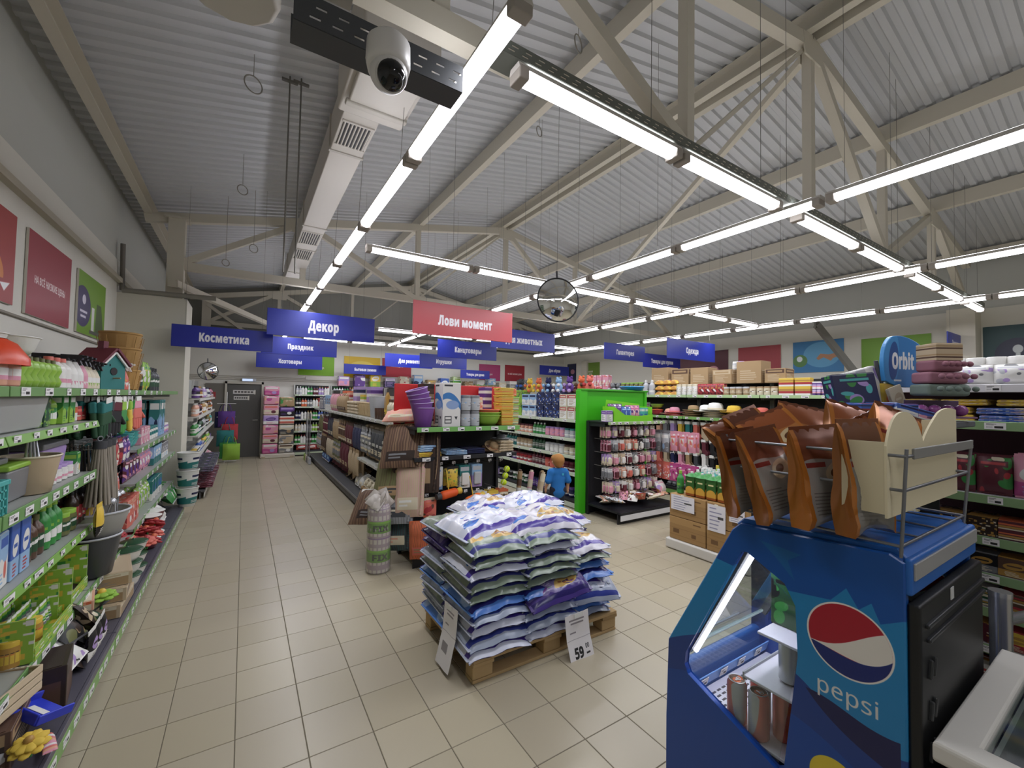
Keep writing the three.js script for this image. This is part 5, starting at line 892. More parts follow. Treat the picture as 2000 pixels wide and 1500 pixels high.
// ---------------------------------------------------------------- middle island: textiles and decor, seen from the left aisle
const FI = frame([2.1, 0, 0], -PI / 2);   // local x = world z, out = -x
{
  const W = 1.3, nm = ['nearest', 'second', 'third', 'fourth', 'fifth', 'farthest'];
  for (let i = 0; i < 6; i++) {
    const near = i === 0, zc = -4.72 - (i + 0.5) * W;
    bay(`${nm[i]} bay of the textile island facing the left aisle`, frame([2.1, 0, zc], -PI / 2), W, 1.86, {
      base: 0.58, baseH: 0.15, body: M(0xa9aaa2, 0.5), kick: M(0x4b4b4d, 0.5), front: M(0x6d6e70, 0.4), baseStrip: M(0x3a3a3c, 0.5), strip: M(0xb8b9ae, 0.45), back: M(0x3b3833, 0.7),
      shelves: [{ y: 1.37, d: 0.46, tags: 4 }, ...(near ? [{ y: 1.08, d: 0.42, tags: 2 }, { y: 0.78, d: 0.5, tags: 2 }, { y: 0.46, d: 0.5, tags: 2 }] : i === 1 ? [{ y: 1.0, d: 0.42, tags: 3 }, { y: 0.7, d: 0.46, tags: 3 }] : [])],
      hooks: i > 1 ? [{ y: 1.22, d: 0.38, pitch: 0.16 }, { y: 0.8, d: 0.38, pitch: 0.2 }] : [], group: 'bays of the textile island' });
    bay(`${nm[i]} bay on the hidden far side of the textile island`, frame([2.12, 0, zc], PI / 2), W, 1.8, { base: 0.55, body: M(0xa9aaa2, 0.5), shelves: [{ y: 1.37, d: 0.46, tags: 0 }], group: 'far side bays of the textile island' });
  }
  const T = 'top shelf of the textile island', tex = (c, s = 5) => pm(c, s === 1 ? 7 : s === 5 ? 8 : s, 0.8);
  // standing goods along the top, from near to far
  fill(FI, 1.372, 0.42, -5.35, [
    [G.mug('black', 0.05, 0.13), 'vase', 'black vase', 2, 0.13, { dz: 0.08 }],
    [G.bottle('cream', 'brown', tex('cream,brown,tan,beige', 1), 0.3, 0.05), 'vase', 'cream vase with brown neck', 3, 0.12, { rows: 2 }],
    [G.pouch(tex('gold,yellow,tan,brown', 0), 'gold', 0.18, 0.4, 0.08), 'pouch', 'tall mustard packet', 1, 0.2],
    [G.mug('brown', 0.06, 0.16), 'vase', 'brown stoneware vase', 3, 0.14, { rows: 2 }],
    [G.bucket('silver', 0.12, 0.34, 'white'), 'vase', 'tall silver vase', 2, 0.25, { dz: 0.14 }],
    [G.wicker(0xcbb48c, 0.09, 0.22), 'basket', 'pale wicker basket', 4, 0.2, { dz: 0.14 }],
    [G.folded(tex('beige,cream,tan,olive'), 0.28, 0.24, 0.3, 4), 'textile', 'beige folded blanket stack', 3, 0.32, { dz: 0.2 }],
    [G.cushion(tex('tan,beige,brown,cream', 1), 0.36, 0.34, 0.12), 'cushion', 'tan patterned cushion', 4, 0.22],
    [G.pouch(tex('pink,beige,cream,coral', 1), 'pink', 0.24, 0.38, 0.1), 'pouch', 'pink and beige bedding packet', 4, 0.2, { rows: 2 }],
    [G.carton(pm('light blue,white,grey,silver', 0), 'light blue', 0.22, 0.34, 0.18), 'box', 'pale blue kettle box', 3, 0.25, { dz: 0.1 }],
    [G.carton(pm('navy,silver,white,grey', 6), 'navy', 0.22, 0.3, 0.18), 'box', 'navy appliance box', 2, 0.26],
    [G.spray('white', 'red', pm('white,red,orange,grey', 0), 0.28, 0.05), 'spray bottle', 'white spray bottle with red trigger', 5, 0.11, { rows: 2 }],
  ], T, -1);
  // cartons stacked on the island's crown
  const crown = [['pink', 'coral', -7.2, 0.3], ['lilac', 'purple', -7.7, 0.5], ['yellow', 'lime', -8.2, 0.36], ['lilac', 'navy', -8.8, 0.52], ['cream', 'pink', -6.7, 0.34], ['silver', 'white', -6.2, 0.3], ['peach', 'red', -9.4, 0.4], ['orange', 'cream', -9.9, 0.44]];
  crown.forEach(([a, b, z, h]) => put(G.carton(pm(`${a},${b},white,${a}`, 2), a, 0.3, h, 0.22), `tall ${a} and ${b} carton along the crown of the textile island`, 'box', FI.at(z, 1.375, 0.12), -PI / 2));
  // hanging goods
  const hung = [['dark grey', 'grey'], ['grey', 'silver'], ['navy', 'grey'], ['maroon', 'brown'], ['brown', 'tan'], ['tan', 'cream'], ['dark grey', 'navy'], ['burgundy', 'maroon'], ['olive', 'beige']];
  hung.forEach(([a, b], i) => fill(FI, 1.21, 0.44, -6.05 - i * 0.66, [[G.bag(tex(`${a},${b},cream,${a}`, [1, 2, 5][i % 3]), b, 0.2, 0.42, 0.06), 'textile pack', `${a} textile pack with ${b} header`, 3, 0.21, { rows: 2, deep: 0.09 }]], 'upper hooks of the textile island', -1));
  [['beige', 'tan'], ['maroon', 'burgundy'], ['grey', 'olive'], ['cream', 'brown'], ['dark brown', 'tan'], ['silver', 'grey']].forEach(([a, b], i) => fill(FI, 0.79, 0.46, -7.4 - i * 0.8, [[G.bag(tex(`${a},${b},beige,${a}`, [5, 1, 2][i % 3]), b, 0.22, 0.44, 0.07), 'textile pack', `${a} textile pack with ${b} header`, 3, 0.25, { rows: 2, deep: 0.1 }]], 'lower hooks of the textile island', -1));
  // shelves of the two nearest bays
  fill(FI, 1.082, 0.4, -4.85, [[G.folded(tex('olive,beige,yellow,tan'), 0.26, 0.2, 0.3, 4), 'textile', 'olive folded textile stack', 2, 0.3, { dz: 0.18 }], [G.folded(tex('yellow,lime,beige,olive'), 0.24, 0.18, 0.3, 3), 'textile', 'yellow-green folded textile stack', 2, 0.27, { dz: 0.18 }]], 'second shelf of the near textile bay', -1);
  fill(FI, 0.782, 0.46, -4.85, [[G.folded(tex('silver,white,grey,cream'), 0.3, 0.12, 0.36, 3), 'textile', 'silver-grey folded textile', 3, 0.36, { dz: 0.2, stack: 2, sh: 0.122 }]], 'third shelf of the near textile bay', -1);
  fill(FI, 0.462, 0.46, -4.85, [[G.folded(tex('tan,beige,cream,brown'), 0.3, 0.14, 0.36, 3), 'textile', 'tan folded textile', 3, 0.36, { dz: 0.2 }]], 'lowest shelf of the near textile bay', -1);
  fill(FI, 1.002, 0.4, -6.1, [[G.folded(tex('beige,grey,olive,tan'), 0.28, 0.24, 0.3, 4), 'textile', 'beige-grey folded textile stack', 4, 0.3, { dz: 0.18 }]], 'second bay of the textile island', -1);
  fill(FI, 0.702, 0.44, -6.1, [[G.cushion(tex('brown,olive,tan,dark grey', 1), 0.34, 0.28, 0.12), 'cushion', 'brown-olive patterned cushion', 4, 0.3, { dz: 0.12 }]], 'second bay of the textile island', -1);
  fill(FI, 0.151, 0.54, -5.0, [
    [G.cushion(tex('cream,white,beige,grey', 1), 0.36, 0.3, 0.14), 'cushion', 'cream cushion lying on the base', 3, 0.36, { rot: [-0.9, 0.2, 0], lift: 0.04, dz: 0.2 }],
    [G.toy('cream', 'tan', 1.3), 'soft toy', 'cream soft toy', 4, 0.2, { dz: 0.12 }],
    [G.pouch(tex('white,grey,cream,silver', 1), 'white', 0.24, 0.26, 0.14), 'bag', 'white padded packet', 3, 0.28, { rot: [-0.6, 0, 0], lift: 0.03, dz: 0.12 }],
    [G.cushion(tex('tan,cream,beige,brown'), 0.38, 0.3, 0.16), 'cushion', 'tan cushion lying on the base', 3, 0.38, { rot: [-0.9, -0.2, 0], lift: 0.04, dz: 0.2 }],
    [G.cushion(tex('maroon,burgundy,brown,grey', 1), 0.38, 0.3, 0.16), 'cushion', 'maroon cushion lying on the base', 4, 0.38, { rot: [-0.8, 0.1, 0], lift: 0.04, dz: 0.2, stack: 2, sh: 0.12 }],
    [G.pouch(tex('blue,white,light blue,navy', 1), 'white', 0.3, 0.3, 0.16), 'bag', 'blue and white padded packet', 3, 0.34, { rot: [-0.6, 0, 0], lift: 0.03, dz: 0.12 }],
  ], 'base of the textile island', -1);
  // brooms leaning at the far end
  [['grey', 'lime', -12.35], ['silver', 'cream', -12.1], ['dark grey', 'grey', -11.85], ['grey', 'silver', -11.6]].forEach(([a, b, z]) => put(G.broom(a, b, 1.25), `${a} broom with ${b} head at the far end of the textile island`, 'broom', [1.42, 0.005, z], [0, -PI / 2, 0.0]));
  // big soft packs of curtains drooping past the near corner
  const drape = (w, h, d, mt, seal) => memo('drape' + [w, h, d, mt.uuid], () => proto((g) => { mesh('pack', move(pillow(w, h, d, 8, 0.2, 3), 0, -h / 2, 0), mt, g); mesh('header_card', move(box(w * 0.9, 0.06, 0.01), 0, -0.03, 0), col(seal, 0.6), g); mesh('fold_edge', tube([[w * 0.42, -0.04, d * 0.2], [w * 0.46, -h * 0.5, d * 0.42], [w * 0.4, -h * 0.96, d * 0.1]], 0.012, 10, 5), mt, g); }, 'curtain_pack'));
  [['taupe curtain pack, topmost of those drooping past the island corner', 'brown,tan,dark brown,grey', 1.5, 1.42, -4.5, 0.46, 0.5, 'tan', 0.5], ['dark brown curtain pack behind the taupe one', 'dark brown,brown,tan,olive', 1.6, 1.4, -4.44, 0.56, 0.72, 'beige', 0.32], ['pink-cream curtain pack at the island corner', 'peach,pink,cream,beige', 1.52, 1.56, -4.62, 0.4, 0.2, 'pink', 1.0],
    ['olive curtain pack drooping at mid height of the island corner', 'olive,brown,tan,dark grey', 1.42, 1.04, -4.5, 0.44, 0.46, 'tan', 0.5], ['cream-pink curtain pack at mid height beside the hooks', 'beige,pink,cream,white', 1.5, 1.04, -4.3, 0.32, 0.56, 'cream', 0.32], ['brown curtain pack bending over the low shelf', 'brown,tan,dark brown,grey', 1.3, 0.72, -4.6, 0.52, 0.42, 'white', 0.8], ['grey curtain pack below the olive one', 'grey,silver,dark grey,cream', 1.4, 0.84, -4.42, 0.44, 0.46, 'white', 0.5], ['blue-grey pack with a cream label low at the island corner', 'dark grey,teal,cream,peach', 1.38, 0.56, -4.38, 0.36, 0.42, 'teal', 0.3], ['orange-brown plastic pack beside the pallet stack', 'orange,brown,coral,tan', 1.52, 0.5, -4.0, 0.28, 0.36, 'orange', 0.12]].forEach(([l, c, x, y, z, w, h, s, tilt]) => put(drape(w, h, 0.1, tex(c, 1), s), l, 'curtain pack', [x, y, z], [-tilt, -0.75, 0.1]));
}
// ---------------------------------------------------------------- end of the island facing the camera
const FE = frame([2.1, 0, -4.64], 0);
{
  const t = bay('dark end bay with a red back board facing the camera', FE, 1.25, 1.44, {
    base: 0.56, baseH: 0.16, body: DARK, back: M(0x14161a, 0.6), kick: M(0x17181d, 0.5), strip: M(0x74ad5c, 0.4), baseStrip: false,
    shelves: [{ y: 1.4, d: 0.52, tags: 6, h: 0.05 }, { y: 1.09, d: 0.46, strip: DARK, tags: 5 }],
    hooks: [{ y: 0.98, d: 0.4, pitch: 0.15, tag: true }, { y: 0.66, d: 0.4, pitch: 0.15, tag: true }] });
  mesh('header_board', rbox(1.36, 0.46, 0.03, 0.005), M(0xc02a2c, 0.4), t, [-0.02, 1.63, 0.01]);
  const T = 'green-edged top shelf of the end bay', y = 1.402;
  const pb = G.bucket('violet', 0.115, 0.2, 'lilac');
  for (let i = 0; i < 5; i++) put(pb, `${['lowest', 'second', 'third', 'fourth', 'topmost leaning'][i]} violet bucket in the stack left of the tall carton`, 'bucket', FE.at(-0.5 - i * 0.006, y + i * 0.05, 0.38), [0, 0, i * 0.07]);
  const lil = labelRing(0.112, 0.04, 0.15);
  const airfry = canvasTex(128, 256, (g) => { g.fillStyle = '#dddad6'; g.fillRect(0, 0, 128, 256); g.fillStyle = '#34343a'; g.fillRect(10, 10, 60, 10); g.fillStyle = '#3b78b8'; g.beginPath(); g.moveTo(0, 70); g.bezierCurveTo(40, 40, 90, 60, 128, 120); g.lineTo(128, 160); g.bezierCurveTo(90, 100, 40, 80, 0, 100); g.fill(); g.fillStyle = '#8aa2cc'; g.beginPath(); g.ellipse(70, 128, 46, 26, 0, 0, 7); g.fill(); g.strokeStyle = '#2c2c30'; g.lineWidth = 5; g.strokeRect(18, 196, 44, 38); g.beginPath(); g.moveTo(18, 215); g.lineTo(62, 215); g.stroke(); g.fillStyle = '#2c2c30'; g.beginPath(); g.moveTo(84, 196); g.lineTo(108, 196); g.lineTo(98, 216); g.fill(); });
  put(G.carton(M(0xffffff, 0.5, { map: airfry }), 'white', 0.21, 0.47, 0.22), 'tall white carton with a blue swoosh on the end bay', 'box', FE.at(-0.22, y, 0.37));
  put(G.carton(pm('dark brown,brown,tan,cream', 2), 'brown', 0.12, 0.46, 0.2), 'tall dark brown carton behind the violet buckets', 'box', FE.at(-0.4, y + 0.0, 0.18));
  const gj = G.jar('silver', 'grey', pm('silver,white,light blue,grey', 1), 0.17, 0.055);
  fill(FE, y, 0.5, -0.1, [[gj, 'jar', 'silvery glass jar', 2, 0.12, { rows: 2, deep: 0.13, stack: 2, sh: 0.172 }], [G.jar('cream', 'peach', pm('peach,cream,white,coral', 1), 0.16, 0.05), 'jar', 'peach patterned jar', 1, 0.12, { rows: 1, dz: 0.2, stack: 2, sh: 0.162 }]], T);
  put(G.bowl('lime', 0.165, 0.12), 'lime green basin on the end bay, outermost of the nest', 'basin', FE.at(0.27, y, 0.37));
  put(G.bowl('lime', 0.16, 0.12), 'lime green basin, middle of the nest', 'basin', FE.at(0.27, y + 0.03, 0.37));
  put(G.bowl('orange', 0.155, 0.12), 'orange basin on top of the lime nest', 'basin', FE.at(0.27, y + 0.06, 0.37));
  const tub = G.tub(pm('yellow,gold,yellow,orange', 2), 'yellow', 0.17, 0.085, 0.2);
  for (let i = 0; i < 5; i++) put(tub, `${['lowest', 'second', 'third', 'fourth', 'topmost'][i]} yellow plastic tub in the stack on the end bay`, 'tub', FE.at(0.5, y + i * 0.088, 0.36));
  const tub2 = G.tub(pm('cream,lime,grey,yellow', 2), 'lime', 0.1, 0.08, 0.18);
  for (let i = 0; i < 4; i++) put(tub2, `${['lowest', 'second', 'third', 'topmost'][i]} small lime-lidded tub at the right end of the end bay`, 'tub', FE.at(0.63, y + i * 0.083, 0.34));
  put(G.carton(pm('purple,white,purple,white', 2), 'purple', 0.1, 0.32, 0.16), 'purple carton with white bands beside the yellow tubs', 'box', FE.at(0.37, y + 0.12, 0.14));
  put(G.jar('orange', 'orange', pm('orange,peach,coral,red', 0), 0.09, 0.05), 'orange jar beyond the yellow tubs', 'jar', FE.at(0.66, y + 0.34, 0.3));
  // second shelf
  const S = (c, w, h, d, l, x, z, k = 3) => put(G.folded(pm(c, 5, 0.95), w, h, d, k), l, 'textile', FE.at(x, 1.092, z));
  S('yellow,gold,yellow,orange', 0.26, 0.05, 0.3, 'yellow folded cloth at the left of the second end shelf', -0.44, 0.3); put(G.folded(pm('light blue,blue,white,light blue', 5, 0.95), 0.25, 0.07, 0.3, 3), 'light blue folded cloth lying on the yellow one', 'textile', FE.at(-0.45, 1.145, 0.3), 0.1);
  S('light blue,white,navy,light blue', 0.26, 0.05, 0.28, 'pale blue folded cloth in the middle of the second end shelf', -0.12, 0.28); S('navy,black,navy,dark grey', 0.24, 0.06, 0.3, 'navy folded cloth on the second end shelf', 0.12, 0.26);
  put(G.hat('brown', 'tan', 0.13), 'brown straw hat on the second end shelf', 'hat', FE.at(0.32, 1.1, 0.3)); put(G.hat('tan', 'orange', 0.11), 'tan straw hat leaning on the brown one', 'hat', FE.at(0.38, 1.14, 0.34), [0.6, 0.2, 0]);
  S('beige,cream,olive,tan', 0.2, 0.13, 0.28, 'beige folded textile stack at the right of the second end shelf', 0.52, 0.28, 4); put(G.hat('grey', 'white', 0.11), 'grey cap on the beige stack', 'hat', FE.at(0.52, 1.225, 0.28));
  // hooks
  fill(FE, 0.97, 0.46, -0.58, [
    [G.hang(pm('dark grey,white,brown,navy', 6), 'brown', 0.12, 0.24), 'hanging pack', 'grey card with brown content', 1, 0.16, { rows: 4, deep: 0.04 }],
    [G.hang(pm('white,light blue,blue,grey', 1), 'white', 0.14, 0.24), 'hanging pack', 'white card with blue print', 1, 0.17, { rows: 4, deep: 0.04 }],
    [G.bag(pm('yellow,lime,gold,olive', 5), 'black', 0.13, 0.22), 'hanging pack', 'yellow rope toy in a packet', 1, 0.17, { rows: 2 }],
    [G.hang(pm('teal,white,silver,light blue', 3), 'white', 0.12, 0.25), 'hanging pack', 'teal and white card', 1, 0.15, { rows: 4, deep: 0.04 }],
    [G.hang(pm('light blue,lilac,silver,white', 3), 'silver', 0.12, 0.25), 'hanging pack', 'pale lilac card', 1, 0.15, { rows: 4, deep: 0.04 }],
  ], 'upper hooks of the end bay');
  for (const [i, l] of [[0, 'upper lime tennis ball in a net at the right of the end bay'], [1, 'middle lime tennis ball in a net at the right of the end bay'], [2, 'lowest lime tennis ball in a net at the right of the end bay']]) { const b = thing('tennis_ball', l, 'ball', FE.at(0.5 - 0.02 * i, 0.9 - i * 0.075, 0.46)); mesh('felt', sph(0.036, 16, 12), col(0xc4dc2c, 0.95), b); mesh('seam', new THREE.TorusGeometry(0.036, 0.0025, 5, 24), col('white', 0.8), b, [0, 0, 0], [0.5, 0.6, 0]); }
  const chew = (c) => memo('chew' + c, () => proto((g) => { mesh('barrel', move(new THREE.CapsuleGeometry(0.045, 0.14, 6, 14), 0, 0, 0, 0, 0, PI / 2), col(c, 0.6), g); for (const s of [-1, 1]) mesh('end_cap', move(cyl(0.03, 0.036, 0.05, 14), s * 0.13, 0, 0, 0, 0, PI / 2), col(s < 0 ? 'dark grey' : 'yellow', 0.6), g); mesh('cord', rod([0, 0.04, 0], [0.02, 0.24, -0.05], 0.006), col('yellow', 0.8), g); }, 'dog_toy'));
  put(chew(0xe2581c), 'orange barrel dog toy hanging at the left of the end bay', 'dog toy', FE.at(-0.24, 0.7, 0.5), [0, 0.2, 0.1]);
  put(chew(0xf0722a), 'bright orange barrel dog toy, frontmost on the end bay', 'dog toy', FE.at(0.02, 0.63, 0.56), [0, 0.3, 0.15]);
  put(G.bag(pm('coral,orange,red,brown', 1), 'cream', 0.14, 0.2), 'orange packet hanging left of the dog toys', 'hanging pack', FE.at(-0.44, 0.68, 0.46));
  put(G.bag(pm('orange,peach,cream,brown', 1), 'white', 0.12, 0.18), 'peach-orange packet at the left edge of the end bay', 'hanging pack', FE.at(-0.57, 0.68, 0.46));
  fill(FE, 0.66, 0.46, 0.12, [
    [G.bag(pm('green,white,lime,red', 3), 'white', 0.13, 0.22), 'hanging pack', 'green and white packet', 1, 0.15, { rows: 3, deep: 0.05 }],
    [G.bag(pm('yellow,lime,orange,white', 6), 'yellow', 0.13, 0.26), 'hanging pack', 'yellow and lime packet', 1, 0.15, { rows: 3, deep: 0.05 }],
    [G.bag(pm('tan,brown,cream,green', 6), 'orange', 0.12, 0.22), 'hanging pack', 'tan packet with orange header', 1, 0.14, { rows: 3, deep: 0.05 }],
  ], 'lower hooks of the end bay');
  put(G.bag(pm('pink,lilac,white,grey', 2), 'grey', 0.2, 0.14, 0.08), 'pale pink bundle under the bright orange dog toy', 'hanging pack', FE.at(0.16, 0.54, 0.5), [0, 0, 0.3]);
  put(G.bucket('dark grey', 0.1, 0.17, 'black'), 'dark pet bowl bucket at the right of the end bay', 'bucket', FE.at(0.56, 0.44, 0.5));
  put(G.folded(pm('black,dark brown,black,dark grey', 5), 0.3, 0.2, 0.3, 3), 'black pet bed folded on the base of the end bay', 'pet bed', FE.at(-0.24, 0.162, 0.34));
  fill(FE, 0.162, 0.54, 0.0, [[G.pouch(pm('brown,tan,orange,cream', 1), 'brown', 0.2, 0.3, 0.08), 'pouch', 'brown pet food pouch', 3, 0.21, { rows: 2, deep: 0.1 }]], 'base of the end bay');
  // leaning rolls in the gap to the right
  [['tan', 'brown', 2.74, 0.1], ['pink', 'cream', 2.8, 0.16], ['brown', 'tan', 2.86, 0.2], ['cream', 'beige', 2.78, 0.24]].forEach(([a, b, x, k], i) => { const t = thing('wrapping_roll', `${a} wrapping roll with ${b} end leaning right of the end bay`, 'roll', [x, 0.01, -4.3 + i * 0.09]); mesh('roll', rod([0.06, 0.02, 0], [0.06 + k * 0.8, 0.82, -0.02], 0.03, 12), pm(`${a},${b},white,${a}`, 2), t); mesh('core', rod([0.06 + k * 0.8, 0.82, -0.02], [0.06 + k * 0.82, 0.84, -0.02], 0.02, 10), col(b), t); });
  put(G.bucket(0xcfcac0, 0.16, 0.2, 'white'), 'pale bucket holding the wrapping rolls', 'bucket', [2.95, 0.005, -4.12]);
}
// ---------------------------------------------------------------- rolled garden mesh
{
  const tx = canvasTex(256, 256, (g) => { g.fillStyle = '#b0a0ac'; g.fillRect(0, 0, 256, 256); g.fillStyle = '#d8d2cf'; for (let y = 0; y < 16; y++) for (let x = 0; x < 16; x++) g.fillRect(x * 16 + 3, y * 16 + 3, 11, 9); g.fillStyle = '#8d6fa6'; for (let y = 0; y < 16; y += 2) g.fillRect(0, y * 16, 256, 2); });
  const lab = canvasTex(256, 64, (g) => { g.fillStyle = '#5f9a1e'; g.fillRect(0, 0, 256, 64); g.fillStyle = '#7fbf2a'; g.fillRect(0, 0, 256, 12); g.fillStyle = '#1d3a12'; g.fillStyle = '#16300e'; for (const x of [-6, 122, 250]) fitText(g, 'FIX', x, 38, 70, 44, 'bold', 0.85); });
  const t = thing('mesh_roll', 'wrapped roll of purple-white mesh with green FIX bands standing on the floor', 'roll', [1.17, 0, -4.25]); t.scale.set(0.88, 0.86, 0.88);
  mesh('roll', lathe([[0, 0.005], [0.115, 0.005], [0.125, 0.02], [0.122, 0.3], [0.127, 0.5], [0.118, 0.7], [0.1, 0.76], [0, 0.77]], 24), M(0xffffff, 0.35, { map: tx }), t);
  for (const y of [0.2, 0.52]) mesh('label_band', labelRing(0.1285, 0.13, y), M(0xffffff, 0.35, { map: lab }), t);
  const wrap = []; for (let i = 0; i < 9; i++) { const a = i * 0.7; wrap.push(move(pillow(0.14, 0.16, 0.05, 5, 0.4), 0.07 * Math.cos(a), 0.78 + 0.03 * (i % 3), 0.07 * Math.sin(a), 0.5 * Math.sin(a), a, 0.7 * Math.cos(a))); }
  mesh('crumpled_wrap', merge(wrap), M(0xc9c2bb, 0.25), t);
  mesh('film', move(cyl(0.131, 0.137, 0.74, 24, true), 0, 0.375, 0), new THREE.MeshPhysicalMaterial({ color: 0xf4f4f0, roughness: 0.15, transmission: 0.9, thickness: 0, side: THREE.DoubleSide }), t);
}
// ---------------------------------------------------------------- pallet with stacked bags
{
  const PX = 1.81, PZ = -2.68, t = thing('pallet', 'wooden pallet under the stacked bags', 'pallet', [PX, 0, PZ]);
  const wd = [0xa98c5f, 0xb5986b, 0x9c8056].map((c) => M(c, 0.85));
  for (let i = 0; i < 5; i++) mesh('deck_board', rbox(1.2, 0.022, i % 2 ? 0.1 : 0.145, 0.003), wd[i % 3], t, [0, 0.133, -0.327 + i * 0.1635]);
  for (const x of [-0.53, 0, 0.53]) mesh('stringer_board', rbox(0.145, 0.022, 0.8, 0.003), wd[(x > 0) + 1], t, [x, 0.111, 0]);
  for (const x of [-0.53, 0, 0.53]) for (const z of [-0.33, 0, 0.33]) mesh('block', rbox(0.14, 0.078, z ? 0.1 : 0.145, 0.008), wd[Math.abs(Math.round(x * 7 + z * 9)) % 3], t, [x, 0.061, z * 1.03]);
  for (const z of [-0.33, 0, 0.33]) mesh('bottom_board', rbox(1.2, 0.02, z ? 0.1 : 0.145, 0.003), wd[1], t, [0, 0.011, z * 1.03]);
  const bagTex = (key, f) => M(0xffffff, 0.22, { map: canvasTex(256, 256, f) });
  const art = (bg, sheet, blob, band, warm) => (g) => {
    const s0 = seed; seed = band.charCodeAt(2) * 77 + bg.charCodeAt(3);
    g.fillStyle = bg; g.fillRect(0, 0, 256, 256);
    for (let i = 0; i < 26; i++) { g.fillStyle = sheet; g.globalAlpha = 0.5; g.beginPath(); g.ellipse(rnd() * 256, rnd() * 200, 14 + rnd() * 40, 8 + rnd() * 22, rnd() * 3, 0, 7); g.fill(); }
    g.globalAlpha = 1; g.fillStyle = blob; g.beginPath(); g.moveTo(200, 20); g.bezierCurveTo(256, 30, 250, 90, 214, 96); g.bezierCurveTo(180, 80, 190, 50, 200, 20); g.fill(); g.beginPath(); g.moveTo(20, 190); g.bezierCurveTo(30, 130, 70, 150, 84, 170); g.bezierCurveTo(70, 190, 50, 198, 20, 190); g.fill();
    if (warm) { g.fillStyle = '#c2a05c'; g.beginPath(); g.moveTo(110, 190); g.bezierCurveTo(110, 120, 180, 110, 220, 150); g.bezierCurveTo(220, 190, 160, 200, 110, 190); g.fill(); g.fillStyle = '#8d5a3c'; for (let i = 0; i < 4; i++) { g.beginPath(); g.ellipse(140 + i * 18, 160 + (i % 2) * 10, 9, 6, i, 0, 7); g.fill(); } }
    for (let i = 0; i < 34; i++) { g.strokeStyle = [band, '#7a84b4', '#8fa890', blob, '#b9a8d0'][i % 5]; g.lineWidth = 2 + rnd() * 5; g.beginPath(); const x = 20 + rnd() * 200, y = 20 + rnd() * 170; g.moveTo(x, y); g.lineTo(x + 8 + rnd() * 20, y - 6 + rnd() * 12); g.stroke(); }
    g.fillStyle = band; g.fillRect(0, 214, 256, 24); g.fillRect(0, 0, 256, 8); seed = s0;
  };
  const white = bagTex('w', art('#d3d6e4', '#e6e7ee', '#3f74c8', '#4b3a94', false)), warm = bagTex('o', art('#c9c6cf', '#d9d6d2', '#4a7ccc', '#4b3a94', true)), blue = bagTex('b', art('#4a78c4', '#a9c0e2', '#2f5fb8', '#2e2f7a', false)), green = bagTex('g', art('#7c8a78', '#a2a89a', '#c9a14a', '#3b3f7c', true)), purp = bagTex('p', art('#4a3a80', '#a59ab4', '#7a4a92', '#2d2560', true)), grey = bagTex('s', art('#9da6b8', '#c2c9d6', '#5577b0', '#35408c', false));
  const kinds = { white: [white, 'white and violet'], warm: [warm, 'white bag with a golden patch, violet-edged'], blue: [blue, 'blue'], green: [green, 'green-grey'], purple: [purp, 'purple'], grey: [grey, 'silver-blue'] };
  const bg = (k, w, d, h, v) => memo('bagp' + [k, w, d, h, v], () => proto((g) => { const p = pillow(w, d, h, 14, 0.22 + v * 0.0001, 3.2).clone(); p.rotateX(-PI / 2); { const q = p.attributes.position; for (let i = 0; i < q.count; i++) { const u = q.getX(i) / (w / 2), z = q.getZ(i) / (d / 2); q.setY(i, q.getY(i) - 0.018 * u * u * u * u - 0.02 * Math.max(0, z) ** 4 + 0.006 * Math.sin(6 * u + v)); } p.computeVertexNormals(); } mesh('body', p, kinds[k][0], g); for (const s of [-1, 1]) mesh('sealed_edge', move(rbox(0.022, 0.008, d * 0.94, 0.003), s * w * 0.495, -0.02, 0), M(k === 'purple' ? 0x4b3a78 : k === 'blue' ? 0x5b8ad2 : 0xb6bccb, 0.25), g); }, 'product_bag'));
  const ord = ['lowest', 'second', 'third', 'fourth', 'fifth', 'sixth', 'seventh', 'eighth', 'ninth', 'tenth', 'eleventh', 'twelfth'];
  // front row: three columns; behind them a second row; the right hand column is purple
  const cols = [
    { n: 'front left column', x: -0.41, z: 0.2, seq: ['white', 'grey', 'white', 'grey', 'blue', 'green', 'green', 'white', 'green', 'green'] },
    { n: 'front middle column', x: -0.02, z: 0.2, seq: ['white', 'grey', 'grey', 'white', 'blue', 'green', 'green', 'green', 'white', 'green'] },
    { n: 'front right column', x: 0.33, z: 0.16, seq: ['grey', 'blue', 'grey', 'white', 'blue', 'blue', 'green', 'warm'] },
    { n: 'rear left column', x: -0.41, z: -0.2, seq: ['blue', 'grey', 'green', 'grey', 'blue', 'green', 'grey', 'purple', 'purple', 'green'] },
    { n: 'rear middle column', x: -0.02, z: -0.2, seq: ['white', 'grey', 'grey', 'white', 'green', 'green', 'green', 'purple', 'green', 'white'] },
    { n: 'rear right column', x: 0.46, z: -0.2, seq: ['purple', 'purple', 'green', 'purple', 'green', 'purple', 'purple', 'purple', 'warm'] },
  ];
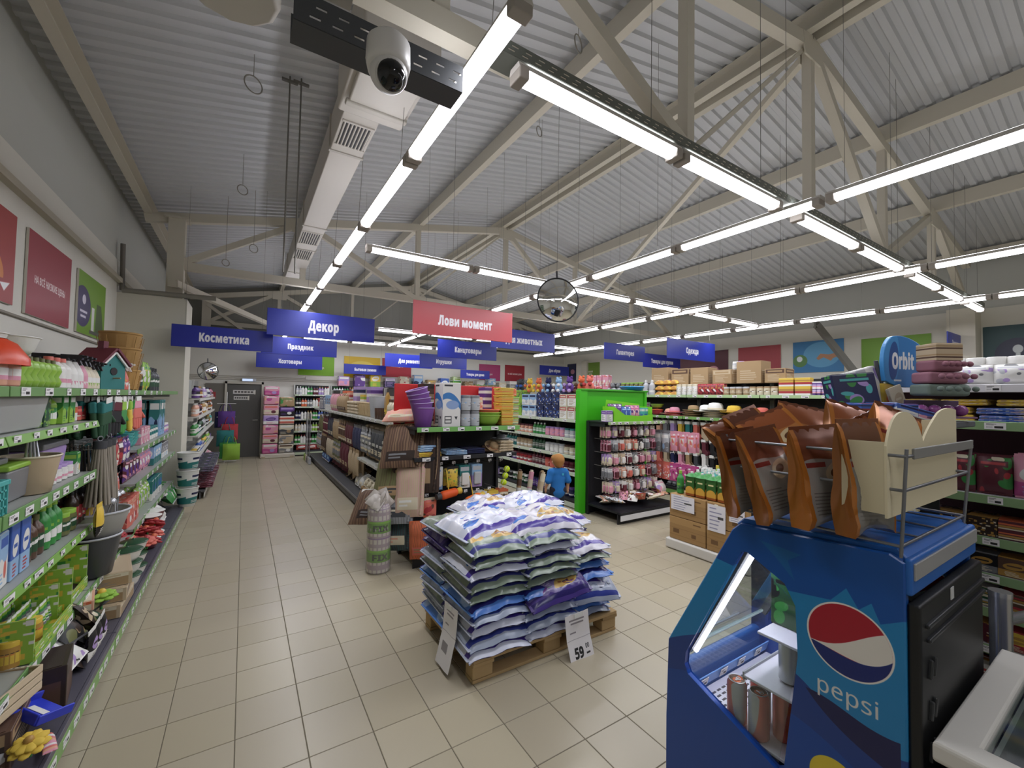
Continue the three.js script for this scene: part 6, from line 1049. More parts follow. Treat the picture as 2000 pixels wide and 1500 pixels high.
  for (const c of cols) { let y = 0.15; c.seq.forEach((k, i) => { const h = 0.066 + 0.006 * (i % 3), L = c.x < 0.4 ? 0.44 : 0.4; put(bg(k, L, 0.46, h * 1.25, i % 3), `${ord[i]} bag from below in the ${c.n}, ${k === 'warm' ? 'white with a golden patch' : kinds[k][1]}`, 'bag', [PX + c.x + rr(-0.015, 0.015), y + h / 2, PZ + c.z + rr(-0.015, 0.02)], [rr(-0.03, 0.05), rr(-0.05, 0.05), rr(-0.03, 0.03)]); y += h * 0.94; }); c.top = y; }
  // big bags thrown across the top
  [['white', 'large white bag across the top of the stack, front left', -0.36, 0.06, 0.83, 0.56, 0.42, 0.15, 0.06], ['warm', 'large white bag with a golden patch on top, front middle', 0.02, 0.16, 0.83, 0.56, 0.42, -0.12, 0.08], ['white', 'large white bag with a blue patch on top at the back right', 0.2, -0.22, 0.85, 0.52, 0.4, 0.3, 0.02], ['warm', 'brownish bag peeping out at the back of the stack top', -0.15, -0.32, 0.84, 0.5, 0.34, 0.1, 0]].forEach(([k, l, x, z, y, w, d, a, tx], i) => put(bg(k, w, d, 0.11, 5 + i), l, 'bag', [PX + x, y + 0.02, PZ + z], [tx, a, 0.02]));
  put(bg('purple', 0.48, 0.3, 0.06, 9), 'white and violet bag bulging out of the front of the stack', 'bag', [PX + 0.02, 0.47, PZ + 0.36], [0.5, 0, 0.12]);
  put(bg('grey', 0.46, 0.34, 0.07, 8), 'silver bag slipping out of the front right of the stack', 'bag', [PX + 0.38, 0.38, PZ + 0.3], [0.55, -0.15, -0.08]);
  // price sheets
  const sheet = (lines) => canvasTex(160, 256, (g) => { g.fillStyle = '#e0dcdb'; g.fillRect(0, 0, 160, 256); g.fillStyle = '#a9a4a6'; g.fillRect(0, 120, 160, 3); g.fillStyle = '#8a8488'; g.fillRect(26, 26, 100, 8); g.fillRect(36, 42, 84, 8); g.fillRect(26, 86, 40, 7); if (lines) { g.fillStyle = '#222'; fitText(g, '59', 66, 184, 90, 66, 'bold', 0.8); fitText(g, '00', 124, 164, 40, 30, 'bold', 0.8); g.fillRect(112, 192, 26, 8); } else { g.fillStyle = '#8d888a'; g.fillRect(30, 160, 70, 40); } });
  const paper = (tex, l, pos, rot, w = 0.2, h = 0.34) => { const o = thing('price_sheet', l, 'price sheet', pos); o.rotation.set(...rot, 'YXZ'); const g = new THREE.BoxGeometry(w, h, 0.002, 4, 8, 1), p = g.attributes.position; for (let i = 0; i < p.count; i++) { const v = p.getY(i) / h; p.setZ(i, p.getZ(i) + 0.05 * (v - 0.5) * (v - 0.5) * (v < 0 ? 1 : 0.6) + 0.008 * Math.sin(p.getX(i) * 20)); } g.computeVertexNormals(); mesh('sheet', g, M(0xffffff, 0.5, { map: tex }), o); mesh('tape', box(w * 0.4, 0.03, 0.003), M(0xd8d8d4, 0.2), o, [0, h / 2 - 0.005, 0.02]); };
  paper(sheet(true), 'white price sheet reading 59 00 on the front of the stack', [1.95, 0.11, -2.19], [-0.05, 0.06, 0.05]);
  paper(sheet(false), 'white price sheet on the left side of the stack', [1.16, 0.2, -2.52], [-0.06, -PI / 2 + 0.1, 0.04], 0.19, 0.36);
}
// ---------------------------------------------------------------- gondola with the green end frame
const FG = frame([5.03, 0, 0], -PI / 2);
{
  const W = 1.3, nm = ['nearest', 'second', 'third', 'farthest'];
  for (let i = 0; i < 4; i++) {
    const zc = -4.92 - (i + 0.5) * W;
    bay(`${nm[i]} bay of shelving behind the green frame, facing the child`, frame([5.03, 0, zc], -PI / 2), W, 1.75, { base: 0.6, baseH: 0.13, body: M(0xb9bbb2, 0.5), back: M(0x2b2c33, 0.6), kick: DARK, strip: M(0xc9d4bb, 0.45), baseStrip: M(0xc9d0c0, 0.5), shelves: [1.39, 1.085, 0.81, 0.54].map((y) => ({ y, d: 0.56, tags: 4, h: 0.05 })), group: 'bays behind the green frame' });
    bay(`${nm[i]} bay on the hidden side behind the green frame`, frame([5.05, 0, zc], PI / 2), W, 1.75, { base: 0.58, body: M(0xb9bbb2, 0.5), shelves: [{ y: 1.39, d: 0.5, tags: 0 }], group: 'hidden bays behind the green frame' });
  }
  const rows = [
    [1.087, 'second shelf behind the green frame', [['jar', 'silver', 'teal'], ['jar', 'pink', 'lilac'], ['bottle', 'green', 'white'], ['jar', 'peach', 'maroon'], ['bottle', 'lime', 'olive'], ['jar', 'white', 'grey']]],
    [0.812, 'third shelf behind the green frame', [['jar', 'cream', 'brown'], ['jar', 'white', 'silver'], ['bottle', 'dark green', 'black'], ['jar', 'beige', 'tan'], ['bottle', 'teal', 'white'], ['jar', 'green', 'white']]],
    [0.542, 'fourth shelf behind the green frame', [['jar', 'maroon', 'burgundy'], ['jar', 'coral', 'red'], ['bottle', 'burgundy', 'brown'], ['jar', 'red', 'maroon'], ['jar', 'purple', 'burgundy'], ['bottle', 'maroon', 'gold']]],
    [0.132, 'base behind the green frame', [['jar', 'navy', 'purple'], ['jar', 'white', 'blue'], ['jar', 'purple', 'navy'], ['jar', 'dark green', 'white'], ['jar', 'black', 'grey'], ['jar', 'lilac', 'navy']]],
  ];
  for (const [y, where, l] of rows) fill(FG, y, 0.55, -4.98, l.map(([k, c, cap], i) => [k === 'jar' ? memo('hj' + c + cap, () => { const p = G.jar(c, cap, pm(`${c},white,${cap},${c}`, i % 4), 0.15, 0.055).clone(); p.name = 'household_jar'; return p; }) : memo('hb' + c + cap, () => { const p = G.bottle(c, cap, pm(`white,${c},${cap},${c}`, i % 4), 0.2, 0.04).clone(); p.name = 'household_bottle'; return p; }), k, `${c} household ${k} with ${cap} top`, 4, k === 'jar' ? 0.13 : 0.1, { dz: 0.08 }]), where, -1);
  // goods piled on the top shelf
  fill(FG, 1.392, 0.52, -4.98, [
    [G.carton(pm('cream,white,red,tan', 6), 'cream', 0.2, 0.2, 0.2), 'box', 'cream crockery box', 3, 0.22, { stack: 2, sh: 0.205, dz: 0.12 }],
    [G.carton(pm('navy,dark grey,blue,white', 5), 'navy', 0.2, 0.22, 0.2), 'box', 'navy crockery box', 3, 0.22, { stack: 2, sh: 0.225, dz: 0.12 }],
    [G.carton(pm('light blue,white,navy,silver', 3), 'light blue', 0.22, 0.2, 0.2), 'box', 'pale blue toy box', 2, 0.24, { stack: 2, sh: 0.205, dz: 0.12 }],
    [G.carton(pm('lime,olive,green,white', 1), 'lime', 0.22, 0.24, 0.2), 'box', 'lime toy box', 2, 0.24, { stack: 2, sh: 0.245, dz: 0.12 }],
    [G.carton(pm('tan,brown,cream,orange', 1), 'tan', 0.22, 0.26, 0.2), 'box', 'tan toy box', 3, 0.24, { stack: 2, sh: 0.265, dz: 0.12 }],
    [G.carton(pm('olive,dark green,tan,grey', 5), 'olive', 0.22, 0.3, 0.2), 'box', 'olive toy box', 3, 0.24, { stack: 2, sh: 0.305, dz: 0.12 }],
    [G.carton(pm('orange,red,yellow,white', 1), 'orange', 0.24, 0.3, 0.2), 'box', 'orange toy box', 3, 0.26, { stack: 2, sh: 0.305, dz: 0.12 }],
    [G.carton(pm('red,pink,white,yellow', 0), 'red', 0.24, 0.28, 0.2), 'box', 'red toy box', 4, 0.26, { stack: 2, sh: 0.285, dz: 0.12 }],
  ], 'top shelf behind the green frame', -1);
  [['navy', 'light blue', -6.2], ['orange', 'yellow', -6.5], ['light blue', 'white', -5.9], ['purple', 'lilac', -5.6], ['orange', 'brown', -5.3], ['yellow', 'orange', -6.8], ['coral', 'red', -5.1], ['dark grey', 'blue', -7.1]].forEach(([a, b, z], i) => put(G.toy(a, b, 1.25), `${a} soft toy with ${b} paws on the toy boxes behind the green frame`, 'soft toy', FG.at(z, 1.84 + 0.0 * i, 0.3), -PI / 2));
  [['red', 'coral', -5.35], ['maroon', 'red', -5.75], ['burgundy', 'coral', -6.1]].forEach(([a, b, z]) => put(G.folded(pm(`${a},${b},white,${a}`, 5), 0.3, 0.12, 0.3, 2), `${a} plush roll lying on top behind the green frame`, 'toy', FG.at(z, 1.83, 0.05), 0.3));
  // green frame
  const t = thing('end_frame', 'bright green frame around the dark hook bay', 'display frame', [4.35, 0, -4.87]);
  const GR = M(0x3fae1c, 0.4);
  mesh('side_panel', rbox(0.16, 1.86, 0.09, 0.006), GR, t, [0, 0.93, 0]);
  mesh('side_panel', rbox(0.06, 1.86, 0.09, 0.006), GR, t, [1.4, 0.93, 0]);
  mesh('header_board', rbox(1.3, 0.46, 0.05, 0.006), GR, t, [0.73, 1.63, 0]);
  mesh('top_cap', rbox(1.5, 0.03, 0.11, 0.006), M(0x3a9a20, 0.4), t, [0.7, 1.87, 0]);
  const bs = thing('basin', 'blue oval basin on top of the green frame', 'basin', [5.55, 1.885, -4.95]);
  mesh('shell', lathe([[0, 0], [0.16, 0], [0.2, 0.06], [0.19, 0.06], [0.15, 0.01], [0, 0.01]], 24), col(0x2f86cf, 0.3), bs); mesh('rim', move(new THREE.TorusGeometry(0.197, 0.01, 6, 24), 0, 0.06, 0, PI / 2), col(0x4aa0e0, 0.3), bs);
}
// dark hook bay inside the green frame
const FH = frame([5.03, 0, -4.82], 0);
{
  const hk = []; for (let r = 0; r < 5; r++) hk.push({ y: 1.33 - r * 0.2, d: 0.34 + r * 0.015, pitch: 0.135, tag: r === 0 });
  bay('dark bay of hooks with small packets inside the green frame', FH, 1.25, 1.4, { base: 0.7, baseH: 0.17, body: DARK, back: M(0x202126, 0.6), kick: M(0x15171f, 0.5), strip: M(0x9fbf80, 0.45), baseStrip: M(0xd9d9dc, 0.4), shelves: [{ y: 1.4, d: 0.44, tags: 8, h: 0.045 }], hooks: hk });
  const ds = thing('display_box', 'lime display box with mixed goods on the hook bay', 'display box', FH.at(-0.05, 1.402, 0.3));
  const LM = M(0x7ccf2a, 0.45);
  mesh('back', poly([[-0.4, 0], [0.4, 0], [0.38, 0.26], [-0.34, 0.32]], 0.008), LM, ds, [0, 0, -0.12]);
  mesh('front', poly([[-0.42, 0], [0.42, 0], [0.42, 0.1], [0.1, 0.08], [-0.2, 0.1], [-0.42, 0.22]], 0.008), LM, ds, [0, 0, 0.12]);
  for (const s of [-1, 1]) mesh('side', box(0.008, 0.22, 0.24), LM, ds, [s * 0.41, 0.11, 0]);
  fill(FH, 1.402, 0.44, -0.4, [
    [G.pouch(pm('purple,lilac,white,pink', 1), 'purple', 0.12, 0.26, 0.05), 'pouch', 'purple pouch', 2, 0.1, { rows: 2, deep: 0.08, dz: 0.14 }],
    [G.pouch(pm('blue,light blue,white,navy', 1), 'blue', 0.12, 0.22, 0.05), 'pouch', 'blue pouch', 2, 0.09, { rows: 2, deep: 0.08, dz: 0.12 }],
    [G.pouch(pm('pink,magenta,white,purple', 1), 'pink', 0.12, 0.24, 0.05), 'pouch', 'pink and magenta pouch', 2, 0.1, { rows: 2, deep: 0.08, dz: 0.13 }],
    [G.carton(pm('turquoise,blue,white,lime', 3), 'turquoise', 0.1, 0.2, 0.05), 'box', 'turquoise carton', 2, 0.11, { dz: 0.12 }],
  ], 'lime display box of the hook bay');
  put(G.carton(pm('lilac,white,purple,grey', 6), 'lilac', 0.14, 0.16, 0.1), 'lilac box left of the lime display', 'box', FH.at(-0.55, 1.402, 0.36));
  const combos = [['cream', 'pink'], ['white', 'coral'], ['grey', 'white'], ['pink', 'maroon'], ['beige', 'white'], ['black', 'white'], ['lilac', 'cream'], ['peach', 'white'], ['burgundy', 'pink'], ['silver', 'grey'], ['white', 'burgundy'], ['coral', 'cream']];
  let q = 0;
  for (let r = 0; r < 5; r++) fill(FH, 1.32 - r * 0.2, 0.4 + r * 0.015, -0.58, Array.from({ length: 8 }, (_, i) => { const [a, b] = combos[(i * 5 + r * 3 + (q++ % 2)) % 12]; return [G.hang(pm(`${a},${b},white,${a}`, [5, 1, 0, 6][(i + r) % 4]), b, 0.09, 0.16, 0.035), 'hanging pack', `${a} card with ${b} trinket`, 1, 0.14, { rows: 3, deep: 0.06 }]; }), `${['top', 'second', 'third', 'fourth', 'lowest'][r]} hook row of the dark bay`);
  for (let i = 0; i < 26; i++) { const [a, b] = combos[i % 12]; put(G.pouch(pm(`${a},${b},brown,gold`, [1, 5][i % 2]), a, 0.14, 0.2, 0.05), 'small glossy packet in the heap on the base of the dark bay', 'packet', FH.at(-0.5 + (i % 7) * 0.165, 0.2 + 0.03 * Math.floor(i / 7) + 0.02 * rnd(), 0.2 + 0.15 * (Math.floor(i / 7) % 4)), [-1.2 + rr(-0.2, 0.3), rr(0, 6), rr(-0.2, 0.2)], 'packets heaped in the dark bay'); }
  put(G.pouch(pm('white,pink,lilac,white', 1), 'white', 0.24, 0.2, 0.12), 'white and pink packet at the right of the heap in the dark bay', 'packet', FH.at(0.52, 0.28, 0.5), [-0.4, 0.2, 0]);
  // lengthwise goods on the right side of that end
  fill(frame([5.66, 0, -4.3], PI / 2), 1.25, 0.1, -0.5, [[G.bag(pm('pink,coral,cream,white', 1), 'pink', 0.13, 0.3), 'hanging pack', 'long pink packet', 3, 0.15, { rows: 2 }], [G.bag(pm('silver,grey,white,light blue', 3), 'grey', 0.14, 0.34), 'hanging pack', 'long silver packet', 3, 0.16, { rows: 2 }]], 'right flank of the green frame');
  fill(frame([5.66, 0, -4.3], PI / 2), 0.75, 0.1, -0.5, [[G.bag(pm('magenta,pink,white,maroon', 1), 'magenta', 0.14, 0.26), 'hanging pack', 'magenta packet', 3, 0.15, { rows: 2 }], [G.bag(pm('coral,red,white,pink', 5), 'coral', 0.14, 0.26), 'hanging pack', 'coral packet', 3, 0.15, { rows: 2 }]], 'right flank of the green frame');
}
// ---------------------------------------------------------------- clothes shelving on the right
const FC = frame([7.25, 0, 0], -PI / 2);
{
  const W = 1.3, nm = ['nearest', 'second', 'third', 'fourth', 'fifth'];
  for (let i = 0; i < 5; i++) bay(`${nm[i]} bay of the clothes shelving with hats and socks`, frame([7.25, 0, -2.2 - (i + 0.5) * W], -PI / 2), W, 2.1, { base: 0.62, baseH: 0.16, body: M(0x5c605a, 0.5), back: M(0x17181b, 0.6), kick: DARK, strip: M(0x7fb062, 0.4), shelves: [{ y: 1.83, d: 0.42, tags: 5, h: 0.05, strip: M(0xa9c492, 0.45) }, { y: 1.44, d: 0.52, tags: 6, h: 0.05 }, { y: 0.5, d: 0.55, tags: 4 }], hooks: [{ y: 1.36, d: 0.42, pitch: 0.13, tag: true }, { y: 1.06, d: 0.42, pitch: 0.13 }, { y: 0.8, d: 0.42, pitch: 0.13 }], group: 'bays of the clothes shelving' });
  bay('plain backing bays behind the clothes shelving', frame([7.28, 0, -5.4], PI / 2), 6.5, 2.0, { base: 0.5, body: M(0x5c605a, 0.5), shelves: [] });
  const Y = 1.442, H = (c, b, l, z, y = Y, r = 0.19, cap = false) => put(G.hat(c, b, r, cap), l + ' on the clothes shelving', 'hat', FC.at(z, y + (cap ? 0.04 : 0), 0.36), rr(0, 6));
  put(G.bowl('red', 0.12, 0.1, 'orange'), 'red dish with orange lid left of the hats', 'bowl', FC.at(-5.5, Y, 0.36)); put(G.bowl('lime', 0.13, 0.07), 'lime dish on the red one', 'bowl', FC.at(-5.5, Y + 0.14, 0.36));
  put(G.carton(pm('white,pink,cream,grey', 1), 'white', 0.2, 0.24, 0.2), 'white patterned box left of the red dish', 'box', FC.at(-5.85, Y, 0.36));
  H('pink', 'coral', 'pink hat beside the red dish', -5.1, Y + 0.06); H('coral', 'pink', 'coral hat under the pink one', -5.1); H('peach', 'pink', 'peach hat in the pink pile', -5.2, Y + 0.03);
  ['lowest', 'second', 'third', 'topmost'].forEach((n, i) => H('tan', 'olive', `${n} tan hat of the pile`, -4.7, Y + i * 0.035));
  ['lowest', 'second', 'third', 'fourth'].forEach((n, i) => H('cream', 'white', `${n} cream hat under the white hats`, -4.3, Y + i * 0.03));
  H('white', 'cream', 'wide white hat topping the cream pile', -4.28, Y + 0.13, 0.24); H('white', 'white', 'second white hat behind the wide one', -4.45, Y + 0.1, 0.22);
  H('yellow', 'gold', 'bright yellow hat topping its pile', -3.95, Y + 0.1, 0.22); H('gold', 'yellow', 'golden hat under the yellow one', -3.95, Y + 0.05, 0.2); H('olive', 'gold', 'olive hat at the bottom of the yellow pile', -3.95);
  H('maroon', 'red', 'maroon hat in the red pile', -3.62, Y); H('red', 'maroon', 'red hat topping the maroon one', -3.6, Y + 0.06, 0.21); H('coral', 'maroon', 'coral-red hat leaning by the red pile', -3.5, Y + 0.1, 0.18);
  H('light blue', 'white', 'pale blue bucket cap', -3.25, Y, 0.15, true); H('black', 'black', 'black hat under the straw one', -2.95, Y, 0.2); H('peach', 'black', 'straw hat with a black band', -2.95, Y + 0.06, 0.21); H('coral', 'white', 'coral bucket cap at the near end', -2.6, Y + 0.02, 0.16, true); H('dark brown', 'black', 'dark brown hat under the coral cap', -2.6, Y, 0.2);
  // upper shelf goods
  const uy = 1.832;
  fill(FC, uy, 0.4, -2.5, [
    [G.tube('white', 'purple', pm('white,purple,lilac,pink', 2), 0.2, 0.05), 'tube', 'white tube with purple cap', 5, 0.065, { rows: 2 }],
    [G.carton(pm('yellow,gold,red,white', 2), 'yellow', 0.2, 0.26, 0.12), 'box', 'yellow striped display box', 2, 0.22, { dz: 0.1 }],
    [G.jar('cream', 'tan', pm('cream,tan,white,brown', 1), 0.14, 0.05), 'jar', 'cream jar with tan lid', 4, 0.11, { rows: 2 }],
    [G.jar('tan', 'silver', pm('beige,brown,white,tan', 5), 0.14, 0.05), 'jar', 'tan jar with silver lid', 4, 0.11, { rows: 2 }],
    [G.pouch(pm('red,maroon,gold,white', 1), 'red', 0.14, 0.2, 0.06), 'pouch', 'red packet with gold print', 4, 0.12, { rows: 2 }],
    [G.jar('white', 'cream', pm('white,cream,gold,grey', 5), 0.2, 0.05), 'jar', 'tall white patterned jar', 4, 0.11],
    [G.pouch(pm('orange,yellow,white,red', 0), 'orange', 0.2, 0.14, 0.1), 'pouch', 'orange packet', 3, 0.17, { stack: 3, sh: 0.11, lift: 0.0, rot: [-1.2, 0, 0] }],
    [G.bottle('silver', 'white', pm('silver,white,grey,light blue', 0), 0.3, 0.06), 'bottle', 'tall silver vase bottle', 2, 0.14],
    [G.jar('olive', 'lime', pm('olive,lime,cream,tan', 5), 0.13, 0.05), 'jar', 'olive patterned jar', 5, 0.12, { stack: 2, sh: 0.13 }],
    [G.toy('grey', 'silver', 1.2), 'soft toy', 'grey figurine', 2, 0.17],
    [G.carton(pm('pink,coral,white,cream', 1), 'pink', 0.16, 0.22, 0.14), 'box', 'pink gift box', 3, 0.18, { stack: 2, sh: 0.225 }],
  ], 'upper clothes shelf', -1);
  [[-3.35, 0.3, 0.22, 'brown'], [-3.75, 0.4, 0.36, 'tan'], [-4.2, 0.36, 0.24, 'beige'], [-4.65, 0.34, 0.3, 'tan'], [-5.05, 0.36, 0.3, 'brown'], [-5.5, 0.4, 0.34, 'tan']].forEach(([z, w, h, c], i) => put(G.carton(pm(`tan,tan,${c},beige`, 6, 0.85), c, w, h, 0.3), `cardboard box, ${['first', 'second', 'third', 'fourth', 'fifth', 'sixth'][i]} from the near end above the clothes shelving`, 'box', FC.at(z, uy + 0.2, 0.14), -PI / 2 + rr(-0.1, 0.1)));
  [['silver', 'white', -4.05], ['white', 'lilac', -3.95]].forEach(([a, b, z]) => put(G.jar(a, b, pm(`${a},${b},white,grey`, 0), 0.14, 0.05), `${a} pot with ${b} lid on the cardboard boxes`, 'jar', FC.at(z, uy + 0.44, 0.14)));
  // socks on hooks
  const sk = [['cream', 'beige'], ['white', 'grey'], ['olive', 'cream'], ['brown', 'tan'], ['gold', 'yellow'], ['lime', 'white'], ['black', 'grey'], ['white', 'pink'], ['dark grey', 'black'], ['tan', 'brown'], ['pink', 'white'], ['navy', 'white'], ['beige', 'tan'], ['coral', 'cream'], ['teal', 'navy'], ['yellow', 'cream'], ['lilac', 'white'], ['grey', 'white'], ['peach', 'coral'], ['black', 'white'], ['maroon', 'pink']];
  [1.35, 1.05, 0.79].forEach((y, r) => fill(FC, y, 0.46, -2.45, sk.map((_, i) => { const [a, b] = sk[(i + r * 8) % sk.length]; return [G.socks(a, b, 'white'), 'socks', `${a} socks with ${b} cuffs`, 1, 0.16, { rows: 2, deep: 0.07, s: r === 0 ? 1.15 : 1 }]; }), `${['upper', 'middle', 'lower'][r]} sock hooks`, -1));
  put(G.pouch(pm('light blue,white,turquoise,light blue', 1), 'light blue', 0.4, 0.34, 0.16), 'large pale blue bag in front of the sock hooks', 'bag', FC.at(-3.35, 0.78, 0.72), [-0.5, -PI / 2, 0.1]);
  const shoe = (c) => memo('shoe' + c, () => proto((g) => { mesh('upper', move(new THREE.CapsuleGeometry(0.042, 0.15, 4, 10).clone().scale(1, 1, 0.8), 0, 0.045, 0, PI / 2), col(c, 0.7), g); mesh('sole', rbox(0.085, 0.022, 0.25, 0.01), col('dark grey', 0.8), g, [0, 0.011, 0]); mesh('opening', move(cyl(0.03, 0.03, 0.02, 12), 0, 0.078, -0.05), col('black', 0.9), g); }, 'slipper'));
  fill(FC, 0.502, 0.54, -2.5, [['navy'], ['black'], ['lilac'], ['dark grey'], ['white'], ['pink']].map(([c]) => [shoe(c), 'slipper', `${c} slipper`, 4, 0.11, { dz: 0.14 }]), 'low shelf of the clothes shelving', -1);
  fill(FC, 0.162, 0.58, -2.5, [['black'], ['navy'], ['maroon'], ['grey']].map(([c]) => [shoe(c), 'slipper', `${c} slipper`, 6, 0.11, { dz: 0.14 }]), 'base of the clothes shelving', -1);
}
// ---------------------------------------------------------------- boxes of juice on a wrapped pallet
{
  const X = 4.27, t = thing('wrapped_pallet', 'white film-wrapped pallet under the brown cartons', 'pallet', [X + 0.44, 0, -2.78]);
  mesh('wrap', rbox(0.92, 0.115, 0.98, 0.02, 2), M(0xcfccc4, 0.3), t, [0, 0.062, 0]);
  for (const s of [-1, 0, 1]) mesh('runner', rbox(0.86, 0.03, 0.1, 0.004), M(0xa58c66, 0.8), t, [0, 0.016, s * 0.4]);
  const bt = M(0xffffff, 0.8, { map: canvasTex(128, 96, (g) => { g.fillStyle = '#9c7a4c'; g.fillRect(0, 0, 128, 96); g.fillStyle = '#a98655'; g.fillRect(0, 0, 128, 30); g.fillStyle = '#6d5030'; g.fillRect(14, 50, 22, 18); g.fillRect(80, 56, 16, 16); g.fillRect(86, 12, 26, 5); g.fillStyle = '#8a6a40'; g.fillRect(0, 46, 128, 2); g.fillRect(0, 76, 128, 2); }) });
  for (let k = 0; k < 2; k++) for (let i = 0; i < 2; i++) for (let j = 0; j < 2; j++) {
    const p = memo('juicebox', () => proto((g) => { mesh('body', move(rbox(0.42, 0.255, 0.46, 0.006), 0, 0.128, 0), bt, g); mesh('tape', move(box(0.05, 0.002, 0.46), 0, 0.257, 0), M(0xb79a6a, 0.4), g); }, 'cardboard_carton'));
    put(p, `brown cardboard carton, ${k ? 'upper' : 'lower'} layer, ${i ? 'nearer' : 'farther'} pair, ${j ? 'right' : 'left'} one`, 'carton', [X + 0.22 + j * 0.43, 0.122 + k * 0.26, -3.0 + i * 0.47], rr(-0.01, 0.01));
  }
  const ps = canvasTex(128, 160, (g) => { g.fillStyle = '#dddbe0'; g.fillRect(0, 0, 128, 160); g.fillStyle = '#8f8fa8'; for (let i = 0; i < 6; i++) g.fillRect(14, 18 + i * 24, 50 + (i * 37) % 44, 7); g.fillStyle = '#444'; g.fillRect(74, 66, 40, 16); });
  [['white price sheet on the farther brown carton', -3.05, 0.55, 0.3, 0.17], ['larger white price sheet on the nearer brown carton', -2.64, 0.48, 0.2, 0.28], ['small white price sheet at the near corner of the cartons', -2.42, 0.56, 0.16, 0.14]].forEach(([l, z, y, w, h]) => { const o = thing('price_sheet', l, 'price sheet', [X - 0.002, y, z], -PI / 2); mesh('sheet', box(w, h, 0.003), M(0xffffff, 0.6, { map: ps }), o); mesh('tape', box(0.04, 0.02, 0.001), M(0xe8e6da, 0.3), o, [0, h / 2, 0.002]); });
  const juice = proto((g) => { const tx = canvasTex(64, 96, (c) => { c.fillStyle = '#2c5a24'; c.fillRect(0, 0, 64, 96); c.fillStyle = '#c99a3c'; c.beginPath(); c.ellipse(32, 74, 34, 26, 0, 0, 7); c.fill(); c.fillStyle = '#8f4a1c'; c.fillRect(0, 84, 64, 12); c.fillStyle = '#d9cf9a'; c.fillRect(14, 22, 36, 7); }); mesh('body', move(rbox(0.11, 0.22, 0.09, 0.006), 0, 0.11, 0), M(0xffffff, 0.45, { map: tx }), g); mesh('gable', move(new THREE.CylinderGeometry(0.03, 0.075, 0.035, 4, 1), 0, 0.236, 0, 0, PI / 4), col('green', 0.45), g); mesh('cap', move(cyl(0.014, 0.014, 0.02, 10), 0, 0.262, 0), col('white'), g); }, 'juice_carton');
  for (let i = 0; i < 4; i++) for (let j = 0; j < 2; j++) put(juice, `green and orange juice carton in the ${j ? 'back' : 'front'} row on the brown cartons`, 'juice carton', [X + 0.1 + j * 0.12, 0.643, -3.0 + i * 0.13], -PI / 2, `juice cartons, ${j ? 'back' : 'front'} row`);
  put(G.bottle('green', 'lime', pm('green,dark green,lime,white', 0), 0.26, 0.04), 'green bottle at the far corner of the brown cartons', 'bottle', [X + 0.1, 0.643, -3.15]);
  const mb = memo('mineral', () => { const p = G.bottle('turquoise', 'white', pm('white,lime,green,light blue', 0), 0.26, 0.038).clone(); p.name = 'water_bottle'; return p; });
  for (let i = 0; i < 6; i++) for (let j = 0; j < 4; j++) put(mb, 'water bottle with white cap in the pack behind the juice', 'water bottle', [X + 0.36 + j * 0.09, 0.643, -3.1 + i * 0.095], 0, 'water bottles behind the juice');
  const lb = memo('lemon', () => { const p = G.bottle('lime', 'yellow', pm('yellow,lime,green,white', 0), 0.28, 0.04).clone(); p.name = 'lemonade_bottle'; return p; });
  for (let i = 0; i < 6; i++) put(lb, 'lime lemonade bottle with yellow cap behind the water bottles', 'lemonade bottle', [X + 0.76, 0.643, -3.1 + i * 0.1], 0, 'lemonade bottles behind the water');
  const sixp = proto((g) => { for (let i = 0; i < 3; i++) for (let j = 0; j < 2; j++) mesh('bottle', move(lathe([[0, 0], [0.04, 0], [0.042, 0.14], [0.02, 0.2], [0.02, 0.24], [0, 0.24]], 12), -0.09 + i * 0.09, 0, -0.045 + j * 0.09), col(0x3a1016, 0.25), g); mesh('film', rbox(0.27, 0.17, 0.18, 0.02, 2), pm('maroon,burgundy,red,dark brown', 1, 0.25), g, [0, 0.09, 0]); mesh('cap_row', merge([0, 1, 2].flatMap((i) => [0, 1].map((j) => move(cyl(0.017, 0.017, 0.02, 10), -0.09 + i * 0.09, 0.25, -0.045 + j * 0.09)))), col('pink', 0.4), g); }, 'drink_pack');
  put(sixp, 'dark red shrink-wrapped drink pack, nearer one on the brown cartons', 'drink pack', [X + 0.16, 0.65, -2.42], [0, 0.4, 0.0]); put(sixp, 'dark red shrink-wrapped drink pack, farther one on the brown cartons', 'drink pack', [X + 0.45, 0.65, -2.4], [0, 0.2, 0]);
}
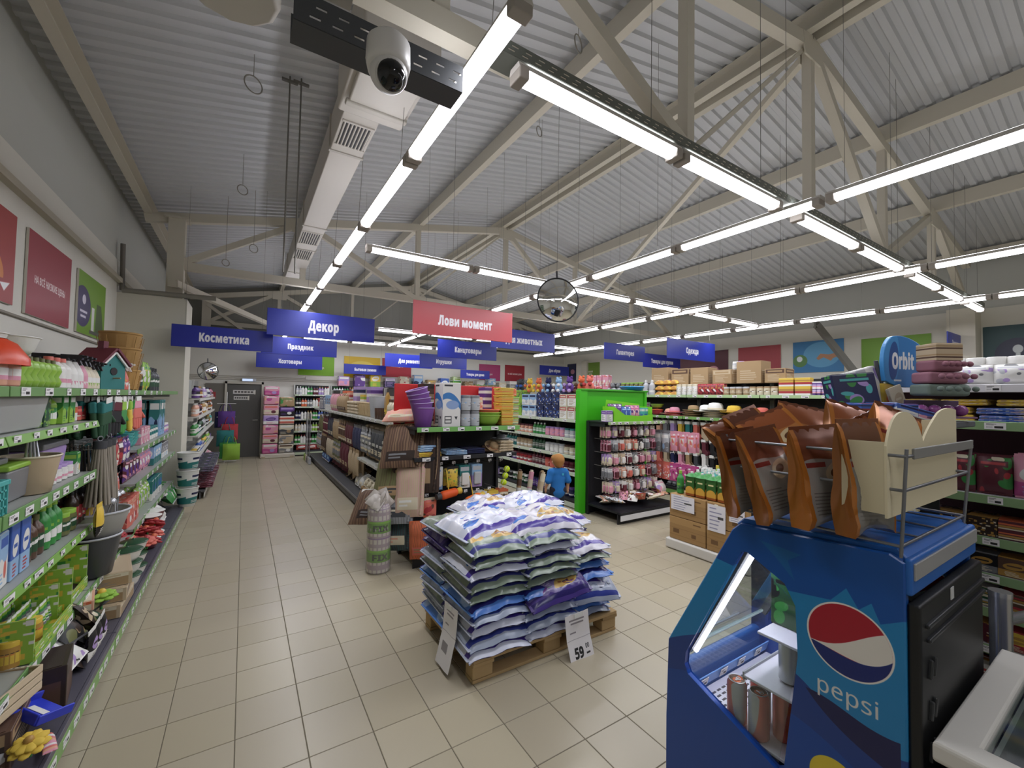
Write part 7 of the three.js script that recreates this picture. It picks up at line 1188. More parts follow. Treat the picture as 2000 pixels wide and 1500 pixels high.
// ---------------------------------------------------------------- child
function field(caps, lo, hi, cell, k = 0.03) { // smooth union of tapered capsules, meshed
  const size = Math.max(hi[0] - lo[0], hi[1] - lo[1], hi[2] - lo[2]) * 1.02, n = Math.ceil(size / cell), c = [0, 1, 2].map((i) => (lo[i] + hi[i]) / 2);
  const mc = new MarchingCubes(n, M(0xffffff), false, false, 120000); mc.isolation = 0;
  const P = V3(), A = V3(), B = V3(), ab = V3();
  for (let z = 0; z < n; z++) for (let y = 0; y < n; y++) for (let x = 0; x < n; x++) {
    P.set(c[0] + (x / (n / 2) - 1) * size / 2, c[1] + (y / (n / 2) - 1) * size / 2, c[2] + (z / (n / 2) - 1) * size / 2);
    let d = 1e3;
    for (const [a, b, ra, rb, sz = 1] of caps) {
      A.set(...a); B.set(...b); ab.subVectors(B, A); const pa = P.clone().sub(A); const h = Math.max(0, Math.min(1, pa.dot(ab) / Math.max(1e-9, ab.lengthSq())));
      const q = pa.addScaledVector(ab, -h); q.z /= sz; const e = q.length() - (ra + (rb - ra) * h);
      const m = Math.max(k - Math.abs(d - e), 0) / k; d = Math.min(d, e) - m * m * k * 0.25;
    }
    mc.field[x + y * n + z * n * n] = -d;
  }
  mc.update();
  const g = new THREE.BufferGeometry();
  g.setAttribute('position', new THREE.BufferAttribute(mc.positionArray.slice(0, mc.count * 3), 3)); g.setAttribute('normal', new THREE.BufferAttribute(mc.normalArray.slice(0, mc.count * 3), 3));
  g.scale(size / 2, size / 2, size / 2); g.translate(...c); return g;
}
{
  const t = thing('person', 'small child seen from behind in a blue t-shirt and dark trousers', 'person', [3.79, 0.004, -4.72], -0.35);
  // faces -z, back towards the camera
  const L = [[-0.05, 0.44, 0], [-0.062, 0.24, -0.03], [-0.075, 0.05, 0.06]], Rr = [[0.05, 0.44, 0], [0.055, 0.25, -0.04], [0.05, 0.05, -0.02]];
  const armL = [[-0.105, 0.68, 0], [-0.15, 0.56, 0.02], [-0.16, 0.46, -0.05]], armR = [[0.105, 0.68, 0], [0.15, 0.56, 0.02], [0.155, 0.45, -0.03]];
  const fing = []; for (const [s, w] of [[-1, armL[2]], [1, armR[2]]]) { for (let i = 0; i < 4; i++) fing.push([[w[0] + s * 0.004, w[1] - 0.04, w[2] - 0.018 + i * 0.011], [w[0] + s * 0.002, w[1] - 0.075 + 0.006 * Math.abs(i - 1.5), w[2] - 0.022 + i * 0.012], 0.0058, 0.005]); fing.push([[w[0], w[1] - 0.02, w[2] - 0.02], [w[0] - s * 0.012, w[1] - 0.045, w[2] - 0.042], 0.0065, 0.0055]); }
  const limbs = [
    [[0, 0.46, 0], [0, 0.58, 0], 0.085, 0.08, 0.75], [[0, 0.58, 0], [0, 0.67, 0], 0.08, 0.085, 0.7], [[-0.09, 0.675, 0], [0.09, 0.675, 0], 0.036, 0.036], [[0, 0.68, 0], [0, 0.77, -0.005], 0.034, 0.032],
    [[0, 0.825, -0.005], [0, 0.845, 0.01], 0.075, 0.078], [[0, 0.79, -0.035], [0, 0.82, -0.03], 0.05, 0.055], [[-0.078, 0.815, 0], [-0.082, 0.83, 0.004], 0.014, 0.014], [[0.078, 0.815, 0], [0.082, 0.83, 0.004], 0.014, 0.014], [[0, 0.812, -0.088], [0, 0.82, -0.082], 0.01, 0.008],
    [L[0], L[1], 0.058, 0.04], [L[1], L[2], 0.042, 0.026], [Rr[0], Rr[1], 0.058, 0.04], [Rr[1], Rr[2], 0.042, 0.026],
    [armL[0], armL[1], 0.034, 0.027], [armL[1], armL[2], 0.027, 0.018], [armL[2], [armL[2][0], armL[2][1] - 0.035, armL[2][2]], 0.017, 0.017, 1.2],
    [armR[0], armR[1], 0.034, 0.027], [armR[1], armR[2], 0.027, 0.018], [armR[2], [armR[2][0], armR[2][1] - 0.035, armR[2][2]], 0.017, 0.017, 1.2]];
  mesh('body', field([...limbs, ...fing], [-0.22, 0, -0.2], [0.22, 0.94, 0.2], 0.0085, 0.018), M(0xc99a7c, 0.6), t);
  mesh('face_features', merge([...[-1, 1].map((s) => move(sph(0.009, 8, 6), s * 0.03, 0.832, -0.08)), move(rbox(0.03, 0.007, 0.006, 0.003), 0, 0.785, -0.086)]), M(0x3a2c2a, 0.5), t);
  mesh('t_shirt', field([[[0, 0.42, 0], [0, 0.58, 0], 0.112, 0.096, 0.75], [[0, 0.58, 0], [0, 0.675, 0], 0.096, 0.092, 0.72], [[-0.1, 0.68, 0], [0.1, 0.68, 0], 0.048, 0.048], [armL[0], [-0.148, 0.565, 0.02], 0.048, 0.046], [armR[0], [0.148, 0.565, 0.02], 0.048, 0.046]], [-0.22, 0.3, -0.16], [0.22, 0.76, 0.16], 0.01, 0.025), M(0x1f6bb2, 0.85), t);
  mesh('print', rbox(0.03, 0.03, 0.004, 0.002), M(0x3fa6c8, 0.8), t, [0.05, 0.66, 0.073]);
  mesh('trousers', field([[[0, 0.43, 0], [0, 0.4, 0], 0.09, 0.085, 0.8], [L[0], L[1], 0.07, 0.053], [L[1], [-0.074, 0.07, 0.055], 0.054, 0.04], [Rr[0], Rr[1], 0.07, 0.053], [Rr[1], [0.05, 0.07, -0.02], 0.054, 0.04]], [-0.18, 0, -0.15], [0.18, 0.53, 0.15], 0.01, 0.02), M(0x1d2233, 0.85), t);
  mesh('hair', field([[[0, 0.85, 0.008], [0, 0.86, 0.022], 0.086, 0.084], [[0, 0.8, 0.045], [0, 0.84, 0.04], 0.05, 0.06], [[-0.05, 0.875, -0.03], [0.05, 0.875, -0.03], 0.045, 0.045]], [-0.12, 0.72, -0.12], [0.12, 0.96, 0.14], 0.009, 0.03), M(0xa5743f, 0.9), t);
  for (const [x, z, r] of [[-0.075, 0.04, -0.1], [0.05, -0.04, 0.1]]) { const s = mesh('shoe', field([[[0, 0.03, 0.03], [0, 0.026, -0.06], 0.034, 0.03]], [-0.05, 0, -0.11], [0.05, 0.08, 0.08], 0.008), M(0x22242c, 0.7), t, [x, 0, z], [0, r, 0]); mesh('sole', rbox(0.066, 0.012, 0.15, 0.005), M(0x8e9096, 0.7), s, [0, 0.006, -0.015]); }
}
// ---------------------------------------------------------------- drinks cooler
const CX = 1.875, CZ = -0.41;
{
  const t = thing('drinks_cooler', 'blue drinks cooler with a round red, white and blue emblem lettered pepsi', 'cooler', [CX, 0, CZ]);
  const BL = M(0x2263b4, 0.35), BLD = M(0x12305f, 0.4), w = 0.335;
  // side profile in u (depth towards the front) and height
  const art = canvasTex(760, 1300, (g) => {
    const X = (u) => 760 - u * 1000, Yp = (y) => 1300 - y * 1000;
    g.fillStyle = '#2480b8'; g.fillRect(0, 0, 760, 1300);
    g.fillStyle = '#17509c'; g.fillRect(0, 0, 760, 120);
    g.beginPath(); g.moveTo(760, 100); g.lineTo(760, Yp(1.13)); g.lineTo(X(0.05), Yp(1.1)); g.lineTo(X(0.07), Yp(1.15)); g.lineTo(X(0.1), Yp(1.12)); g.lineTo(X(0.13), Yp(1.17)); g.lineTo(X(0.17), Yp(1.12)); g.lineTo(X(0.3), Yp(1.1)); g.lineTo(X(0.76), Yp(1.15)); g.lineTo(0, 100); g.fill();
    g.fillStyle = '#1d5f9c'; g.beginPath(); g.moveTo(X(0.38), Yp(1.24)); g.lineTo(X(0.25), Yp(1.23)); g.lineTo(X(0.29), Yp(1.2)); g.lineTo(X(0.27), Yp(1.14)); g.lineTo(X(0.33), Yp(1.2)); g.fill();
    g.fillStyle = '#1f3f86'; g.beginPath(); g.moveTo(0, Yp(0.72)); g.bezierCurveTo(X(0.5), Yp(0.9), X(0.3), Yp(0.9), X(0.2), Yp(0.8)); g.bezierCurveTo(X(0.12), Yp(0.74), X(0.06), Yp(0.74), 760, Yp(0.76)); g.lineTo(760, 1300); g.lineTo(0, 1300); g.fill();
    g.fillStyle = '#16489a'; g.beginPath(); g.moveTo(0, Yp(0.6)); g.bezierCurveTo(X(0.3), Yp(0.8), X(0.2), Yp(0.7), 760, Yp(0.6)); g.lineTo(760, 1300); g.lineTo(0, 1300); g.fill();
    g.fillStyle = '#1c1f4e'; g.beginPath(); g.moveTo(X(0.24), Yp(0.82)); g.bezierCurveTo(X(0.15), Yp(0.83), X(0.1), Yp(0.78), X(0.01), Yp(0.8)); g.lineTo(X(0.01), Yp(0.7)); g.bezierCurveTo(X(0.1), Yp(0.72), X(0.18), Yp(0.75), X(0.24), Yp(0.82)); g.fill();
    g.fillStyle = '#d9c23a'; g.beginPath(); g.arc(X(0.16), Yp(0.58), 70, 0, 7); g.fill();
    const cx = X(0.127), cy = Yp(1.015), r = 103;
    g.fillStyle = '#e4dfd8'; g.beginPath(); g.arc(cx, cy, r + 5, 0, 7); g.fill();
    g.save(); g.beginPath(); g.arc(cx, cy, r, 0, 7); g.clip();
    g.fillStyle = '#a81f30'; g.fillRect(cx - r, cy - r, 2 * r, 2 * r);
    g.fillStyle = '#e0dbd2'; g.beginPath(); g.moveTo(cx - r, cy + 34); g.bezierCurveTo(cx - 10, cy + 40, cx + 30, cy - 40, cx + r, cy - 66); g.lineTo(cx + r, cy + 20); g.bezierCurveTo(cx + 60, cy + 70, cx - 30, cy + 40, cx - r, cy + 36); g.fill();
    g.fillStyle = '#1b2a6e'; g.beginPath(); g.moveTo(cx - r, cy + 36); g.bezierCurveTo(cx - 40, cy + 36, cx + 40, cy + 80, cx + r, cy + 8); g.lineTo(cx + r, cy + r); g.lineTo(cx - r, cy + r); g.fill(); g.restore();
    g.fillStyle = '#d9d6d2'; g.font = '66px sans-serif'; g.textAlign = 'center'; g.textBaseline = 'middle'; g.fillText('pepsi', X(0.132), Yp(0.855));
  });
  art.wrapS = art.wrapT = THREE.ClampToEdgeWrapping;
  const side = new THREE.Shape([[0, 0], [0, 1.285], [0.03, 1.3], [0.45, 1.275], [0.475, 1.25], [0.735, 0.75], [0.75, 0.72], [0.76, 0.4], [0.76, 0.02], [0.74, 0]].map((q) => new THREE.Vector2(...q)));
  const hole = new THREE.Path([[0.425, 1.185], [0.445, 1.18], [0.67, 0.71], [0.675, 0.66], [0.66, 0.63], [0.33, 0.5], [0.305, 0.52], [0.262, 0.9], [0.268, 1.06], [0.3, 1.12]].map((q) => new THREE.Vector2(...q))); side.holes.push(hole);
  for (const s of [-1, 1]) {
    const g = new THREE.ExtrudeGeometry(side, { depth: 0.02, bevelEnabled: true, bevelSize: 0.004, bevelThickness: 0.004, bevelSegments: 1 }), p = g.attributes.position, uv = g.attributes.uv;
    for (let i = 0; i < p.count; i++) uv.setXY(i, 1 - p.getX(i) / 0.76, p.getY(i) / 1.3);
    g.rotateY(PI / 2); // u -> -z
    g.translate(s < 0 ? -w : w - 0.024, 0, 0);
    const m = mesh('side_panel', g, M(0xffffff, 0.32, { map: art }), t);
    if (s < 0) m.userData.label = 'side panel printed with the round emblem and the word pepsi';
    mesh('side_glass', move(poly([[0.43, 1.18], [0.665, 0.7], [0.665, 0.64], [0.33, 0.505], [0.27, 0.9], [0.275, 1.06]], 0.004), 0, 0, 0, 0, PI / 2).translate(s * (w - 0.012), 0, 0), new THREE.MeshPhysicalMaterial({ color: 0xf2f6f6, roughness: 0.03, transmission: 1, thickness: 0, side: THREE.DoubleSide }), t);
  }
  mesh('top_cap', move(poly([[-0.01, 1.285], [0.02, 1.315], [0.45, 1.29], [0.47, 1.27], [0.43, 1.19], [0.02, 1.2]], 2 * w - 0.05, 0.004), 0, 0, 0, 0, PI / 2).translate(-w + 0.025, 0, 0), BL, t);
  mesh('back_trim', rbox(2 * w, 0.1, 0.02, 0.008), BL, t, [0, 1.25, 0.008]); mesh('grey_strip', rbox(2 * w - 0.02, 0.045, 0.006, 0.002), M(0x9d9c9a, 0.4), t, [0, 1.265, 0.02]);
  mesh('base_cabinet', move(poly([[0.02, 0.03], [0.02, 0.48], [0.32, 0.48], [0.7, 0.39], [0.755, 0.39], [0.755, 0.03]], 2 * w - 0.054), 0, 0, 0, 0, PI / 2).translate(-w + 0.027, 0, 0), BLD, t);
  mesh('front_lip', rbox(2 * w, 0.2, 0.04, 0.015), BL, t, [0, 0.52, -0.735]);
  for (const s of [-1, 1]) mesh('foot', cyl(0.03, 0.03, 0.03, 12), M(0x222222, 0.7), t, [s * 0.26, 0.016, -0.38]);
  // black rear cover with louvres
  const bk = mesh('rear_cover', rbox(2 * w - 0.01, 1.16, 0.03, 0.008), M(0x131416, 0.45), t, [0, 0.6, 0.018]);
  for (let i = 0; i < 9; i++) for (const x of [-0.27, -0.24]) mesh('louvre', rbox(0.012, 0.05, 0.012, 0.004), M(0x2a2c2e, 0.35), bk, [x, 0.4 - i * 0.11, 0.018], [0, 0, -0.3]);
  mesh('cover_ridge', rbox(2 * w - 0.06, 0.012, 0.012, 0.004), M(0x2a2c30, 0.35), bk, [0.01, 0.52, 0.018]); mesh('cover_ridge', rbox(2 * w - 0.06, 0.012, 0.012, 0.004), M(0x2a2c30, 0.35), bk, [0.02, 0.48, 0.018]);
  mesh('sticker', box(0.03, 0.035, 0.002), M(0xc9c9c6, 0.5), bk, [-0.05, 0.555, 0.017]);
  // slanting front glass and its rails, low front pane, light
  const gl = new THREE.MeshPhysicalMaterial({ color: 0xf4f8f8, roughness: 0.02, transmission: 1, thickness: 0, side: THREE.DoubleSide });
  mesh('front_glass', bar([0, 1.2, -0.44], [0, 0.72, -0.685], 2 * w - 0.06, 0.004), gl, t);
  mesh('low_front_glass', box(2 * w - 0.06, 0.16, 0.006), gl, t, [0, 0.63, -0.69]); mesh('glass_edge', rbox(2 * w - 0.06, 0.012, 0.012, 0.004), M(0xb9ccc8, 0.2), t, [0, 0.712, -0.69]);
  for (const s of [-1, 1]) { mesh('front_rail', bar([s * (w - 0.04), 1.21, -0.435], [s * (w - 0.04), 0.7, -0.69], 0.025, 0.03), M(0x55585c, 0.4), t); }
  const led = new THREE.MeshStandardMaterial({ color: 0xffffff, emissive: 0xf3eeff, emissiveIntensity: 3.2, roughness: 0.5 });
  mesh('light_strip', bar([-w + 0.055, 1.17, -0.43], [-w + 0.055, 0.7, -0.665], 0.014, 0.014), led, t); mesh('light_strip', box(2 * w - 0.14, 0.014, 0.014), led, t, [0, 1.178, -0.4]);
  const l1 = new THREE.RectAreaLight(0xf3eeff, 70, 2 * w - 0.16, 0.03); l1.position.set(CX, 1.165, CZ - 0.4); l1.lookAt(CX, 0.3, CZ - 0.42); l1.name = 'cooler_light'; scene.add(l1);
  // interior
  mesh('rear_lining', rbox(2 * w - 0.06, 0.7, 0.015, 0.003), M(0xc9cdd0, 0.4), t, [0, 0.85, -0.2]);
  const shelfM = M(0xd9d6de, 0.4);
  const tr = mesh('tray', rbox(2 * w - 0.07, 0.012, 0.36, 0.003), shelfM, t, [0, 0.51, -0.5]);
  const holes = []; for (let i = 0; i < 16; i++) for (let j = 0; j < 6; j++) holes.push(move(box(0.022, 0.002, 0.008), -0.26 + i * 0.034, 0.0065, -0.14 + j * 0.022)); mesh('vent_slots', merge(holes), M(0x4a4850, 0.7), tr);
  mesh('price_rail', rbox(2 * w - 0.07, 0.05, 0.006, 0.003), M(0x6f9fe0, 0.4), t, [0, 0.55, -0.675], [0.3, 0, 0]); for (let i = 0; i < 4; i++) mesh('price_tag', box(0.05, 0.035, 0.002), TAGM, t, [-0.22 + i * 0.14, 0.552, -0.666], [0.3, 0, 0]);
  mesh('riser_shelf', rbox(2 * w - 0.07, 0.01, 0.24, 0.003), shelfM, t, [0, 0.72, -0.34]); mesh('riser_front', rbox(2 * w - 0.07, 0.03, 0.006, 0.002), M(0x9a9ca0, 0.4), t, [0, 0.72, -0.46]);
  mesh('upper_shelf', rbox(2 * w - 0.07, 0.01, 0.2, 0.003), shelfM, t, [0, 0.9, -0.31]);
  // cans
  const oc = pm('orange,coral,brown,silver', 3, 0.25, { metalness: 0.3 }), sc = pm('silver,grey,silver,dark grey', 2, 0.25, { metalness: 0.5 }), gc = pm('dark green,black,green,dark green', 1, 0.3);
  [['orange can nearest the cooler side glass', -0.27, 0.517, -0.5, oc, 0.16], ['second orange can behind it in the cooler', -0.27, 0.517, -0.42, oc, 0.16], ['third orange can deepest in the cooler', -0.2, 0.517, -0.37, oc, 0.16], ['orange can lying in the second column of the cooler', -0.18, 0.517, -0.46, oc, 0.16], ['orange can farther along the cooler tray', -0.1, 0.517, -0.4, oc, 0.16]].forEach(([l, x, y, z, m, h]) => put(G.can(m, 'silver', h, 0.034), l, 'can', [CX + x, y, CZ + z], rr(0, 6)));
  [['tall silver can on the riser, front', -0.2, 0.727, -0.35], ['tall silver can on the riser, right behind', -0.13, 0.727, -0.33], ['tall silver can on the riser, farther', -0.05, 0.727, -0.34]].forEach(([l, x, y, z]) => put(G.can(sc, 'silver', 0.165, 0.033), l, 'can', [CX + x, y, CZ + z], rr(0, 6)));
  [['dark green carton on the upper cooler shelf, front', -0.16, 0.907, -0.36], ['dark green carton on the upper cooler shelf, behind', -0.02, 0.907, -0.36]].forEach(([l, x, y, z]) => put(G.carton(gc, 'dark green', 0.11, 0.19, 0.07), l, 'carton', [CX + x, y, CZ + z], PI / 2));
  put(G.bottle('blue', 'light blue', pm('blue,light blue,white,navy', 1), 0.24, 0.035), 'blue bottle at the far side of the cooler', 'bottle', [CX + 0.25, 0.517, CZ - 0.45]);
}
// ---------------------------------------------------------------- wire basket with snack bags on the cooler
{
  const t = thing('wire_basket', 'thin wire basket holding the snack bags on the cooler', 'basket', [CX, 1.3, CZ]);
  const w = M(0x7d7f84, 0.35, { metalness: 0.6 }), x0 = -0.335, x1 = 0.3, z0 = -0.005, z1 = -0.47, R = 0.0045;
  const ring = (y, d) => merge([rod([x0 - d, y, z0 + d], [x1 + d, y, z0 + d], R), rod([x0 - d, y, z1 - d], [x1 + d, y, z1 - d], R), rod([x0 - d, y, z0 + d], [x0 - d, y, z1 - d], R), rod([x1 + d, y, z0 + d], [x1 + d, y, z1 - d], R)]);
  mesh('lower_ring', ring(0.03, 0), w, t); mesh('middle_ring', ring(0.185, 0.01), w, t); mesh('upper_ring', ring(0.28, 0.02), w, t);
  for (const [x, z] of [[x0, z0], [x1, z0], [x0, z1], [x1, z1]]) mesh('corner_wire', rod([x, 0.0, z], [x + Math.sign(x) * 0.02, 0.3, z + (z > -0.2 ? 0.02 : -0.02)], R), w, t);
  for (let i = 1; i < 4; i++) mesh('bottom_wire', rod([x0 + i * 0.18, 0.025, z0], [x0 + i * 0.18, 0.025, z1], R * 0.8), w, t);
  mesh('grey_rail', rbox(0.62, 0.03, 0.008, 0.003), M(0x83837f, 0.5), t, [0.0, 0.285, z0 + 0.022]);
  const b = thing('display_board', 'cream cardboard display with a wavy top at the back of the snack basket', 'display board', [CX - 0.02, 1.405, CZ - 0.03]);
  const s = new THREE.Shape(); s.moveTo(-0.345, 0); s.lineTo(0.345, 0); s.lineTo(0.345, 0.3); s.bezierCurveTo(0.28, 0.31, 0.2, 0.31, 0.13, 0.29); s.bezierCurveTo(0.06, 0.26, 0.0, 0.23, -0.03, 0.2); s.bezierCurveTo(-0.06, 0.24, -0.1, 0.295, -0.2, 0.295); s.bezierCurveTo(-0.28, 0.295, -0.32, 0.26, -0.345, 0.2); s.closePath();
  const eg = new THREE.ExtrudeGeometry(s, { depth: 0.006, bevelEnabled: false, curveSegments: 14 });
  mesh('board', eg, M(0xd6cbaa, 0.75), b); mesh('side_flap', box(0.005, 0.26, 0.14), M(0xd0c5a4, 0.75), b, [0.342, 0.13, -0.07]); mesh('side_flap', box(0.005, 0.2, 0.1), M(0xc9be9d, 0.75), b, [-0.342, 0.11, -0.05]);
  // bags: foil pouches bulging out of the basket
  const chip = (f) => M(0xffffff, 0.18, { metalness: 0.3, map: canvasTex(192, 256, f) });
  const art = (top, face, patch) => (g) => { g.fillStyle = face; g.fillRect(0, 0, 192, 256); g.fillStyle = top; g.fillRect(0, 0, 192, 62); g.beginPath(); g.moveTo(0, 60); g.lineTo(192, 60); g.lineTo(192, 74); g.bezierCurveTo(120, 104, 60, 60, 0, 92); g.fill(); g.fillStyle = patch; g.beginPath(); g.ellipse(124, 118, 44, 26, -0.3, 0, 7); g.fill(); g.fillStyle = '#5d3a22'; g.beginPath(); g.ellipse(120, 118, 20, 12, -0.3, 0, 7); g.fill(); g.fillStyle = '#73261f'; g.fillRect(18, 90, 70, 13); g.fillStyle = '#a7672a'; g.fillRect(0, 0, 16, 256); g.fillRect(178, 0, 14, 256); g.fillStyle = '#6f6a66'; for (let i = 0; i < 7; i++) g.fillRect(26, 168 + i * 9, 60 + (i * 31) % 60, 3); };
  const c1 = chip(art('#6a3a24', '#8f8b86', '#b9ab92')), c2 = chip(art('#8a4c28', '#a36a38', '#c9b48a')), c3 = chip(art('#5d3422', '#7d7a75', '#a79c88'));
  const GUS = M(0xa7672a, 0.2, { metalness: 0.3 }), GUS2 = M(0x8c5626, 0.2, { metalness: 0.3 });
  // stand-up pouch: flat at the top seal, deep at the foot, with side gussets and two foot corners
  const gus = (w, h, d, v) => memo('gus' + [w, h, d, v], () => { const g = new THREE.BoxGeometry(w, h, d, 9, 12, 4), p = g.attributes.position; for (let i = 0; i < p.count; i++) { const t = p.getY(i) / h + 0.5, x = p.getX(i) / w, z = p.getZ(i) / d, dep = Math.max(0, 1 - t) ** 0.55 * (t < 0.08 ? 0.75 + t * 3 : 1); const puff = 1 + 0.35 * (1 - 4 * x * x) * Math.sin(PI * Math.min(1, t * 1.1)); p.setZ(i, p.getZ(i) * Math.max(0.02, dep) * puff + 0.006 * Math.sin(9 * x + 14 * t + v) * Math.max(0, 1 - t)); p.setX(i, p.getX(i) * (1 - 0.06 * Math.sin(PI * t)) - (Math.abs(x) > 0.49 ? Math.sign(x) * 0.018 * (1 - 4 * z * z) * Math.sin(PI * t) : 0)); if (t < 0.01) p.setY(i, p.getY(i) - 0.022 * (2 * Math.abs(x)) ** 3 + 0.012); } g.computeVertexNormals(); return g; });
  const cb = (m, w, h, d, v) => memo('chip' + m.uuid + [w, h, d, v], () => proto((g) => { const b = move(gus(w, h, d, v), 0, h / 2, 0); const full = b.toNonIndexed(), P2 = full.attributes.position, N2 = full.attributes.normal, U2 = full.attributes.uv, per = { face: [[], [], []], right: [[], [], []], left: [[], [], []] }; const nx = 2 * (4 * 12) * 2 * 3; for (let i = 0; i < P2.count; i++) { const k = i < nx / 2 ? 'right' : i < nx ? 'left' : 'face'; per[k][0].push(P2.getX(i), P2.getY(i), P2.getZ(i)); per[k][1].push(N2.getX(i), N2.getY(i), N2.getZ(i)); per[k][2].push(U2.getX(i), U2.getY(i)); } const mk = (a) => { const q = new THREE.BufferGeometry(); q.setAttribute('position', new THREE.Float32BufferAttribute(a[0], 3)); q.setAttribute('normal', new THREE.Float32BufferAttribute(a[1], 3)); q.setAttribute('uv', new THREE.Float32BufferAttribute(a[2], 2)); return q; }; mesh('body', mk(per.face), m, g); for (const k of ['left', 'right']) mesh('side_gusset', mk(per[k]), v % 2 ? GUS2 : GUS, g); const sg = new THREE.BoxGeometry(w * 0.97, h * 0.07, 0.003, 14, 1, 1), q = sg.attributes.position; for (let i = 0; i < q.count; i++) q.setZ(i, q.getZ(i) + 0.004 * Math.sin(q.getX(i) * 160)); mesh('crimped_seal', move(sg, 0, h * 1.0, 0), M(0x6d3d24, 0.25, { metalness: 0.3 }), g); }, 'snack_bag'));
  const B = [ // x, z, y, width, height, depth, turn, lean, tilt, kind
    [-0.3, -0.4, 1.325, 0.16, 0.29, 0.075, -0.45, -0.12, 0.14, 2, 'first snack bag from the left hanging over the basket wire'],
    [-0.3, -0.29, 1.33, 0.17, 0.3, 0.075, -0.4, -0.2, 0.2, 0, 'second snack bag from the left hanging over the basket wire'],
    [-0.29, -0.17, 1.34, 0.2, 0.3, 0.085, -0.35, -0.08, 0.06, 0, 'third snack bag from the left, widest at the basket wire'],
    [-0.3, -0.065, 1.345, 0.17, 0.32, 0.075, -0.3, -0.05, 0.02, 2, 'fourth snack bag next to the cream display board'],
    [-0.23, -0.37, 1.46, 0.2, 0.26, 0.08, -0.5, -0.75, 0.35, 0, 'silver-fronted snack bag lying across the row'],
    [-0.2, -0.25, 1.47, 0.2, 0.27, 0.08, -0.9, -0.6, 0.5, 1, 'orange foil snack bag lying behind the first'],
    [-0.16, -0.14, 1.5, 0.18, 0.25, 0.08, -0.6, -0.5, -0.35, 1, 'orange snack bag behind the third one'],
    [-0.12, -0.4, 1.44, 0.19, 0.27, 0.08, -0.3, -0.4, 0.3, 2, 'brown-topped snack bag in the middle of the basket'],
    [-0.08, -0.3, 1.46, 0.2, 0.27, 0.08, -0.5, -0.4, -0.2, 1, 'bright orange snack bag in the middle of the basket'],
    [-0.1, -0.08, 1.46, 0.17, 0.26, 0.075, -0.5, -0.2, -0.4, 1, 'orange snack bag leaning on the cream board'],
    [0.06, -0.32, 1.42, 0.19, 0.27, 0.08, -0.4, -0.3, 0.3, 0, 'snack bag deeper in the basket'],
    [0.0, -0.1, 1.42, 0.16, 0.27, 0.07, -0.2, -0.1, 0.25, 1, 'golden snack bag showing in the dip of the cream board'],
    [0.2, -0.25, 1.42, 0.19, 0.27, 0.08, -0.4, -0.2, -0.3, 2, 'snack bag at the right rear of the basket'],
    [0.14, -0.12, 1.42, 0.15, 0.26, 0.07, -0.2, -0.1, -0.35, 1, 'snack bag peeping over the right hump of the board'],
  ];
  for (const [x, z, y, w2, h, d, ry, rx, rz, k, l] of B) put(cb([c1, c2, c3][k], w2, h, d, (k * 7 + Math.round(x * 50)) % 4), l, 'snack bag', [CX + x, y, CZ - 0.03 + z], [rx, ry, rz]);
}
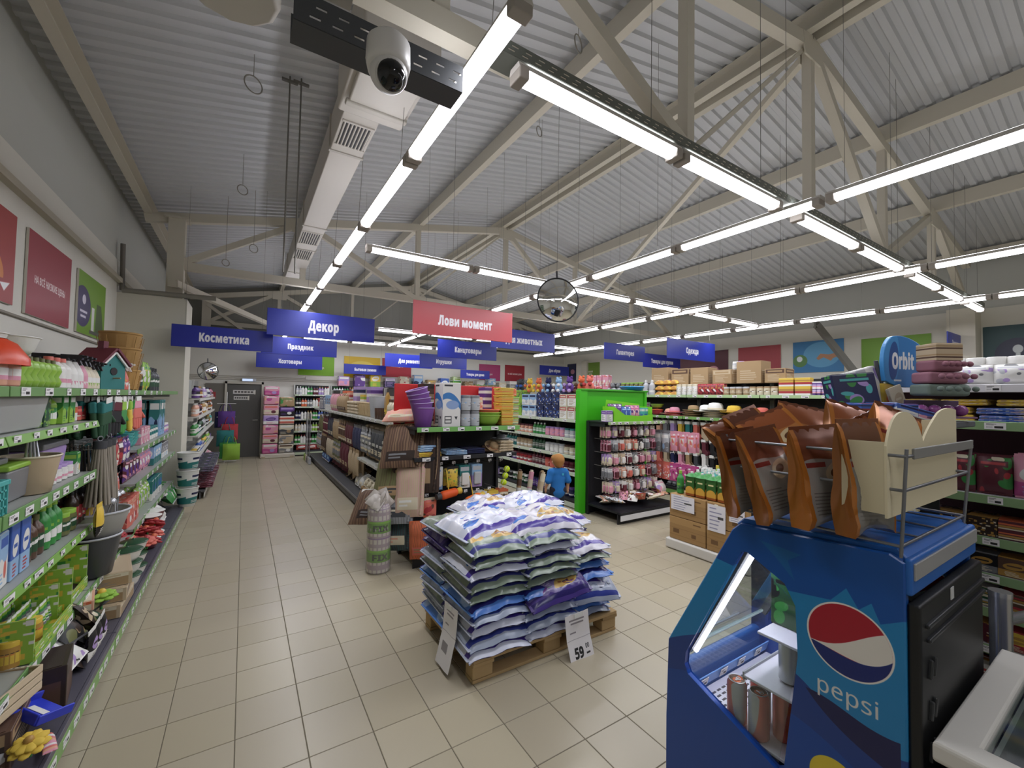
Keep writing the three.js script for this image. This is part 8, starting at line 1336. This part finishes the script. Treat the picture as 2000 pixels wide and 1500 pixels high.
// ---------------------------------------------------------------- chest freezer
{
  const t = thing('chest_freezer', 'blue chest freezer with a white rim and glass lid', 'freezer', [1.94, 0, 0.3]);
  const W = 0.78, D = 1.3, H = 0.85, wh = M(0xd6d3cc, 0.35), bl = M(0x1a2f6c, 0.4);
  const wall = 0.06;
  mesh('body', merge([move(rbox(W - 0.02, 0.74, wall, 0.02), 0, 0.43, -D / 2 + wall / 2 + 0.01), move(rbox(W - 0.02, 0.74, wall, 0.02), 0, 0.43, D / 2 - wall / 2 - 0.01), move(rbox(wall, 0.74, D - 0.02, 0.02), -W / 2 + wall / 2 + 0.01, 0.43, 0), move(rbox(wall, 0.74, D - 0.02, 0.02), W / 2 - wall / 2 - 0.01, 0.43, 0), move(rbox(W - 0.02, 0.1, D - 0.02, 0.02), 0, 0.1, 0)]), bl, t);
  { const rs = new THREE.Shape([[-W / 2, -D / 2], [W / 2, -D / 2], [W / 2, D / 2], [-W / 2, D / 2]].map((q) => new THREE.Vector2(...q))); rs.holes.push(new THREE.Path([[-W / 2 + 0.062, -D / 2 + 0.062], [-W / 2 + 0.062, D / 2 - 0.062], [W / 2 - 0.062, D / 2 - 0.062], [W / 2 - 0.062, -D / 2 + 0.062]].map((q) => new THREE.Vector2(...q)))); const rg = new THREE.ExtrudeGeometry(rs, { depth: 0.03, bevelEnabled: true, bevelSize: 0.008, bevelThickness: 0.012, bevelSegments: 3 }); rg.rotateX(-PI / 2); rg.translate(0, H - 0.042, 0); mesh('rim', rg, wh, t); }
  mesh('glass_lid', rbox(W - 0.12, 0.006, D - 0.12, 0.002), new THREE.MeshPhysicalMaterial({ color: 0xe6ebea, roughness: 0.04, transmission: 1, thickness: 0, side: THREE.DoubleSide }), t, [0, H - 0.02, 0]);
  mesh('inner_liner', merge([move(box(W - 0.15, 0.5, 0.01), 0, 0.56, -D / 2 + 0.08), move(box(0.01, 0.5, D - 0.15), -W / 2 + 0.08, 0.56, 0), move(box(0.01, 0.5, D - 0.15), W / 2 - 0.08, 0.56, 0)]), M(0x9c9d9c, 0.4), t);
  mesh('divider', box(W - 0.17, 0.3, 0.008), M(0xb9bbb9, 0.3), t, [0, 0.55, -0.35]);
  mesh('lid_handle', rbox(0.14, 0.02, 0.03, 0.006), M(0xbfc1c0, 0.3), t, [0.05, H - 0.008, -0.5]);
  for (const s of [-1, 1]) mesh('wheel', move(cyl(0.03, 0.03, 0.03, 14), s * 0.3, 0.031, -0.5, 0, 0, PI / 2), DARK, t);
  const ice = [['pink', 'white'], ['magenta', 'silver'], ['white', 'pink'], ['silver', 'lilac'], ['burgundy', 'cream'], ['lilac', 'white']];
  for (let i = 0; i < 18; i++) { const [a, b] = ice[i % 6]; put(G.pouch(pm(`${a},${b},white,${a}`, [1, 3][i % 2], 0.3), b, 0.15, 0.2, 0.05), `${a} and ${b} frozen packet inside the chest freezer`, 'frozen packet', [1.7 + (i % 4) * 0.15, 0.52 + 0.04 * Math.floor(i / 6), -0.2 + 0.2 * (Math.floor(i / 4) % 4)], [-1.3, rr(0, 6), rr(-0.2, 0.2)], `${a} and ${b} frozen packets`); }
  const p = thing('steel_post', 'thick steel post behind the freezer corner', 'post', [2.75, 0, -0.42]); mesh('tube', cyl(0.035, 0.035, 0.92, 20), M(0xb9bbbe, 0.25, { metalness: 0.8 }), p, [0, 0.46, 0]); mesh('cap', cyl(0.037, 0.037, 0.02, 20), M(0xcfd0d2, 0.25, { metalness: 0.8 }), p, [0, 0.925, 0]); mesh('rail', rod([0.03, 0.8, 0], [0.55, 0.8, 0.15], 0.022, 12), M(0xb9bbbe, 0.25, { metalness: 0.8 }), p); mesh('foot_plate', cyl(0.06, 0.06, 0.01, 20), M(0x8a8c8e, 0.4, { metalness: 0.6 }), p, [0, 0.006, 0]);
}
// ---------------------------------------------------------------- sweets shelving at the right edge
const FS = frame([4.05, 0, 0], -PI / 2);
{
  const W = 1.1, ys = [1.84, 1.63, 1.22, 0.99, 0.79, 0.6, 0.4];
  for (let i = 0; i < 2; i++) bay(`${['farther', 'nearer'][i]} bay of sweets shelving at the right picture edge`, frame([4.05, 0, -0.55 + i * W], -PI / 2), W, 2.02, { base: 0.55, baseH: 0.15, body: M(0xcfcdd0, 0.45), back: M(0x3c1c26, 0.6), kick: DARK, strip: M(0x89a878, 0.45), shelves: ys.map((y, k) => ({ y, d: k < 1 ? 0.5 : 0.52, tags: 5, h: k ? 0.05 : 0.045, strip: k ? undefined : M(0xe2e0e4, 0.4) })), group: 'bays of sweets shelving' });
  const R = (k, y, where, l, o) => fill(FS, y + 0.002, 0.52, -1.05, l, where);
  R(0, 1.84, 'top shelf of the sweets shelving', [
    [G.jar('black', 'silver', pm('silver,black,white,grey', 2), 0.08, 0.04), 'jar', 'black and silver jar', 4, 0.09, {}],
    [G.pouch(pm('white,silver,lilac,grey', 1), 'white', 0.14, 0.12, 0.08), 'pouch', 'silvery white pack', 3, 0.13, { dz: 0.08 }],
    [G.pouch(pm('white,pink,red,black', 3), 'white', 0.2, 0.12, 0.1), 'pouch', 'white pack with red print', 2, 0.2, { dz: 0.08 }]]);
  const cup = memo('wcup', () => { const p = G.jar('white', 'white', pm('white,cream,white,lime', 2), 0.14, 0.04).clone(); p.name = 'white_cup'; return p; });
  for (let i = 0; i < 11; i++) put(cup, 'white lidded cup in the row at the top back of the sweets shelving', 'cup', FS.at(-1.0 + i * 0.085, 1.842 + 0.0, 0.24), 0, 'white cups at the top', 1.25);
  const flat = (c, n, l, cat = 'pack') => [G.folded(pm(c, 5, 0.35), 0.2, 0.04, 0.26, 2), cat, l, n, 0.21, { stack: 2, sh: 0.042, dz: 0.16 }];
  R(1, 1.63, 'second shelf of the sweets shelving', [flat('yellow,gold,pink,white', 2, 'yellow and pink flat pack'), flat('blue,lilac,white,yellow', 2, 'blue and lilac flat pack'), flat('magenta,pink,white,yellow', 2, 'magenta flat pack')]);
  fill(FS, 1.632 + 0.09, 0.5, -1.0, [[G.folded(pm('yellow,white,purple,gold', 5, 0.35), 0.2, 0.04, 0.24, 2), 'pack', 'yellow pack with purple print lying on top', 3, 0.22, { dz: 0.16 }]], 'second shelf of the sweets shelving');
  // bags hanging or bulging under the second shelf
  fill(FS, 1.222, 0.5, -1.05, [[G.pouch(pm('magenta,purple,white,pink', 0), 'maroon', 0.14, 0.22, 0.07), 'pouch', 'magenta and purple bag', 2, 0.14, { rows: 2 }], [G.pouch(pm('maroon,red,cream,green', 1), 'maroon', 0.14, 0.22, 0.07), 'pouch', 'maroon bag with cream print', 2, 0.14, { rows: 2 }], [G.pouch(pm('pink,magenta,white,lilac', 0), 'pink', 0.17, 0.24, 0.12), 'pouch', 'glossy pink bag with white patch', 3, 0.16, { rows: 2 }]], 'third shelf of the sweets shelving');
  const bars = (y, where, l) => fill(FS, y + 0.002, 0.52, -1.05, l.map(([a, b]) => [G.carton(pm(`${a},${b},gold,cream`, [2, 0, 5, 3][(a.length + b.length) % 4], 0.35), b, 0.12, 0.1, 0.2), 'box', `${a} chocolate box with ${b} print`, 2, 0.125, { dz: 0.12 }]), where);
  bars(0.99, 'fourth shelf of the sweets shelving', [['purple', 'pink'], ['dark brown', 'gold'], ['maroon', 'orange'], ['brown', 'cream']]);
  bars(0.79, 'fifth shelf of the sweets shelving', [['purple', 'lilac'], ['black', 'grey'], ['brown', 'gold'], ['burgundy', 'white']]);
  bars(0.6, 'sixth shelf of the sweets shelving', [['orange', 'gold'], ['dark green', 'silver'], ['brown', 'red'], ['yellow', 'brown']]);
  bars(0.4, 'seventh shelf of the sweets shelving', [['red', 'orange'], ['maroon', 'gold'], ['yellow', 'red'], ['brown', 'orange']]);
  bars(0.15, 'base of the sweets shelving', [['brown', 'tan'], ['red', 'white'], ['gold', 'brown'], ['maroon', 'pink']]);
}
// ---------------------------------------------------------------- checkout rack between cooler and sweets
{
  const t = thing('checkout_rack', 'dark checkout rack behind the cooler carrying toys and pink packs', 'rack', [2.85, 0, -1.0]);
  mesh('side', box(0.02, 1.62, 0.56), DARK, t, [-0.44, 0.81, 0]); mesh('side', box(0.02, 1.62, 0.56), DARK, t, [0.44, 0.81, 0]); mesh('back', box(0.88, 1.6, 0.02), DARK, t, [0, 0.8, -0.27]);
  for (const y of [0.3, 0.7, 1.1, 1.6]) mesh('shelf', rbox(0.88, 0.02, 0.56, 0.004), M(0x5a5c60, 0.5), t, [0, y, 0]);
  mesh('top_board', rbox(0.92, 0.03, 0.72, 0.006), M(0x5a5c60, 0.5), t, [0.0, 1.625, 0.06]);
  fill(frame([2.85, 0, -1.27], 0), 1.112, 0.5, -0.42, [[G.carton(pm('blue,white,red,yellow', 0), 'blue', 0.1, 0.14, 0.06), 'box', 'blue gum box', 4, 0.11, {}], [G.carton(pm('green,white,lime,yellow', 0), 'green', 0.1, 0.14, 0.06), 'box', 'green gum box', 4, 0.11, {}]], 'checkout rack behind the cooler');
  // chewing-gum sign on a bent stem
  const s = thing('brand_sign', 'blue rounded sign lettered Orbit on a grey stem', 'sign', [3.14, 1.965, -0.83], -0.3); s.scale.setScalar(0.92);
  const tx = canvasTex(256, 192, (g) => { g.fillStyle = '#2f79bd'; g.fillRect(0, 0, 256, 192); g.fillStyle = '#3f8fcf'; g.beginPath(); g.ellipse(30, 90, 60, 120, 0.1, 0, 7); g.fill(); g.fillStyle = '#1d4f94'; g.beginPath(); g.ellipse(60, 96, 26, 66, 0.1, 0, 7); g.fill(); g.fillStyle = '#e9ecee'; fitText(g, 'Orbit', 110, 96, 120, 74, 'bold', 0.72); g.fillStyle = '#dfe6ec'; g.fillRect(182, 84, 56, 13); g.fillRect(182, 108, 56, 13); g.fillRect(60, 160, 40, 6); });
  const sh = new THREE.Shape(); sh.moveTo(-0.17, -0.12); sh.bezierCurveTo(-0.2, 0, -0.18, 0.1, -0.12, 0.14); sh.bezierCurveTo(-0.04, 0.17, 0.1, 0.13, 0.15, 0.08); sh.bezierCurveTo(0.19, 0.02, 0.19, -0.07, 0.17, -0.13); sh.bezierCurveTo(0.06, -0.17, -0.08, -0.16, -0.17, -0.12);
  const sg = new THREE.ExtrudeGeometry(sh, { depth: 0.018, bevelEnabled: true, bevelSize: 0.004, bevelThickness: 0.004, bevelSegments: 2, curveSegments: 12 }), p = sg.attributes.position, uv = sg.attributes.uv; for (let i = 0; i < p.count; i++) uv.setXY(i, (p.getX(i) + 0.2) / 0.4, (p.getY(i) + 0.17) / 0.34);
  mesh('panel', sg, M(0xffffff, 0.35, { map: tx }), s); mesh('stem', merge([rod([-0.16, -0.14, -0.01], [-0.19, 0.0, -0.02], 0.012), rod([-0.19, 0, -0.02], [-0.15, -0.36, -0.02], 0.012)]), M(0x55565a, 0.4), s);
  const TB = (a, st, w, h, d, l, x, y, z, ry, rx = 0, rz = 0) => put(G.carton(pm(a, st, 0.3), a.split(',')[0], w, h, d), l, 'box', [x, y, z], [rx, ry, rz]);
  TB('navy,turquoise,green,lilac', 1, 0.26, 0.18, 0.07, 'navy toy box with a turquoise landscape print on the checkout rack', 2.77, 1.7, -0.93, -0.45, -0.15, 0.08);
  TB('white,red,silver,lilac', 1, 0.17, 0.24, 0.07, 'white toy box with a red print beside the navy one', 2.95, 1.68, -0.92, -0.4, -0.1, 0.25);
  TB('blue,navy,blue,red', 2, 0.34, 0.07, 0.16, 'bright blue toy box lying below the navy one', 2.76, 1.655, -0.84, -0.4);
  TB('blue,white,navy,pink', 3, 0.3, 0.05, 0.16, 'blue flat box slanting towards the cream board', 2.9, 1.655, -0.78, -0.3, 0, -0.18);
  TB('yellow,gold,orange,white', 0, 0.13, 0.18, 0.1, 'yellow box below the blue lettered sign', 3.05, 1.655, -0.9, -0.2);
  TB('cream,white,beige,silver', 0, 0.1, 0.17, 0.02, 'cream card leaning in front of the yellow box', 3.03, 1.655, -0.8, -0.3, -0.1, 0.3);
  const ball = sph(0.036, 14, 10);
  const blister = (l, x, y, z) => { const o = thing('ball_pack', l, 'toy pack', [x, y, z], -0.57); o.scale.setScalar(0.8); mesh('tray', rbox(0.36, 0.012, 0.13, 0.004), col(0x6d4a6a, 0.4), o, [0, 0.006, 0]); for (let i = 0; i < 4; i++) mesh('ball', ball, col(0x8a4a86, 0.2), o, [-0.126 + i * 0.084, 0.05, 0.01]); mesh('back_card', rbox(0.36, 0.11, 0.008, 0.003), col(0x57405e, 0.5), o, [0, 0.06, -0.055]); return o; };
  blister('pack of four shiny purple balls on the checkout rack', 3.065, 1.655, -0.665);
  const egg = (l, c, y, w) => { const o = thing('egg_tray', l, 'tray', [3.065, y, -0.665], -0.57); mesh('tray', rbox(w, 0.06, 0.11, 0.015, 2), col(c, 0.8), o, [0, 0.035, 0]); const b = []; for (let i = 0; i < 5; i++) b.push(move(sph(0.014, 10, 8), -w * 0.4 + i * w * 0.2, 0.04, 0.095)); mesh('cups', merge(b), col(c, 0.8), o); };
  egg('grey-green moulded tray between the purple balls and the pink tray', 0x76857c, 1.765, 0.22); egg('pinkish moulded tray under the cardboard box', 0x9a6a78, 1.828, 0.2); egg('dusky pink moulded tray, smaller upper one', 0x93626f, 1.89, 0.15);
  put(G.carton(pm('beige,tan,brown,beige', 2, 0.85), 'tan', 0.17, 0.11, 0.14), 'small striped cardboard box topping the pink trays', 'box', [3.07, 1.952, -0.665], -0.57, undefined, 0.8);
}
scene.traverse((o) => { delete o.userData._n; });
renderer.render(scene, camera);
